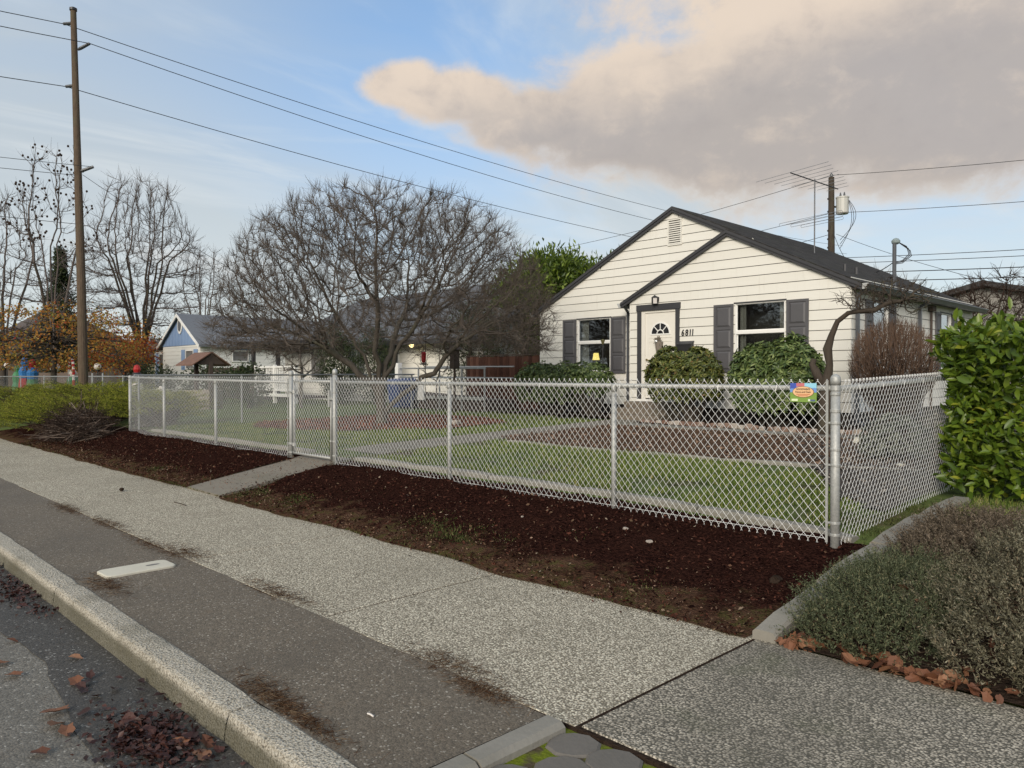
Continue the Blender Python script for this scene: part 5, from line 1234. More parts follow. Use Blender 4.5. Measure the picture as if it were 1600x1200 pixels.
simple_window(h3, (-48.6, 18.98, 1.95), 1.25, 1.2, 'x', -1, M_WHITE, G_WIN)
for x_ in (-49.25, -47.3): MB().box(x_, x_ + .55, 18.93, 18.97, 1.92, 3.18).build('shutter', M_BLUE, h3)
simple_window(h3, (-46.38, 20.95, 2.42), 1.1, .72, 'y', 1, M_WHITE, G_WIN)
MB().box(-46.378, -46.355, 20.8, 22.2, 3.16, 3.24).build('window_trim', M_BLUE, h3)
mb = MB(); mb.box(-55.2, -52.52, 19.4, 26, .3, 3.3); mb.build('annexe_wall', M_CREAMW, h3); MB().box(-55.5, -52.52, 19.1, 26, 3.32, 3.5).build('annexe_roof', M_ROOF2, h3)
simple_window(h3, (-54.2, 19.38, .95), 1.6, 2.1, 'x', -1, M_WHITE, G_WIN, mull=1); MB().box(-54.85, -54.25, 19.34, 19.39, .95, 3.1).build('shutter', M_BLUE, h3)
# yellow house far off, dark hip roof, pale house on the right
h4 = thing('yellow_house', 'small yellow house far down the street behind red leaved trees', 'house', (-80, 27, .5))
MB().box(-84, -77, 25, 33, .3, 3.0).build('wall', M_YELLOW, h4); MB().prism([(-84.5, 24.6, 3.0), (-84.5, 33.4, 3.0), (-84.5, 29, 5.2)], (8, 0, 0)).build('roof', M_ROOF_BR, h4); simple_window(h4, (-82.5, 25, 1.0), 1.4, 1.5, 'x', -1, M_WHITE, G_WIN)
h6 = thing('hip_roof_house', 'house with a big dark brown hip roof behind the orange sweetgum', 'house', (-78, 18, .5))
MB().box(-88, -70, 13, 24, .3, 3.1).build('wall', plain('tan_wall', (0.24, 0.19, 0.15), .9), h6)
MB().add([(-89, 12.2, 3.1), (-69, 12.2, 3.1), (-69, 25, 3.1), (-89, 25, 3.1), (-83, 18.5, 7.4), (-75, 18.5, 7.4)], [(0, 1, 5, 4), (1, 2, 5), (2, 3, 4, 5), (3, 0, 4), (3, 2, 1, 0)]).build('roof', M_ROOF_BR, h6)
simple_window(h6, (-74, 12.98, 1.2), 1.6, 1.4, 'x', -1, M_WHITE, G_WIN)
h5 = thing('grey_gabled_house', 'pale grey house with a low dark gable roof behind the brushy bare tree', 'house', (-9, 38, .5))
MB().box(-13.2, -4.6, 36.6, 46, .3, 4.2).build('wall', plain('pale_taupe_wall', (0.36, 0.34, 0.31), .8), h5)
MB().prism([(-13.2, 36.58, 4.2), (-4.6, 36.58, 4.2), (-8.9, 36.58, 5.25)], (0, .1, 0)).build('gable', plain('taupe_gable', (0.30, 0.285, 0.26), .8), h5)
mb = MB()
for s_ in (-1, 1):
    xa, xb = -8.9, -8.9 + s_ * 4.9; mb.hexa([(xa, 36.1, 5.30), (xb, 36.1, 4.05), (xb, 46.4, 4.05), (xa, 46.4, 5.30), (xa, 36.1, 5.52), (xb, 36.1, 4.27), (xb, 46.4, 4.27), (xa, 46.4, 5.52)])
mb.build('roof', M_ROOF, h5); simple_window(h5, (-7.2, 36.58, 1.9), 1.3, 1.4, 'x', -1, M_WHITE, G_WIN)
# house across the street, seen only in the window reflections
h7 = thing('far_side_house', 'dark roofed house across the street mirrored in the front windows', 'house', (-30, -24, 0))
MB().box(-36, -22, -30, -22, 0, 3.2).build('wall', plain('grey_green_wall', (0.25, 0.27, 0.23), .8), h7); MB().prism([(-37, -30.6, 3.2), (-37, -21.4, 3.2), (-37, -26, 5.6)], (16, 0, 0)).build('roof', M_ROOF_BR, h7); simple_window(h7, (-30, -22, 1.2), 1.6, 1.4, 'x', 1, M_WHITE, G_WIN)
# distant board fence and garden ornaments
ff = thing('far_board_fence', 'weathered board fence behind the garden ornaments far down the street', 'fence', (-58, 14.5, .5))
for k in range(40): MB().box(-66 + k * .4, -66 + k * .4 + .38, 14.5, 14.53, .4, 1.75 + .03 * random.random()).build('fence_board', plain('grey_brown_boards', (0.13, 0.095, 0.075), .9) if k == 0 else bpy.data.materials['grey_brown_boards'], ff)
M_ORED, M_OBLUE, M_OGREEN, M_OWHITE = flat('ornament_red', (0.42, 0.02, 0.02)), flat('ornament_blue', (0.03, 0.19, 0.50)), flat('ornament_green', (0.05, 0.22, 0.09)), flat('ornament_white', (0.72, 0.66, 0.60))
def globe(px_, py_, pz_, r_, m, lab):
    t = thing('lawn_globe', lab, 'garden ornament', (px_, py_, .45), 'round lawn globes behind the old fence')
    MB().lathe([(r_ * math.sin(math.pi * k / 10) + .002, -r_ * math.cos(math.pi * k / 10)) for k in range(11)], (px_, py_, pz_), 14).build('globe', m, t, smooth=True); MB().tube([(px_, py_, .4), (px_, py_, pz_ - r_ * .9)], .03, 6).build('stake', M_BLACK, t)
globe(-52.6, 10.2, 2.15, .17, M_OWHITE, 'pinkish white lawn globe on a stake at the far end of the ornament row')
globe(-49.0, 11.8, 1.98, .26, M_OWHITE, 'large white lawn globe beside the sweetgum trunk'); globe(-46.2, 13.2, 2.05, .19, M_OWHITE, 'small white lawn globe on a dark stake near the candy striped arch')
globe(-46.9, 12.6, 2.22, .17, M_OBLUE, 'blue lawn globe next to the candy striped arch')
def figure(px_, py_, h_, cols, lab):
    t = thing('lawn_ornament', lab, 'garden ornament', (px_, py_, .45))
    MB().lathe([(.30, .45), (.34, .8), (.26, h_ * .55)], (px_, py_, 0), 10).build('base', cols[0], t); MB().lathe([(.27, h_ * .55), (.31, h_ * .7), (.20, h_ * .82)], (px_, py_, 0), 10).build('middle', cols[1], t)
    MB().lathe([(.14, h_ * .82), (.20, h_ * .90), (.13, h_), (.02, h_ + .05)], (px_, py_, 0), 10).build('top', cols[2], t)
figure(-51.3, 10.8, 2.55, (M_ORED, M_OBLUE, M_OBLUE), 'tall blue and red inflatable lawn decoration behind the old fence'); figure(-50.4, 11.0, 2.45, (M_OGREEN, M_OBLUE, M_ORED), 'teal inflatable lawn decoration with a red top')
figure(-51.9, 10.6, 2.15, (M_OGREEN, M_OGREEN, M_OGREEN), 'dark green tree shaped lawn decoration'); figure(-47.4, 12.3, 1.85, (M_OGREEN, M_OGREEN, M_OWHITE), 'light green lawn decoration under the candy striped arch')
figure(-44.2, 14.6, 2.1, (M_OWHITE, M_BLACK, M_ORED), 'red topped black and white lawn decoration in front of the yellow house')
ar = thing('candy_arch', 'red and white striped garden arch behind the old fence', 'garden ornament', (-47.5, 12.2, .45))
pts = [Vector((-47.95 + .42 * (1 - math.cos(math.pi * k / 12)) * 1.0, 12.25, 1.9 + .55 * math.sin(math.pi * k / 12))) for k in range(13)]
pts = [Vector((-47.95, 12.25, .45 + .29 * k)) for k in range(5)] + pts[0:] + [Vector((-47.11, 12.25, 1.6 - .3 * k)) for k in range(4)]
for k, (a, b) in enumerate(zip(pts, pts[1:])): MB().tube([a, b], .075, 7).build('stripe', M_ORED if k % 2 else M_OWHITE, ar)
for (x_, y_, s_, lab) in ((-25.2, 8.6, 1.0, 'small white pedestal bird bath seen through the fence mesh'), (-25.9, 9.3, .8, 'small white stone urn seen through the far end of the fence')):
    t = thing('bird_bath', lab, 'garden ornament', (x_, y_, .4)); MB().lathe([(.16, 0), (.10, .08), (.06, .3), (.09, .55), (.05, .6)], (x_, y_, .38), 12).build('pedestal', M_OWHITE, t); MB().lathe([(.06, .58), (.26, .66), (.28, .72), (.22, .70)], (x_, y_, .38), 14).build('bowl', M_OWHITE, t)
t = thing('garden_statue', 'pale stone garden statue seen through the mesh next to the bird bath', 'garden ornament', (-24.8, 8.9, .4))
MB().lathe([(.17, 0), (.20, .15), (.13, .35), (.16, .5), (.08, .62), (.10, .74), (.03, .84)], (-24.8, 8.9, .38), 10).build('figure', M_OWHITE, t); MB().box(-25.0, -24.6, 8.7, 9.1, .3, .40).build('plinth', M_STONE, t)

# ------------------------------------------------------------------ utility poles and wires
up = thing('utility_pole', 'tall weathered wooden transmission pole rising above the autumn trees', 'utility pole', (-29.92, 8.1, .4))
MB().tube([(-29.92, 8.1, 0.2), (-29.96, 8.05, 5), (-30.03, 7.96, 10), (-30.1, 7.89, 14.46)], [.165, .145, .115, .095], 14).build('pole', M_POLE, up, smooth=False)
MB().lathe([(.125, 0), (.125, .08), (.05, .12)], (-30.1, 7.89, 14.42), 12).build('pole_cap', M_BLACK, up)
rgt = Vector((math.cos(R(45.5)), math.sin(R(45.5)), 0))
def insul(p, side, L_, rise, r_=.06):
    a = Vector(p); b = a + rgt * side * L_ + Vector((0, 0, rise)); MB().tube([a, a.lerp(b, .25), b], [r_ * .7, r_, r_ * .85], 8).build('insulator', M_INS, up); return b
i1 = insul((-30.1, 7.9, 13.98), -1, .36, -.02); i2 = insul((-30.0, 8.0, 13.05), 1, .42, .22); i3 = insul((-30.06, 7.95, 11.80), -1, .36, -.04); i4 = insul((-30.0, 8.0, 8.75), 1, .52, .18)
def wire(lab, pts, r_=.012, grp=None, name='power_line', n=24):
    """cable sagging between the given points: each entry after the first may carry a sag"""
    out = []
    for (a, sa), (b, sb) in zip(pts, pts[1:]):
        a = Vector(a); b = Vector(b)
        for k in range(n + 1):
            f_ = k / n
            if out and k == 0: continue
            p = a.lerp(b, f_); p.z -= 4 * sb * f_ * (1 - f_); out.append(p)
    o = MB().tube(out, r_, 5).build(name, M_CABLE); return tag(o, lab, 'cable', grp)
for nm, p, e, s_ in (('topmost power line crossing from the tall pole over the white house', i1, (-30, 74, 14.0), 1.05), ('second power line on the long insulator of the tall pole', i2, (-29.6, 74, 13.2), 1.35), ('third power line on the tall pole below the other two', i3, (-30, 74, 11.8), 1.15)):
    wire(nm, [((p.x - .15, -34, p.z + .1), 0), (p, 1.05), (e, s_)], .014)
wire('upper thin secondary wire running away from the arm of the tall pole', [((-31.5, -10, 8.8), 0), (i4, .25)], .010); wire('lower thin secondary wire tied to the tall pole', [((-31.6, -10, 8.3), 0), ((-29.98, 7.98, 8.62), .2)], .010)
wire('lowest telephone wire tied to the tall pole among the sweetgum twigs', [((-31.6, -10, 7.4), 0), ((-29.96, 8.0, 6.9), .2)], .011)
wire('short slanting service wire from the tall pole down to the bare tree', [((-29.9, 8.1, 8.65), 0), ((-25.5, 16.5, 3.1), .25)], .009)
rp_ = thing('utility_pole', 'dark wooden utility pole with a transformer behind the white house roof', 'utility pole', (-15.14, 36, .5))
MB().tube([(-15.14, 36, .3), (-15.12, 36, 6), (-15.14, 36, 10.9)], [.19, .165, .13], 12).build('pole', M_BARK_D, rp_); MB().lathe([(.03, 0), (.07, .06), (.07, .16), (.02, .22)], (-15.14, 36, 10.88), 8).build('insulator', M_INS, rp_)
MB().lathe([(.26, 0), (.28, .06), (.28, .72), (.30, .74), (.30, .80), (.10, .84)], (-14.72, 36.25, 9.15), 14).build('transformer', M_XFMR, rp_)
for a in (-.09, .09): MB().lathe([(.03, 0), (.05, .08), (.02, .22)], (-14.72 + a, 36.25, 9.95), 7).build('bushing', M_INS, rp_)
MB().tube([(-15.0, 36.05, 9.5), (-14.9, 36.15, 9.5)], .05, 6).build('bracket', M_TRIM, rp_)
for z_ in (9.9, 9.3, 8.4, 8.0, 7.6): MB().tube([(-15.3, 35.95, z_), (-15.02, 36.0, z_ + .02)], .045, 6).build('bracket', M_TRIM, rp_)
for k in range(3): MB().tube([(-14.5 - .35 * f_ + (.55 - .1 * k) * math.sin(math.pi * f_), 36.3, 9.85 - (1.9 + .2 * k) * f_) for f_ in [i / 12 for i in range(13)]], .012, 5).build('drip_loop', M_CABLE, rp_)
wire('single line from the top of the transformer pole crossing behind the roofs', [((-62, 36, 11.2), 0), ((-15.14, 36, 11.0), 1.6), ((34, 36, 11.4), 1.7)], .012)
wire('second line from the middle of the transformer pole', [((-62, 36, 9.2), 0), ((-15.1, 35.9, 9.2), 1.3), ((34, 36, 9.4), 1.4)], .012)
for k, z_ in enumerate((7.0, 6.75, 6.3, 5.9)): wire(('uppermost', 'second', 'third', 'lowest')[k] + ' of the low cables behind the gutter and grey gabled house', [((-62, 36.2, z_ + .2), 0), ((-15.0, 36.15, z_ + .1), .9), ((34, 36.2, z_), .9)], .014 if k < 2 else .020)
wire('sagging service drop from the transformer pole to the roof mast', [((-15.0, 35.9, 8.3), 0), ((-6.6, 19.35, 4.30), .95)], .011, name='service_drop')
wire('slanting wire from the transformer pole down behind the service mast', [((-14.9, 36.0, 8.2), 0), ((-3.5, 30, 3.6), .3)], .010, name='service_drop')
wire('thin wire from the transformer pole sloping down behind the roof ridge', [((-15.2, 35.9, 8.2), 0), ((-24, 28, 5.6), .2)], .012, name='service_drop')
# ------------------------------------------------------------------ plant tools
def colonize(seed, par, att, step, kill, infl, iters, trop=(0, 0, 0), jit=0.15, r=None):
    r = r or rng; pos = [np.array(p, float) for p in seed]; par = list(par); trop = np.array(trop, float)
    att = np.array(att, float); P = np.array(pos); dd = np.linalg.norm(att[:, None] - P[None], axis=2); near = dd.argmin(1); dist = dd.min(1)
    used = {}
    for it in range(iters):
        if len(att) == 0: break
        act = dist < infl
        if not act.any(): break
        P = np.array(pos); v = att[act] - P[near[act]]; v /= np.linalg.norm(v, axis=1, keepdims=True) + 1e-9
        idx, inv = np.unique(near[act], return_inverse=True); acc = np.zeros((len(idx), 3)); np.add.at(acc, inv, v)
        acc /= np.linalg.norm(acc, axis=1, keepdims=True) + 1e-9; acc = acc + trop + jit * r.normal(size=acc.shape); acc /= np.linalg.norm(acc, axis=1, keepdims=True) + 1e-9
        new = []; 
        for i_, d_ in zip(idx, acc):
            if used.get(i_, 0) > 5: continue
            used[i_] = used.get(i_, 0) + 1; q = P[i_] + d_ * step; pos.append(q); par.append(int(i_)); new.append(q)
        if not new: break
        new = np.array(new); b0 = len(pos) - len(new); dn = np.linalg.norm(att[:, None] - new[None], axis=2); k = dn.argmin(1); dm_ = dn.min(1); better = dm_ < dist
        near = np.where(better, b0 + k, near); dist = np.where(better, dm_, dist); keep = dist > kill; att, near, dist = att[keep], near[keep], dist[keep]
    return np.array(pos), np.array(par)
def radii(par, r0, p=2.3):
    n = len(par); a = np.zeros(n); kids = np.zeros(n, int)
    for i in range(n - 1, 0, -1):
        if kids[i] == 0: a[i] = r0 ** p
        a[par[i]] += a[i]; kids[par[i]] += 1
    if a[0] == 0: a[0] = r0 ** p
    return a ** (1 / p), kids
def twigs(P, D, m, lo, hi, spread, up, r0, r=None):
    """m fine two-piece twigs at each point"""
    r = r or rng; P = np.repeat(P, m, 0); D = np.repeat(D, m, 0); d = D + spread * r.normal(size=P.shape) + np.array([0, 0, up]); d /= np.linalg.norm(d, axis=1, keepdims=True)
    L = r.uniform(lo, hi, len(P))[:, None]; mid = P + d * L * 0.5; d2 = d + 0.20 * r.normal(size=P.shape) + np.array([0, 0, up * 0.6]); d2 /= np.linalg.norm(d2, axis=1, keepdims=True); end = mid + d2 * L * 0.5
    a = np.concatenate([P, mid]); b = np.concatenate([mid, end]); n = len(P)
    return a, b, np.concatenate([np.full(n, r0), np.full(n, r0 * .8)]), np.concatenate([np.full(n, r0 * .8), np.full(n, r0 * .35)]), end, d2
def bare_tree(name, label, seed, par, att, step, kill, infl, iters, r0, mt, m_trunk, m_twig, group=None, trop=(0, 0, .1), jit=.15, tw=(3, .15, .4, .5, .4, .003), thick=.03, pw=2.3, smooth_r=None, cat='tree'):
    P, par = colonize(seed, par, att, step, kill, infl, iters, trop, jit); rad, kids = radii(par, r0, pw)
    if smooth_r: rad = np.minimum(rad, smooth_r)
    i = np.arange(1, len(P)); a, b = P[par[i]], P[i]; rb = rad[i]; ra = np.minimum(rad[par[i]], rb * 1.35)
    D = b - a; D /= np.linalg.norm(D, axis=1, keepdims=True) + 1e-9; big = rb > thick
    t = thing(name, label, cat, tuple(P[0]), group)
    v, f = tubes(a[big] - D[big] * (ra[big] * .35)[:, None], b[big] + D[big] * (rb[big] * .35)[:, None], ra[big], rb[big], 8); np_obj('trunk', v, f, m_trunk, t, smooth=True)
    sm = ~big; v1, f1 = tubes(a[sm], b[sm], ra[sm], rb[sm], 4)
    fine = rb < r0 * 2.6; ta, tb, tra, trb, ends, ed_ = twigs(b[fine], D[fine], *tw); v2, f2 = tubes(ta, tb, tra, trb, 3)
    v = np.concatenate([v1, v2]); o = np_obj('crown', v, [f1, f2 + len(v1)], m_twig, t)
    return t, P, ends, ed_
def ell(c, r, n, shell=0.0, zmin=None, rr=None):
    """random points in an ellipsoid, pushed towards the shell"""
    rr = rr or rng; d = rr.normal(size=(n, 3)); d /= np.linalg.norm(d, axis=1, keepdims=True); u = rr.random(n) ** (1 / 3); u = shell + (1 - shell) * u if shell else u
    p = np.array(c) + d * u[:, None] * np.array(r)
    return p if zmin is None else p[p[:, 2] > zmin]
def leafmesh(P, D, L, W_, fold=.25, r=None, droop=0.0):
    """folded diamond leaves: two triangles along the midrib"""
    r = r or rng; n = len(P); D = D / (np.linalg.norm(D, axis=1, keepdims=True) + 1e-9); rv = r.normal(size=(n, 3)); S_ = np.cross(D, rv); S_ /= np.linalg.norm(S_, axis=1, keepdims=True) + 1e-9; N_ = np.cross(S_, D)
    L = np.broadcast_to(L, (n,))[:, None]; W_ = np.broadcast_to(W_, (n,))[:, None]
    base = P; tip = P + D * L + N_ * (-droop * L); m_ = P + D * L * .5
    l_ = m_ + S_ * W_ * .5 + N_ * W_ * fold; q = m_ - S_ * W_ * .5 + N_ * W_ * fold
    v = np.stack([base, l_, tip, q], 1).reshape(-1, 3); b = (np.arange(n) * 4)[:, None]
    f = np.concatenate([b + np.array([[0, 2, 1]]), b + np.array([[0, 3, 2]])], 0); return v, f
def broadleaf(P, D, L, W_, up=None, r=None, fold=.18):
    """six-point leaves with a rounded blade, upper side turned to the light"""
    r = r or rng; n = len(P); D = D / (np.linalg.norm(D, axis=1, keepdims=True) + 1e-9)
    U = (np.array([0, 0, 1.]) if up is None else up) + .45 * r.normal(size=(n, 3)); S_ = np.cross(D, U); S_ /= np.linalg.norm(S_, axis=1, keepdims=True) + 1e-9; N_ = np.cross(S_, D)
    L = np.broadcast_to(L, (n,))[:, None]; W_ = np.broadcast_to(W_, (n,))[:, None]; c = lambda f_, s_, h_: P + D * L * f_ + S_ * W_ * s_ + N_ * W_ * h_ - N_ * L * .22 * f_ * f_
    v = np.stack([c(0, 0, 0), c(.35, .46, fold), c(.72, .40, fold * .8), c(1.0, 0, 0), c(.72, -.40, fold * .8), c(.35, -.46, fold), c(.5, 0, -.02)], 1).reshape(-1, 3); b = (np.arange(n) * 7)[:, None]
    tri = [(0, 6, 1), (1, 6, 2), (2, 6, 3), (3, 6, 4), (4, 6, 5), (5, 6, 0)]; f = np.concatenate([b + np.array([t_]) for t_ in tri], 0); return v, f
def sph_dirs(n, r=None, zmin=-1.0):
    r = r or rng; d = r.normal(size=(int(n * 2.5) + 20, 3)); d /= np.linalg.norm(d, axis=1, keepdims=True); return d[d[:, 2] > zmin][:n]

# ------------------------------------------------------------------ the bare maple in the yard
def maple():
    bx, by = -14.66, 10.19; rr = np.random.default_rng(5)
    att = ell((bx + .05, by + .1, 2.45), (3.95, 3.95, 3.55), 11000, .30, 1.9, rr); att = att[att[:, 2] < 5.35 + .5 * vnoise(att[:, 0], att[:, 1], .5, 4)]
    rad2 = np.hypot(att[:, 0] - bx, att[:, 1] - by); att = att[att[:, 2] > 1.75 + .12 * rad2 - .05 * rad2 ** 2 + .5]
    low = ell((bx - 1.6, by - 1.6, 2.35), (1.5, 1.5, .5), 260, 0, None, rr); att = np.concatenate([att, low])
    seed = [(bx, by, .35), (bx, by, .6), (bx - .02, by + .0, .85), (bx - .05, by - .02, 1.1)]; par = [0, 0, 1, 2]
    # six main limbs leaving the short trunk
    for k, (ax, ay, z2) in enumerate(((-.9, -.75, 1.0), (-.5, -.45, 1.35), (.1, -.2, 1.5), (.35, .5, 1.35), (.85, .8, 1.05), (-.2, .6, 1.4))):
        p = 3 if k != 4 else 1; q = np.array(seed[p]); 
        for s_ in range(1, 6):
            f_ = s_ / 5; c = q + np.array([ax * f_, ay * f_, z2 * (f_ ** .8)]) + .04 * rr.normal(size=3); seed.append(tuple(c)); par.append(p); p = len(seed) - 1
    return bare_tree('maple_tree', 'wide domed bare maple with many forking trunks in the front yard', seed, par, att, .115, .165, 1.4, 110, .0044, None, M_BARK, M_TWIG, trop=(0, 0, .16), jit=.09, tw=(6, .12, .42, .36, .42, .0032), thick=.022, pw=2.25)
maple()
# small pale stemmed shrub near the white railing
def small_bare(name, label, base, h, wd, n, m1, m2, r0=.006, seedn=1, group=None, tw=(3, .1, .3, .5, .3, .004), lean=(0, 0), cat='tree', low=.35, step=.16):
    rr = np.random.default_rng(seedn); b = np.array(base, float)
    att = ell((b[0] + lean[0], b[1] + lean[1], b[2] + h * (.5 + low / 2)), (wd, wd, h * (1 - low) / 2), n, .2, None, rr)
    seed = [tuple(b + np.array([0, 0, h * low * k / 4 - (.15 if k == 0 else 0)]) + (.02 * rr.normal(size=3) if k else 0)) for k in range(5)]; par = [0, 0, 1, 2, 3]
    return bare_tree(name, label, seed, par, att, step * h / 3, step * 1.5 * h / 3, 1.6 * h / 3 + wd, 70, r0, None, m1, m2, group, tw=tw, thick=r0 * 2.5, cat=cat)
small_bare('bare_shrub', 'small pale stemmed bare shrub beside the white railing', (-23.6, 13.1, .45), 2.6, 1.1, 60, M_BARK_G, M_BARK_G, .014, 3, tw=(2, .2, .45, .5, .3, .006), cat='shrub')
small_bare('sapling', 'thin leafless sapling in front of the pale siding', (-16.4, 13.2, .45), 2.7, .8, 120, M_BARK_G, M_TWIG_F, .005, 4, tw=(2, .1, .3, .5, .3, .003), cat='tree')
# tall background trees on the left
def vase(name, label, base, h, wd, n, z0, m1, m2, r0, sd, stems=7, tw=(3, .4, 1.1, .4, .5, .012), group=None, thick=.06, trop=(0, 0, .25)):
    rr = np.random.default_rng(sd); b = np.array(base, float); hc = h - z0
    u = rr.random((n, 3)); z = u[:, 0] ** .75; rw = wd * np.sin(np.clip(.18 + z * .95, 0, 1) * np.pi * .86) ** .8 * np.sqrt(u[:, 1]); an = 2 * np.pi * u[:, 2]
    att = np.stack([b[0] + rw * np.cos(an), b[1] + rw * np.sin(an), b[2] + z0 + z * hc], 1)
    seed = [tuple(b - np.array([0, 0, .3]))]; par = [0]; p = 0
    for k in range(1, 4): seed.append(tuple(b + np.array([0, 0, z0 * k / 3]))); par.append(p); p = len(seed) - 1
    root = p
    for s_ in range(stems):
        an = 2 * math.pi * s_ / stems + rr.normal() * .3; p = root; sp = rr.uniform(.12, .52)
        for k in range(1, 7):
            f_ = k / 6; seed.append(tuple(b + np.array([math.cos(an) * wd * sp * f_, math.sin(an) * wd * sp * f_, z0 + hc * .55 * f_]) + .03 * rr.normal(size=3) * h / 10)); par.append(p); p = len(seed) - 1
    return bare_tree(name, label, seed, par, att, h * .028, h * .045, h * .22, 70, r0, None, m1, m2, group, trop=trop, jit=.12, tw=tw, thick=thick, pw=2.0)
vase('bare_tree', 'tall vase shaped bare tree with many upright stems behind the red leaved trees', (-63.2, 21.3, .5), 16.2, 5.2, 2300, 2.6, M_BARK_D, M_TWIG_F, .017, 21, 10, (5, .4, 1.3, .40, .35, .011))
vase('bare_tree', 'slender grey bare tree behind the roof of the blue gabled house', (-79.8, 33, .5), 14.5, 3.4, 420, 2.5, M_BARK_G, M_TWIG_F, .020, 22, 6, (3, .5, 1.3, .35, .5, .013))
vase('bare_tree', 'bare tree at the end of the street beside the dark hip roof', (-59.5, 11.3, .5), 13.0, 3.4, 520, 2.2, M_BARK_D, M_TWIG_F, .018, 23, 6, (3, .4, 1.1, .4, .4, .012))
gum, gP, gends, gd = vase('sweetgum_tree', 'sweetgum with bare seed ball topped crown and orange lower leaves', (-47.6, 11.4, .45), 13.4, 2.9, 620, 2.0, M_BARK_D, M_TWIG_F, .014, 24, 5, (3, .3, .9, .45, .5, .009), trop=(0, 0, .3))
rs = np.random.default_rng(9); top = gends[gends[:, 2] > 8.6]; top = top[rs.choice(len(top), min(170, len(top)), False)]
mb = MB()
for p in top: mb.lathe([(.005, -.07), (.05, -.045), (.06, 0), (.05, .045), (.005, .07)], (p[0], p[1], p[2] - .06), 6)
stuff(mb.build('seed_balls', M_TWIG_B, gum))
lc = ell((-47.8, 11.4, 3.5), (5.2, 5.2, 2.1), 300, .2, 1.9, rs); lP = np.repeat(lc, 17, 0) + rs.normal(size=(len(lc) * 17, 3)) * np.array([.32, .32, .14]); v, f = leafmesh(lP, rs.normal(size=lP.shape) + np.array([0, 0, -.4]), rs.uniform(.10, .17, len(lP)), rs.uniform(.09, .15, len(lP)), r=rs); stuff(np_obj('leaves', v, f, M_ORANGE, gum))
lb = ell((-47.8, 11.4, 3.2), (5.0, 5.0, 1.6), 90, .4, 1.9, rs); a0 = np.array([[-47.6, 11.4, 2.6]]) + np.array([[0, 0, 1.]]) * rs.random((len(lb), 1)) * 1.6; v, f = tubes(a0, lb, np.full(len(lb), .05), np.full(len(lb), .01), 4); np_obj('low_branches', v, f, M_BARK_D, gum)
def leafy(name, label, c, r_, n, ln, m, trunk_m=M_BARK_D, base_z=.45, k=22, sp=.28, sd=1, cat='tree', group=None, lw=.6, shell=.5, up=.2):
    rr = np.random.default_rng(sd); t = thing(name, label, cat, (c[0], c[1], base_z), group)
    cc = ell(c, r_, n, shell, None, rr); cc = cc[cc[:, 2] > base_z + .1]; P = np.repeat(cc, k, 0) + rr.normal(size=(len(cc) * k, 3)) * sp
    P = P[P[:, 2] > base_z]; D = P - np.array(c) ; D = D / (np.linalg.norm(D, axis=1, keepdims=True) + 1e-6) + .9 * rr.normal(size=P.shape) + np.array([0, 0, up])
    v, f = leafmesh(P, D, rr.uniform(.7, 1.2, len(P)) * ln, rr.uniform(.7, 1.2, len(P)) * ln * lw, r=rr); stuff(np_obj('crown', v, f, m, t))
    tz = c[2] - r_[2] * .2; mb = MB(); mb.tube([(c[0], c[1], base_z - .2), (c[0] + .03, c[1], (base_z + tz) / 2), (c[0], c[1], tz)], [r_[0] * .09 + .02, r_[0] * .07 + .015, r_[0] * .04 + .01], 8)
    for q in range(9):
        e = cc[rr.integers(len(cc))]; mb.tube([(c[0], c[1], base_z + (tz - base_z) * rr.uniform(.3, 1)), tuple((np.array(c) + e) / 2), tuple(e)], [r_[0] * .035 + .008, r_[0] * .02 + .005, .005], 5)
    mb.build('trunk', trunk_m, t); return t
leafy('autumn_tree', 'small red and orange leaved tree beside the blue gabled house', (-53.9, 17.0, 3.1), (2.0, 2.0, 1.2), 90, .20, M_REDLEAF, k=18, sp=.28, sd=31)
leafy('autumn_tree', 'low rust coloured autumn tree half hidden by the tall pole', (-59.5, 16.6, 3.0), (3.0, 3.0, 1.5), 100, .20, M_ORANGE, k=15, sp=.3, sd=32)
leafy('laurel_tree', 'dense bright green evergreen tree behind the wooden fence and the maple', (-20.0, 21.8, 3.9), (2.1, 2.1, 2.3), 560, .26, M_BAMB, k=40, sp=.26, sd=33, lw=.32, up=.4)
leafy('laurel_tree', 'darker green evergreen tree joined to the back of the bright one', (-17.6, 22.6, 3.6), (1.9, 1.9, 2.1), 420, .26, M_BAMB, k=36, sp=.26, sd=34, lw=.32, up=.4)
leafy('evergreen_shrub', 'dark olive evergreen shrub behind the wooden fence beside the laurel', (-20.2, 17.9, 2.5), (1.25, .6, 1.5), 150, .13, M_EVERG, k=30, sp=.2, sd=35, lw=.3, cat='shrub')
leafy('olive_shrub', 'twiggy olive green shrub on the near side of the wooden fence top', (-18.3, 18.6, 3.0), (1.7, 1.2, 1.7), 200, .12, island('olive_fine_leaves', [(0, (.035, .035, .016)), (1, (.105, .095, .045))], .8, .2, .1), k=26, sp=.24, sd=40, lw=.25, cat='shrub')
for (x_, y_, h_, sd, lab) in ((-25.3, 15.7, 2.6, 36, 'dark columnar arborvitae next to the white railing'), (-24.2, 16.5, 2.9, 37, 'dark columnar arborvitae behind the gate post'), (-27.3, 16.6, 3.1, 38, 'dark columnar arborvitae against the pale house porch')):
    leafy('arborvitae', lab, (x_, y_, .5 + h_ / 2), (.62, .62, h_ / 2), 150, .10, M_EVERG, k=34, sp=.13, sd=sd, lw=.35, cat='shrub', up=.8)
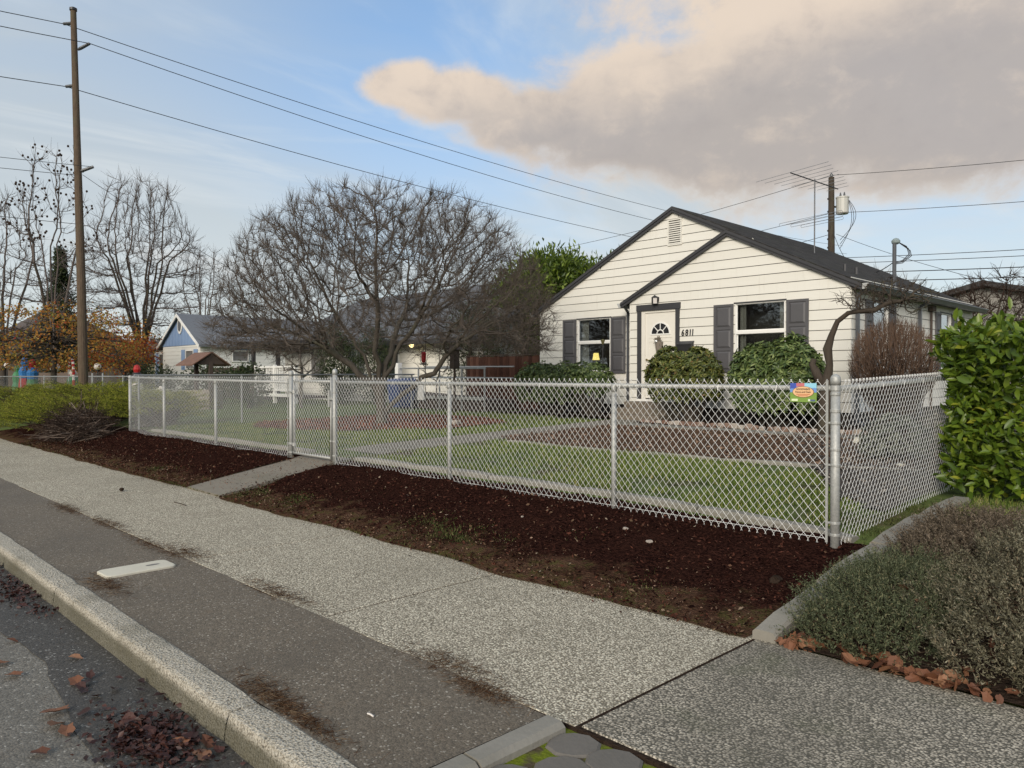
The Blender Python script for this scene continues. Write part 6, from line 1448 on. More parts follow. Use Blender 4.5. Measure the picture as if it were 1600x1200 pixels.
leafy('rounded_shrub', 'round dark green shrub in front of the blue gabled house windows', (-46.3, 16.2, 1.3), (1.5, 1.2, .85), 110, .13, M_EVERG, k=26, sp=.18, sd=41, cat='shrub'); leafy('rounded_shrub', 'round dark green shrub beside the wishing well', (-29.8, 12.6, 1.25), (1.1, 1.0, .75), 110, .10, M_EVERG, k=26, sp=.15, sd=42, cat='shrub')
leafy('rounded_shrub', 'dark green shrub under the roof of the wishing well', (-25.0, 11.9, 1.2), (.75, .6, .65), 90, .09, M_EVERG, k=26, sp=.12, sd=43, cat='shrub')
# conifer
def conifer(name, label, base, h, r_, sd):
    rr = np.random.default_rng(sd); t = thing(name, label, 'tree', base); b = np.array(base); MB().tube([b - np.array([0, 0, .3]), b + np.array([0, 0, h * .95])], [r_ * .13, .02], 8).build('trunk', M_BARK_D, t)
    n = 420; z = rr.random(n) ** .8; an = rr.random(n) * 2 * np.pi; R_ = r_ * (1 - z) * (.75 + .4 * rr.random(n)) + .12; st_ = b + np.stack([0 * z, 0 * z, .08 * h + z * h * .9], 1)
    en = st_ + np.stack([R_ * np.cos(an), R_ * np.sin(an), -.28 * R_ + .1 * rr.normal(size=n)], 1); k = 24; fr_ = rr.random((n, k, 1)) ** .6; P = (st_[:, None] * (1 - fr_) + en[:, None] * fr_ + rr.normal(size=(n, k, 3)) * .13).reshape(-1, 3); D = np.repeat(en - st_, k, 0) + .9 * rr.normal(size=P.shape)
    v, f = leafmesh(P, D, rr.uniform(.18, .38, len(P)), rr.uniform(.06, .12, len(P)), r=rr); stuff(np_obj('crown', v, f, M_EVERG, t)); return t
conifer('conifer', 'dark conical evergreen behind the tall wooden pole', (-65.4, 16.1, .5), 10.8, 2.3, 51)
fc = conifer('conifer', 'dark evergreen across the street mirrored in the front window', (-27, -17, 0), 9.5, 3.4, 52)
vase('bare_tree', 'bare tree across the street mirrored in the front windows', (-21.5, -14, 0), 8.5, 3.6, 420, 1.6, M_BARK_D, M_TWIG, .014, 53, 6, (3, .3, .8, .5, .3, .009))
vase('bare_tree', 'second bare tree across the street mirrored in the window beside the door', (-38, -15, 0), 9, 4.2, 420, 1.6, M_BARK_D, M_TWIG, .014, 54, 6, (3, .3, .8, .5, .3, .009))
# brushy bare trees behind the white house on the right
small_bare('bare_tree', 'brushy brown bare tree in front of the grey gabled house', (-7.9, 33.6, .5), 5.0, 2.5, 1700, M_BARK_D, M_TWIG_B, .011, 61, tw=(6, .2, .6, .6, .2, .009), low=.10)
small_bare('bare_tree', 'bare fruit tree with upright twigs behind the gutter of the white house', (-11.6, 32.0, .5), 5.4, 2.0, 420, M_BARK_D, M_TWIG, .010, 62, tw=(4, .25, .7, .35, .7, .009), low=.25)
small_bare('bare_tree', 'bare tree top showing above the roof ridge beside the antenna', (-17.6, 33.5, .5), 7.6, 1.8, 260, M_BARK_D, M_TWIG, .010, 63, tw=(3, .2, .6, .4, .5, .009), low=.3)
# gnarled old espalier-like tree at the house corner
def gnarled():
    rr = np.random.default_rng(71); Y_ = 14.0
    sp = [(-5.98, Y_, .35), (-5.98, Y_, .7), (-5.97, Y_, 1.1), (-5.95, Y_, 1.45), (-5.90, Y_, 1.75), (-5.93, Y_, 2.05), (-5.88, Y_, 2.3), (-5.78, Y_, 2.52), (-5.58, Y_, 2.66), (-5.36, Y_, 2.70), (-5.12, Y_, 2.70), (-4.98, Y_, 2.78)]
    t = thing('gnarled_tree', 'gnarled old tree with one long bent limb at the corner of the white house', 'tree', sp[0])
    MB().tube([tuple(np.array(q_) + .018 * rr.normal(size=3) * (i_ > 1)) for i_, q_ in enumerate(sp)], [.15, .13, .125, .10, .062, .085, .058, .046, .042, .04, .037, .034], 10).build('trunk', M_BARK_D, t, smooth=True)
    MB().tube([(-6.02, Y_, 1.35), (-6.15, Y_ - .02, 1.62), (-6.22, Y_ - .02, 1.76), (-6.20, Y_, 1.86)], [.09, .085, .06, .055], 8).build('stub_limb', M_BARK_D, t, smooth=True)
    att = np.concatenate([ell((-4.90, Y_ + .15, 2.93), (.82, .45, .36), 430, .1, None, rr), ell((-5.45, Y_, 2.95), (.45, .3, .26), 60, .1, None, rr)])
    P, par = colonize([sp[9], sp[10], sp[11], (-4.85, Y_, 2.82), (-4.7, Y_ + .05, 2.84)], [0, 0, 1, 2, 3], att, .06, .075, .9, 80, (0, 0, .02), .5, rr); rad, kids = radii(par, .0060, 2.3); rad = np.minimum(rad, .05)
    i = np.arange(1, len(P)); a, b = P[par[i]], P[i]; D = b - a; D /= np.linalg.norm(D, axis=1, keepdims=True); v1, f1 = tubes(a, b, np.minimum(rad[par[i]], rad[i] * 1.3), rad[i], 5)
    fi = rad[i] < .011; ta, tb, tra, trb, e_, d_ = twigs(b[fi], D[fi], 1, .06, .18, .7, .2, .004, rr); v2, f2 = tubes(ta, tb, tra, trb, 3); np_obj('crown', np.concatenate([v1, v2]), [f1, f2 + len(v1)], M_BARK_D, t)
gnarled()
# russet twiggy bush
def twig_bush(name, label, base, h, wd, n, m_low, m_top, sd, r0=.006, fan=1.0, m=3):
    rr = np.random.default_rng(sd); t = thing(name, label, 'bush', base); b = np.array(base); an = rr.random(n) * 2 * np.pi; q = np.sqrt(rr.random(n)); 
    d = np.stack([q * np.cos(an) * fan, q * np.sin(an) * fan, np.ones(n)], 1); d /= np.linalg.norm(d, axis=1, keepdims=True); st_ = b + np.stack([np.cos(an) * wd * .18 * q, np.sin(an) * wd * .18 * q, -.05 + 0 * q], 1)
    L = h * rr.uniform(.35, .66, n); md = st_ + d * L[:, None]; d2 = d * np.array([.45, .45, 1.2]) + .14 * rr.normal(size=d.shape); d2 /= np.linalg.norm(d2, axis=1, keepdims=True); en = md + d2 * (h - L)[:, None] * rr.uniform(.5, .95, n)[:, None]
    v, f = tubes(st_, md, np.full(n, r0 * 1.9), np.full(n, r0 * 1.1), 4); np_obj('stems', v, f, m_low, t)
    v1, f1 = tubes(md, en, np.full(n, r0 * .8), np.full(n, r0 * .35), 3); fr_ = rr.random((n * 5, 1)); pts = np.repeat(md, 5, 0) * (1 - fr_) + np.repeat(en, 5, 0) * fr_; ta, tb, tra, trb, e_, dd_ = twigs(pts, np.repeat(d2, 5, 0), m, .05, .18, .75, .25, r0 * .5, rr); v2, f2 = tubes(ta, tb, tra, trb, 3)
    stuff(np_obj('twigs', np.concatenate([v1, v2]), [f1, f2 + len(v1)], m_top, t))
    fr_ = rr.random((n * 4, 1)); pts = np.repeat(st_, 4, 0) * (1 - fr_) + np.repeat(md, 4, 0) * fr_; ta, tb, tra, trb, e_, dd_ = twigs(pts, np.repeat(d, 4, 0), 2, .1, .28, .6, .2, r0 * .55, rr); v, f = tubes(ta, tb, tra, trb, 3); stuff(np_obj('inner_twigs', v, f, m_low, t))
    return t
def russet():
    rr = np.random.default_rng(81); c = np.array([-4.98, 14.5, 1.72]); t = thing('russet_bush', 'round leafless bush of fine russet twigs at the side of the white house', 'bush', (-4.98, 14.5, .5)); n = 7500
    p = ell(c, (.74, .74, .86), n, .25, .85, rr); rz_ = np.clip((p[:, 2] - .55) / .95, .25, 1.0) ** .8; p = p[np.hypot(p[:, 0] - c[0], p[:, 1] - c[1]) < .74 * rz_]; n = len(p); o = (p - np.array([c[0], c[1], .7])); o /= np.linalg.norm(o, axis=1, keepdims=True); d = o + np.array([0, 0, .5]) + .40 * rr.normal(size=p.shape); d /= np.linalg.norm(d, axis=1, keepdims=True); L = rr.uniform(.10, .26, n)[:, None]
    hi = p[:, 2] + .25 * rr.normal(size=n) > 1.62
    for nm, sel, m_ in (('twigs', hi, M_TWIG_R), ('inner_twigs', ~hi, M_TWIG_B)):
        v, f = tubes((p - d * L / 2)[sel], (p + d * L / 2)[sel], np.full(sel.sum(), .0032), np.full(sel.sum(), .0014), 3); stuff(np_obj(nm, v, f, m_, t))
    k = rr.integers(n, size=150); b0 = np.array([c[0], c[1], .45]) + rr.normal(size=(150, 3)) * np.array([.14, .14, 0]); md = (b0 + p[k]) / 2 + np.array([0, 0, -.02]) + .06 * rr.normal(size=(150, 3)); va, fa = tubes(b0, md, np.full(150, .013), np.full(150, .009), 5); vb, fb = tubes(md, p[k], np.full(150, .009), np.full(150, .003), 4); np_obj('stems', np.concatenate([va, vb]), [fa, fb + len(va)], M_TWIG_B, t)
russet()
# ------------------------------------------------------------------ rhododendrons under the windows
def rhodo(name, label, lumps, m, sd, base, leaf=.115, per=9, dens=95, skirt=.25):
    rr = np.random.default_rng(sd); t = thing(name, label, 'bush', base); Ps = []; Ds = []; Us = []; cents = []
    for c, r_ in lumps:
        c = np.array(c); r_ = np.array(r_); area = 4 * np.pi * ((r_[0] * r_[1]) ** 1.6 / 3 + (r_[0] * r_[2]) ** 1.6 / 3 + (r_[1] * r_[2]) ** 1.6 / 3) ** (1 / 1.6); n = int(area * dens)
        for lay, fr_ in ((1.0, 1.0), (.86, .5), (.68, .35)):
            d = sph_dirs(int(n * fr_), rr, -.75); bumpy = .80 + .28 * vnoise(d[:, 0] * 2 + d[:, 2] * 1.3, d[:, 1] * 2 - d[:, 2], .45, sd) + .16 * vnoise(d[:, 0] * 2 - d[:, 2] * 1.1, d[:, 1] * 2 + d[:, 2], .16, sd + 1); p = c + d * r_ * lay * bumpy[:, None]; keep = p[:, 2] > base[2] + .12 + skirt
            for (c2, r2) in lumps:
                if tuple(c2) != tuple(c): keep &= (((p - np.array(c2)) / (np.array(r2) * .85)) ** 2).sum(1) > 1
            p, d = p[keep], d[keep]; nn = d / r_; nn /= np.linalg.norm(nn, axis=1, keepdims=True); ax = nn + np.array([0, 0, .45]) + .25 * rr.normal(size=nn.shape); ax /= np.linalg.norm(ax, axis=1, keepdims=True)
            e1 = np.cross(ax, np.array([.3, .5, .81])); e1 /= np.linalg.norm(e1, axis=1, keepdims=True); e2 = np.cross(ax, e1)
            for k in range(per):
                a_ = 2 * np.pi * k / per + rr.random(len(p)) * .8; tn = e1 * np.cos(a_)[:, None] + e2 * np.sin(a_)[:, None]; Ps.append(p); Ds.append(tn + ax * rr.uniform(-.15, .65, len(p))[:, None]); Us.append(ax)
            cents.append(p)
    P = np.concatenate(Ps); D = np.concatenate(Ds); U = np.concatenate(Us); v, f = broadleaf(P, D, rr.uniform(.75, 1.2, len(P)) * leaf, rr.uniform(.8, 1.15, len(P)) * leaf * .36, U, rr); stuff(np_obj('foliage', v, f, m, t))
    cents = np.concatenate(cents); mb = MB()
    for k in range(26):
        e = cents[rr.integers(len(cents))]; b0 = np.array(base) + np.array([rr.normal() * .10, rr.normal() * .08, -.05]); mid = (b0 + e) / 2 + np.array([0, 0, .08]) + .05 * rr.normal(size=3); mb.tube([b0, mid, e], [.03, .018, .006], 5)
    mb.build('stems', M_BARK_D, t); return t
rhodo('rhododendron', 'clipped dark green rhododendron under the left shutter of the window beside the door', [((-14.5, 15.3, 1.25), (.75, .55, .62)), ((-13.6, 15.3, 1.27), (.75, .55, .60))], M_RHODO, 91, (-14.05, 15.3, .47), .085)
rhodo('rhododendron', 'open leggy rhododendron in front of the lamp lit window', [((-12.55, 15.0, 1.42), (.75, .55, .45))], M_RHODO, 92, (-12.4, 15.1, .47), .085, dens=70)
rhodo('rhododendron', 'bronze tinged boxy rhododendron beside the front door', [((-9.98, 15.0, 1.50), (.56, .55, .64)), ((-9.25, 15.0, 1.50), (.52, .52, .62))], M_RHODO_Y, 93, (-9.5, 15.1, .47), .11)
rhodo('rhododendron', 'domed grey green rhododendron under the front bay window', [((-7.75, 14.95, 1.42), (.60, .58, .76)), ((-7.1, 14.95, 1.44), (.62, .60, .84))], M_RHODO, 94, (-7.5, 15.1, .47), .13)
# low plants behind the fence near the corner
rhodo('low_shrub', 'low grey leaved plant at the end of the bark bed behind the corner post', [((-3.6, 10.6, .70), (.42, .42, .32))], island('grey_leaf', [(0, (.06, .07, .05)), (1, (.20, .21, .16))], .7, .2, .1), 95, (-3.6, 10.6, .42), .08, dens=60, skirt=0)
rhodo('low_shrub', 'low dry grey plant in the side yard seen through the side fence', [((-3.2, 12.2, .70), (.6, .5, .30))], island('grey_leaf_dry', [(0, (.07, .065, .05)), (1, (.24, .21, .17))], .7, .2, .1), 96, (-3.2, 12.2, .43), .08, dens=50, skirt=0)
# ------------------------------------------------------------------ laurel hedge by the corner
def hedge():
    rr = np.random.default_rng(101); t = thing('laurel_hedge', 'big glossy green laurel hedge where the side fence ends', 'hedge', (-.5, 8.6, .38)); x0, x1, y0, y1, z0, z1 = -2.28, 1.6, 7.85, 9.9, .46, 1.93
    Ps = []; Ns = []
    def face(n, fn, nrm):
        a, b = rr.random(n), rr.random(n); p = fn(a, b); Ps.append(p); Ns.append(np.repeat(np.array([nrm], float), len(p), 0))
    for ins, fc_ in ((0, 1.0), (.07, .8), (.16, .6), (.3, .4)):
        face(int(2500 * fc_), lambda a, b: np.stack([x0 + ins + a * (x1 - x0), y0 + ins + 0 * a, z0 + b * (z1 - z0)], 1), (0, -1, .15))
        face(int(1000 * fc_), lambda a, b: np.stack([x0 + ins + 0 * a, y0 + a * (y1 - y0), z0 + b * (z1 - z0)], 1), (-1, 0, .15)); face(int(1500 * fc_), lambda a, b: np.stack([x0 + a * (x1 - x0), y0 + b * (y1 - y0), z1 - ins + 0 * a], 1), (0, 0, 1))
    P = np.concatenate(Ps); N_ = np.concatenate(Ns); bum = .30 * (vnoise(P[:, 0] + P[:, 1], P[:, 2], .42, 7) - .5) + .16 * (vnoise(P[:, 0] + P[:, 1] * 1.3, P[:, 2], .16, 8) - .5); P = P + N_ * bum[:, None] + .03 * rr.normal(size=P.shape)
    P[:, 2] += np.clip(.2 - P[:, 2] + z0, 0, .2) * .5 * rr.random(len(P)); corner = np.clip((x0 + .25 - P[:, 0]) / .3, 0, 1) * np.clip((y0 + .25 - P[:, 1]) / .3, 0, 1); P += corner[:, None] * np.array([.14, .14, 0])
    D = N_ * .8 + np.array([0, 0, .35]) + .75 * rr.normal(size=P.shape); L = rr.uniform(.085, .145, len(P)); Wd = L * rr.uniform(.33, .44, len(P)); U = N_ + np.array([0, 0, .8])
    dist = np.linalg.norm(P - np.array([0, 0, 1.55]), axis=1) + np.where((P[:, 0] > -1.2) | (P[:, 1] > 8.6), 50, 0) + 1.2 * rr.random(len(P)); order = np.argsort(dist); near, rest = order[:300], order[300:]
    v, f = broadleaf(P[rest], D[rest], L[rest], Wd[rest], U[rest], rr); stuff(np_obj('foliage', v, f, M_LAUREL, t))
    org = ORG[t.name]; v, f = broadleaf(np.zeros((6, 3)), np.array([[1., 0, 0]] * 6), np.full(6, .11), np.full(6, .047), np.array([[0, 0, 1.]] * 6), np.random.default_rng(3)); me_l = []
    for k in range(6):
        vv, ff = broadleaf(np.zeros((1, 3)), np.array([[1., 0, 0]]), np.array([.11]), np.array([.045 + .003 * k]), np.array([[0, .25 * (k - 2.5) / 2.5, 1.]]), np.random.default_rng(k), .1 + .04 * k); me_l.append(np_mesh('leaf', vv, ff, M_LAUREL))
    for q in near:
        o = bpy.data.objects.new('leaf', me_l[rr.integers(6)]); link(o); o.parent = t; d = Vector(D[q]).normalized(); u = Vector(U[q]) + Vector(rr.normal(size=3)) * .45; s_ = u.cross(d).normalized(); n_ = d.cross(s_); mt = Matrix((d, s_, n_)).transposed().to_4x4(); sc_ = L[q] / .11; mt = mt @ Matrix.Scale(sc_, 4); mt.translation = Vector(P[q] - org); o.matrix_local = mt
    mb = MB()
    for k in range(22):
        bx_, by_ = rr.uniform(x0 + .2, x1), rr.uniform(y0 + .35, y1); mb.tube([(bx_, by_, .3), (bx_ + .1 * rr.normal(), by_ + .1 * rr.normal(), 1.0), (bx_ + .2 * rr.normal(), by_ + .1 * rr.normal(), 1.7)], [.03, .022, .01], 6)
    mb.build('stems', M_BARK_D, t)
hedge()
rhodo('background_laurel', 'second laurel shrub rising behind the hedge top', [((-.9, 10.9, 1.75), (1.2, .8, .62))], M_LAUREL, 104, (-.9, 10.9, .42), .12, dens=60)
# ------------------------------------------------------------------ sprigs: heather and juniper
def sprigs(P, D, L, k, ll, lw, r, spread=.8):
    """k tiny leaves set along each sprig axis"""
    n = len(P); D = D / (np.linalg.norm(D, axis=1, keepdims=True) + 1e-9); fr_ = np.linspace(.05, 1, k); pts = (P[:, None] + D[:, None] * (L[:, None] * fr_)[:, :, None]).reshape(-1, 3); dd = np.repeat(D, k, 0) + spread * r.normal(size=(n * k, 3))
    sz = np.tile(1.15 - .55 * fr_, n); return leafmesh(pts, dd, ll * sz * r.uniform(.7, 1.3, n * k), lw * sz, r=r)
def mound(name, label, cat, c, r_, h, n, L, k, ll, lw, mleaf, mstem, sd, tilt=.8, cut=-9, lump=.25, under=.35):
    rr = np.random.default_rng(sd); zb = g1(c[0], c[1]) - .02; t = thing(name, label, cat, (c[0], c[1], zb)); P = []; Dn = []
    for lay, fr_ in ((1.0, 1.0), (.86, .55), (.68, .35)):
        d = sph_dirs(int(n * fr_), rr, 0.0); d[:, 2] = d[:, 2]; bp = 1 - lump / 2 + lump * (.6 * vnoise(d[:, 0] * 1.7 + 3, d[:, 1] * 1.7 + d[:, 2], .33, sd) + .4 * vnoise(d[:, 0] * 1.7 + 3, d[:, 1] * 1.7 + d[:, 2], .12, sd + 2)); p = np.stack([c[0] + d[:, 0] * r_[0] * lay * bp, c[1] + d[:, 1] * r_[1] * lay * bp, d[:, 2] * h * lay * bp], 1); p[:, 2] += gz(p[:, 0], p[:, 1]) + .02; P.append(p); Dn.append(d)
    P = np.concatenate(P); d = np.concatenate(Dn); D = d * np.array([1, 1, .6]) + np.array([0, 0, tilt]) + .35 * rr.normal(size=d.shape); P[:, 1] = np.where(P[:, 1] < cut, cut + .07 * rr.random(len(P)), P[:, 1]); P[:, 2] = np.maximum(P[:, 2], gz(P[:, 0], P[:, 1]) + .03); hi_ = (P[:, 2] - gz(P[:, 0], P[:, 1]) > .13) | (rr.random(len(P)) < .3); P, D = P[hi_], D[hi_]
    Dn_ = D / np.linalg.norm(D, axis=1, keepdims=True); Ls = L * rr.uniform(.6, 1.25, len(P)); st0 = P - Dn_ * (Ls * .5)[:, None]; v, f = sprigs(st0, D, Ls, k, ll, lw, rr); stuff(np_obj('foliage', v, f, mleaf, t))
    m_ = int(n * under); q = rr.integers(len(P), size=m_); b0 = np.stack([c[0] + rr.normal(size=m_) * r_[0] * .22, c[1] + rr.normal(size=m_) * r_[1] * .22, np.zeros(m_)], 1); b0[:, 1] = np.maximum(b0[:, 1], cut + .05); b0[:, 2] = gz(b0[:, 0], b0[:, 1]) - .02; md = (b0 + st0[q]) / 2 + np.array([0, 0, .04]) + .04 * rr.normal(size=(m_, 3))
    va, fa = tubes(b0, md, np.full(m_, .0045), np.full(m_, .0035), 4); vb, fb = tubes(md, st0[q], np.full(m_, .0035), np.full(m_, .0018), 3); stuff(np_obj('stems', np.concatenate([va, vb]), [fa, fb + len(va)], mstem, t)); return t
HE = dict(L=.15, k=20, ll=.024, lw=.0075, mleaf=M_HEATH, mstem=M_HEATHSTEM, cut=4.17, lump=.42)
M_HEATH_G = island('greener_heather_sprig', [(0, (.030, .035, .016)), (.45, (.075, .088, .045)), (.8, (.125, .145, .085)), (1, (.20, .18, .10))], .85, .15, .1)
M_HEATH_B = island('browned_heather_sprig', [(0, (.040, .030, .020)), (.5, (.12, .095, .065)), (1, (.25, .20, .15))], .85, .15, .1)
mound('heather_bush', 'large grey green heather mound spilling to the sidewalk beside the driveway', 'bush', (-.50, 5.20), (1.12, 1.45), .43, 3300, sd=111, **HE)
mound('heather_bush', 'low greener heather at the end of the mossy concrete edging', 'bush', (-1.68, 4.75), (.46, .85), .25, 1200, sd=112, **{**HE, 'mleaf': M_HEATH_G})
mound('heather_bush', 'browned heather mound behind the grey green one next to the edging', 'bush', (-1.50, 6.0), (.52, .72), .27, 1200, sd=113, **{**HE, 'mleaf': M_HEATH_B})
mound('heather_bush', 'heather mound reaching out of sight along the driveway edge', 'bush', (.9, 5.1), (1.0, 1.4), .44, 1500, sd=114, **HE)
mound('heather_bush', 'faded brown heather mound near the grass in front of the hedge', 'bush', (-.45, 6.3), (.85, .5), .22, 1000, sd=115, **{**HE, 'mleaf': M_HEATH_B})
def juniper(label, c, r_, h, nf, sd):
    """spreading juniper: layered fronds arching outwards, each set with short feathery sprays"""
    rr = np.random.default_rng(sd); zb = g1(*c); t = thing('juniper', label, 'bush', (c[0], c[1], zb)); u = np.sqrt(rr.random(nf)); an = rr.random(nf) * 2 * np.pi; top = h * np.sqrt(np.clip(1 - u ** 2 * .9, 0, 1)) * rr.uniform(.72, 1.08, nf)
    base = np.stack([c[0] + r_[0] * u * np.cos(an), c[1] + r_[1] * u * np.sin(an), top * .86], 1); base[:, 2] += gz(base[:, 0], base[:, 1])
    out = np.stack([np.cos(an), np.sin(an) - .25, 0 * an], 1) + .55 * rr.normal(size=(nf, 3)) * np.array([1, 1, 0]); out /= np.linalg.norm(out, axis=1, keepdims=True); ax = out + np.array([0, 0, 1.]) * rr.uniform(.10, .42, nf)[:, None]; ax /= np.linalg.norm(ax, axis=1, keepdims=True); L = rr.uniform(.45, .85, nf)
    k = 26; fr_ = rr.random((nf, k)) ** .85; P = base[:, None] + ax[:, None] * (L[:, None] * fr_)[:, :, None] - np.array([0, 0, .10]) * (fr_ ** 2)[:, :, None]; lat = np.stack([-ax[:, 1], ax[:, 0], 0 * ax[:, 0]], 1); D = ax[:, None] * .9 + lat[:, None] * rr.normal(size=(nf, k, 1)) * .75 + np.array([0, 0, .35]) + .18 * rr.normal(size=(nf, k, 3))
    P = P.reshape(-1, 3); D = D.reshape(-1, 3); v, f = sprigs(P, D, rr.uniform(.08, .17, len(P)), 9, .034, .011, rr, .55); stuff(np_obj('foliage', v, f, M_JUNI, t))
    b0 = np.repeat(np.array([[c[0], c[1], zb]]), nf, 0) + rr.normal(size=(nf, 3)) * np.array([r_[0] * .3, r_[1] * .3, 0]); b0[:, 2] = gz(b0[:, 0], b0[:, 1]); va, fa = tubes(b0, base, np.full(nf, .014), np.full(nf, .006), 4); vb, fb = tubes(base, base + ax * (L * .9)[:, None], np.full(nf, .006), np.full(nf, .002), 3); np_obj('stems', np.concatenate([va, vb]), [fa, fb + len(va)], M_HEATHSTEM, t)
juniper('large spreading yellow green juniper in front of the old fence', (-23.2, 6.4), (2.7, 1.9), .98, 420, 121)
juniper('spreading juniper sloping down to the sidewalk edge', (-21.1, 5.4), (1.4, 1.05), .80, 240, 122)
juniper('small fresh green juniper against the end of the new fence', (-18.75, 6.6), (.85, .75), .85, 150, 123)
juniper('farther juniper mass continuing along the sidewalk', (-28.5, 6.0), (3.0, 1.8), .95, 330, 124)
# cut brush: tangle of dry sticks
def brush():
    rr = np.random.default_rng(131); c = np.array([-19.0, 5.05, .1]); t = thing('dry_brush', 'tangle of cut dead branches lying beside the juniper', 'brush', tuple(c)); n = 1100
    d = rr.normal(size=(n, 3)); d /= np.linalg.norm(d, axis=1, keepdims=True); p = c + d * np.array([1.25, .62, .62]) * (rr.random((n, 1)) ** .5) * .95; p[:, 2] = gz(p[:, 0], p[:, 1]) + np.abs(p[:, 2] - c[2]) * 1.02; ax = np.stack([rr.normal(size=n), rr.normal(size=n) * .8, rr.normal(size=n) * .35 + .12], 1); ax /= np.linalg.norm(ax, axis=1, keepdims=True); L = rr.uniform(.25, .8, n)[:, None]
    a = p - ax * L * .5; b = p + (ax + .2 * rr.normal(size=ax.shape)) * L * .5; a[:, 2] = np.maximum(a[:, 2], gz(a[:, 0], a[:, 1])); b[:, 2] = np.maximum(b[:, 2], gz(b[:, 0], b[:, 1])); r_ = rr.uniform(.003, .011, n); v, f = tubes(a, b, r_, r_ * .6, 4); stuff(np_obj('sticks', v, f, island('dry_sticks', [(0, (.035, .024, .019)), (.6, (.10, .072, .056)), (1, (.24, .19, .155))], .9, .1), t))
    ta, tb, tra, trb, e_, dd_ = twigs(b, ax, 4, .1, .3, .6, .1, .0035, rr); v, f = tubes(ta, tb, tra, trb, 3); stuff(np_obj('twigs', v, f, M_TWIG_B, t))
brush()
# ------------------------------------------------------------------ grass
def grass(name, n, fx, hl, m=M_GRASS, sd=1, lean=.45):
    rr = np.random.default_rng(sd); X, Y = fx(rr, n); n = len(X); Z = gz(X, Y) - .004; h = rr.uniform(.5, 1.2, n) * hl * (.45 + 1.1 * vnoise(X, Y, .45, 31)); an = rr.random(n) * 2 * np.pi; w_ = .004 + .003 * rr.random(n); tip = np.stack([X + lean * h * rr.normal(size=n), Y + lean * h * rr.normal(size=n), Z + h], 1); b1 = np.stack([X + np.cos(an) * w_, Y + np.sin(an) * w_, Z], 1); b2 = np.stack([X - np.cos(an) * w_, Y - np.sin(an) * w_, Z], 1)
    v = np.stack([b1, b2, tip], 1).reshape(-1, 3); f = (np.arange(n) * 3)[:, None] + np.array([[0, 1, 2]]); o = np_obj(name, v, f, m, origin=(0, 0, 0)); return o
def inpath(X, Y): c = np.interp(Y, [4.1, 5.9, 8.5, 11.4, 15.2], [-10.0, -10.1, -10.25, -10.6, -11.05]); return np.abs(X - c) < .56
def lawn_pts(rr, n):
    X = rr.uniform(-17.9, -2.6, n * 3); Y = 6.25 + rr.random(n * 3) ** 1.5 * 8.5; k = vnoise(X, Y, .7, 21) * .6 + vnoise(X, Y, .22, 22) * .4; ok = (k > .36 + .15 * rr.random(len(X))) & ~inpath(X, Y) & ~poly_in(X, Y, bedp) & ~poly_in(X, Y, tp) & ~((Y > 13.2) & (X > -10.6)) & ~poly_in(X, Y, gvp) & ~((X > -5) & (Y > 9.6)); return X[ok][:n], Y[ok][:n]
tag(grass('lawn_grass', 75000, lawn_pts, .055, sd=141), 'patchy green lawn grass inside the chain link fence', 'grass', kind='stuff')
def side_pts(rr, n):
    X = rr.uniform(-2.0, 2.5, n * 2); Y = rr.uniform(6.5, 8.0, n * 2); ok = Y > 6.75 + .25 * vnoise(X, Y, .4, 3); return X[ok][:n], Y[ok][:n]
tag(grass('hedge_grass', 12000, side_pts, .07, sd=142), 'bright green grass at the foot of the laurel hedge', 'grass', kind='stuff')
M_TUFT = island('low_moss_grass', [(0, (.030, .042, .012)), (.6, (.075, .092, .028)), (1, (.15, .15, .06))], .8, .1, .2)
def tuft_pts(rr, n):
    c = np.array([(-12.6, 4.4), (-13.4, 4.5), (-11.2, 4.2), (-9.2, 4.25), (-8.9, 4.5), (-8.4, 4.6), (-8.0, 4.4), (-6.8, 4.55), (-6.3, 4.4), (-5.9, 4.6), (-5.2, 4.45), (-4.7, 4.75), (-4.2, 4.5), (-3.3, 4.35), (-3.8, 4.45), (-15.5, 4.35), (-17, 4.3), (-2.25, 6.3), (-2.25, 6.8), (-2.25, 7.3), (-19.5, 4.2)]); k = rr.integers(len(c), size=n); s_ = rr.choice([.10, .22, .40], n); return c[k, 0] + rr.normal(size=n) * s_ * 1.4, np.maximum(4.12, c[k, 1] + rr.normal(size=n) * s_ * .7)
tag(grass('mulch_edge_grass', 14000, tuft_pts, .024, M_TUFT, sd=143), 'sparse grass tufts along the edge of the mulch bed', 'grass', kind='stuff')
# ------------------------------------------------------------------ chips, litter, leaves, stones
def chips(name, n, fx, lo, hi, m, sd, zoff=.012, flat_=.5):
    rr = np.random.default_rng(sd); X, Y = fx(rr, n); n = len(X); Z = gz(X, Y) + zoff + .012 * rr.random(n); D = np.stack([rr.normal(size=n), rr.normal(size=n), flat_ * rr.normal(size=n)], 1); L = lo + (hi - lo) * rr.random(n) ** 2.2
    v, f = leafmesh(np.stack([X, Y, Z], 1), D, L, L * rr.uniform(.25, .6, n), .1, rr); return np_obj(name, v, f, m, origin=(0, 0, 0))
def mulch_pts(rr, n):
    X = rr.uniform(-20, -2.25, n * 2); Y = 4.06 + rr.random(n * 2) ** 1.15 * 1.9; ok = ~inpath(X, Y); return X[ok][:n], Y[ok][:n]
tag(chips('bark_chips', 34000, mulch_pts, .010, .045, M_CHIP, 151, .026), 'dark red bark chips scattered over the mulch beds', 'bark chips', kind='stuff')
def edge_pts(rr, n): X = rr.uniform(-14, -2.3, n); Y = 4.10 - np.abs(rr.normal(size=n)) * .07; ok = ~inpath(X, Y); return X[ok], Y[ok]
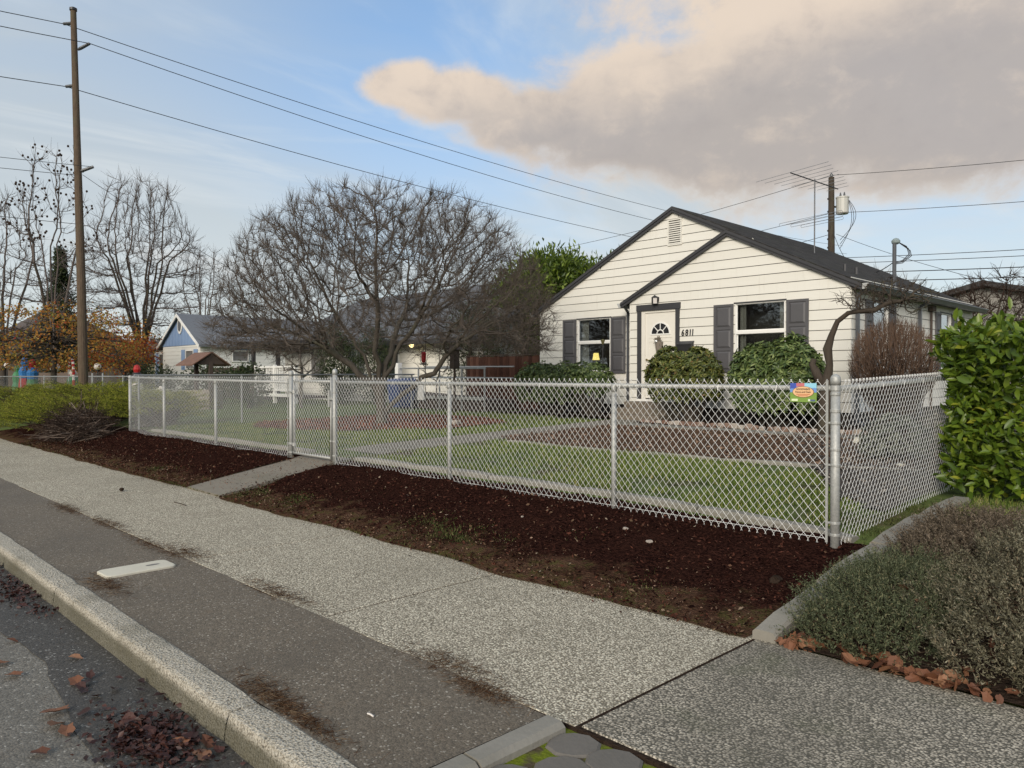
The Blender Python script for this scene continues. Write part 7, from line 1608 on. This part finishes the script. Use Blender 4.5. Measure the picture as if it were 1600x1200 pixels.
tag(chips('spilled_chips', 900, edge_pts, .008, .025, M_CHIP, 152, .012), 'bark chips spilled onto the sidewalk edge', 'bark chips', kind='stuff')
def litter_pts(rr, n): X = rr.uniform(-18, -2.3, n); Y = 4.12 + np.abs(rr.normal(size=n)) * .30; ok = ~inpath(X, Y); return X[ok], Y[ok]
tag(chips('pale_litter', 6500, litter_pts, .008, .03, M_CHIP2, 153, .022), 'pale chips and dry grass at the front of the mulch bed', 'litter', kind='stuff')
def path_pts(rr, n): X = rr.uniform(-10.55, -9.45, n); Y = rr.uniform(4.2, 6.2, n); return X, Y
tag(chips('path_chips', 1300, path_pts, .008, .03, M_CHIP2, 156, .022), 'brown chips strewn over the concrete path outside the gate', 'bark chips', kind='stuff')
def bed_pts(rr, n): X = rr.uniform(-10.4, -2.9, n * 2); Y = rr.uniform(9.0, 13.4, n * 2); ok = poly_in(X, Y, bedp); return X[ok][:n], Y[ok][:n]
tag(chips('bed_chips', 9000, bed_pts, .02, .07, M_CHIP2, 154, .03), 'brown bark chips covering the bed in front of the house', 'bark chips', kind='stuff')
def yard_pts(rr, n): X = rr.uniform(-6.2, -2.5, n * 2); Y = 7.0 + rr.random(n * 2) ** 1.3 * 9; ok = poly_in(X, Y, gvp); return X[ok][:n], Y[ok][:n]
tag(chips('side_yard_litter', 6000, yard_pts, .02, .08, island('side_yard_bits', [(0, (.03, .025, .022)), (.6, (.11, .085, .07)), (.9, (.20, .17, .14)), (1, (.42, .39, .34))], .95, .0), 157, .03, .8), 'grey brown leaf and bark litter strewn over the side yard', 'litter', kind='stuff')
def tree_pts(rr, n): X = rr.uniform(-17.6, -12.2, n * 2); Y = rr.uniform(7.5, 13.5, n * 2); ok = poly_in(X, Y, tp); return X[ok][:n], Y[ok][:n]
tag(chips('maple_litter', 7000, tree_pts, .03, .08, M_FALLEN, 155, .03), 'reddish fallen leaves under the maple', 'leaf litter', kind='stuff')
# pine needle drifts where the asphalt strip meets the sidewalk and kerb
def needle_pts(rr, n):
    c = np.array([(-6.75, 2.62, .22, .07), (-5.05, 2.60, .26, .05), (-3.12, 2.60, .20, .06), (-2.75, 2.5, .12, .04), (-8.6, 2.55, .25, .05), (-9.9, 2.5, .3, .05), (-6.1, 1.80, .2, .06), (-3.45, 1.74, .16, .05), (-3.1, 1.72, .2, .03), (-7.2, 2.5, .4, .05)]); k = rr.integers(len(c), size=n)
    return c[k, 0] + rr.normal(size=n) * c[k, 2], np.maximum(1.68, c[k, 1] + rr.normal(size=n) * c[k, 3])
def needles(n, sd):
    rr = np.random.default_rng(sd); X, Y = needle_pts(rr, n); Z = .008 + .010 * rr.random(n); d = np.stack([rr.normal(size=n), rr.normal(size=n), .12 * rr.normal(size=n)], 1); d /= np.linalg.norm(d, axis=1, keepdims=True); p = np.stack([X, Y, Z], 1); L = rr.uniform(.02, .07, n)[:, None]; v, f = tubes(p - d * L / 2, p + d * L / 2, np.full(n, .0011), np.full(n, .0008), 3)
    return np_obj('needle_litter', v, f, island('brown_needles', [(0, (.035, .018, .010)), (.7, (.11, .062, .036)), (1, (.26, .19, .12))], .95, .0), origin=(0, 0, 0))
tag(needles(4200, 161), 'brown needle litter drifted along the asphalt strip edges', 'litter', kind='stuff')
# fallen leaves: ragged curled blades
M_LEAF_O = island('fallen_leaf_orange', [(0, (.09, .036, .020)), (.5, (.165, .068, .034)), (1, (.26, .135, .075))], .65, .3); M_LEAF_D = island('fallen_leaf_wet', [(0, (.022, .009, .008)), (1, (.065, .026, .020))], .5, .3)
leaf_me = []
for k in range(5):
    rr = np.random.default_rng(170 + k); n = 15; vs = [(0, 0, .006)]
    for i in range(n):
        a = 2 * math.pi * i / n; lob = .62 + .38 * abs(math.cos(2.5 * a)); r_ = .055 * lob * (1 + .12 * rr.normal()); x_, y_ = r_ * math.cos(a) * 1.15, r_ * math.sin(a) * .85; vs.append((x_, y_, .004 + .22 * abs(y_) * (1.0 + .5 * k / 4) + .10 * abs(x_) * (k % 2) + .006 * rr.random()))
    fs = [(0, i + 1, (i + 1) % n + 1) for i in range(n)]; leaf_me.append((vs, fs))
def leaf_obj(x_, y_, z_, s_, m, label, group, tilt=.2):
    k = random.randrange(5); key = (k, m.name)
    if key not in leaf_cache:
        me = bpy.data.meshes.new('fallen_leaf'); me.from_pydata(leaf_me[k][0], [], leaf_me[k][1]); me.update(); me.materials.append(m); leaf_cache[key] = me
    o = bpy.data.objects.new('fallen_leaf', leaf_cache[key]); link(o); o.location = (x_, y_, z_); o.rotation_euler = (random.gauss(0, tilt), random.gauss(0, tilt), random.uniform(0, 6.28)); o.scale = (s_, s_, s_); tag(o, label, 'leaf', group); return o
leaf_cache = {}
rr = np.random.default_rng(180)
lab1 = 'curled orange brown leaf lying on the street near the kerb'
for (x_, y_, s_) in ((-5.2, .95, 1.1), (-4.95, .98, .9), (-4.25, 1.02, 1.2), (-4.1, .98, 1.0), (-4.0, 1.0, .9), (-3.85, .86, .8), (-3.62, .83, .6), (-3.2, .95, .8), (-2.9, 1.0, .9), (-2.75, 1.02, 1.0), (-2.7, .98, .8), (-6.3, 1.0, .8), (-6.8, .92, .9), (-3.05, 1.22, .8), (-3.5, 1.33, .9), (-3.32, 1.36, 1.0), (-3.42, 1.42, .8), (-5.0, 1.30, .8), (-4.6, 1.2, .9), (-5.6, 1.1, .7)): leaf_obj(x_, y_, -.118, s_ * .9, M_LEAF_O, lab1, 'orange leaves on the street')
lab2 = 'dark wet leaf lying in the gutter beside the kerb'
for k in range(70):
    q = random.random()
    if q < .55: x_, y_ = random.gauss(-3.62, .20), random.gauss(1.24, .10)
    elif q < .75: x_, y_ = random.gauss(-6.9, .5), random.gauss(1.36, .07)
    elif q < .9: x_, y_ = random.gauss(-4.4, .3), random.gauss(1.32, .08)
    else: x_, y_ = random.gauss(-3.3, .12), random.gauss(.82, .05)
    leaf_obj(x_, min(y_, 1.45), -.119 + .012 * random.random(), random.uniform(.35, .7), M_LEAF_D, lab2, 'wet leaves in the gutter', .25)
def pile_pts(rr, n): k = rr.random(n) < .7; return np.where(k, rr.normal(-3.62, .19, n), rr.normal(-6.9, .45, n)), np.minimum(1.46, np.where(k, rr.normal(1.25, .09, n), rr.normal(1.37, .06, n)))
def pile():
    rr = np.random.default_rng(181); X, Y = pile_pts(rr, 1500); n = 1500; P = np.stack([X, Y, -.118 + .018 * rr.random(n)], 1); D = np.stack([rr.normal(size=n), rr.normal(size=n), .25 * rr.normal(size=n)], 1); L = rr.uniform(.015, .045, n); v, f = leafmesh(P, D, L, L * .6, .2, rr); return np_obj('wet_leaf_mush', v, f, M_LEAF_D, origin=(0, 0, 0))
tag(pile(), 'dark mush of wet broken leaves against the kerb', 'leaf litter', kind='stuff')
lab3 = 'dry orange leaf caught along the foot of the heather'
for k in range(120):
    f_ = random.choice((random.random(), random.gauss(.07, .05), random.gauss(.36, .08), random.gauss(.52, .05))); f_ = min(1, abs(f_)); x_ = -2.08 + f_ * 1.75; y_ = 4.125 + abs(random.gauss(0, .085)); leaf_obj(x_, y_, .014 + .02 * random.random() + .015 * (y_ > 4.2), random.uniform(.35, .95), M_LEAF_O, lab3, 'dry leaves along the heather', .55)
for (x_, y_, z_) in ((-1.55, 4.75, .30), (-1.45, 4.70, .24), (-.85, 4.6, .36), (-.35, 4.5, .30), (-1.05, 4.42, .17)): leaf_obj(x_, y_, z_, .9, M_LEAF_O, 'dry orange leaf hung up in the heather sprigs', 'leaves caught in the heather', .8)
# stones on the mulch
def stone(x_, y_, s_, lab, m=M_STONE, name='stone', grp=None):
    rr = np.random.default_rng(int(abs(x_) * 1000)); mb = MB(); d = [(a, b, c) for a in (-1, 1) for b in (-1, 1) for c in (-1, 1)]; mb.bbox(-s_, s_, -s_ * .75, s_ * .75, -s_ * .5, s_ * .6, s_ * .35); an = rr.random() * 3; ca, sa = math.cos(an), math.sin(an); z0 = g1(x_, y_) + .03
    mb.v = [(x_ + (a * ca - b * sa) * (1 + .15 * rr.normal()), y_ + (a * sa + b * ca) * (1 + .15 * rr.normal()), z0 + c) for a, b, c in mb.v]; return tag(mb.build(name, m), lab, 'stone', grp)
stone(-3.62, 5.12, .030, 'squarish pale stone lying on the dark mulch'); stone(-3.98, 5.28, .022, 'smaller brown stone beside the pale one on the mulch'); stone(-5.05, 5.1, .014, 'tiny grey pebble on the mulch bed', grp=None)
stone(-2.45, 4.95, .05, 'dark round stone half buried in mulch by the concrete edging', M_SOIL); stone(-4.75, 12.55, .14, 'broad pale stone in the side yard seen through the side fence', M_METER); stone(-3.3, 9.9, .05, 'small white stone in the yard seen through the side fence', M_METER)
stone(-13.2, 11.2, .13, 'pale boulder at the edge of the leaf litter under the maple'); stone(-10.9, 3.4, .035, 'dark round pebble on the sidewalk near the gate path', M_SOIL)
# water meter lid set in the asphalt strip
wmb = thing('water_meter_cover', 'pale concrete water meter lid set in the asphalt strip', 'meter cover', (-6.4, 2.1, 0))
c_ = np.array([-6.41, 2.11]); u = np.array([(-6.59 + 6.51) * 1.0, .45]); u = np.array([-.02, 1.0]); u /= np.linalg.norm(u); v_ = np.array([u[1], -u[0]]); mb = MB(); hl, hw, rd = .265, .135, .05; ring = []
for (sx_, sy_, a0) in ((1, 1, 0), (-1, 1, 90), (-1, -1, 180), (1, -1, 270)):
    for k in range(5): an = R(a0 + 22.5 * k); ring.append((sx_ * (hl - rd) + rd * math.cos(an), sy_ * (hw - rd) + rd * math.sin(an)))
def wpt(a, b, z): p = c_ + u * a + v_ * b; return (p[0], p[1], z)
n = len(ring); mb.add([wpt(a, b, -.05) for a, b in ring] + [wpt(a, b, .016) for a, b in ring] + [wpt(a * .965, b * .93, .022) for a, b in ring], [(k, (k + 1) % n, n + (k + 1) % n, n + k) for k in range(n)] + [(n + k, n + (k + 1) % n, 2 * n + (k + 1) % n, 2 * n + k) for k in range(n)] + [tuple(range(2 * n, 3 * n))]); mb.build('lid', M_METER, wmb)
mb = MB(); mb.add([wpt(.12 + .055 * math.cos(2 * math.pi * k / 16), .022 * math.sin(2 * math.pi * k / 16), .0232) for k in range(16)], [tuple(range(16))]); mb.build('reading_slot', plain('slot_grey', (.16, .15, .14), .9), wmb)
# litter bits on the asphalt
for (x_, y_, lab) in ((-2.9, 1.95, 'short white twig on the asphalt strip'), (-9.3, 3.55, 'thin dry stick lying on the sidewalk')):
    L_ = .022 if x_ > -5 else .18; tag(MB().tube([(x_ - L_, y_, .012), (x_, y_ + L_ * .06, .014), (x_ + L_, y_ + L_ * .04, .012)], .0045, 5).build('twig', M_OWHITE if x_ > -5 else M_TWIG_B), lab, 'twig')
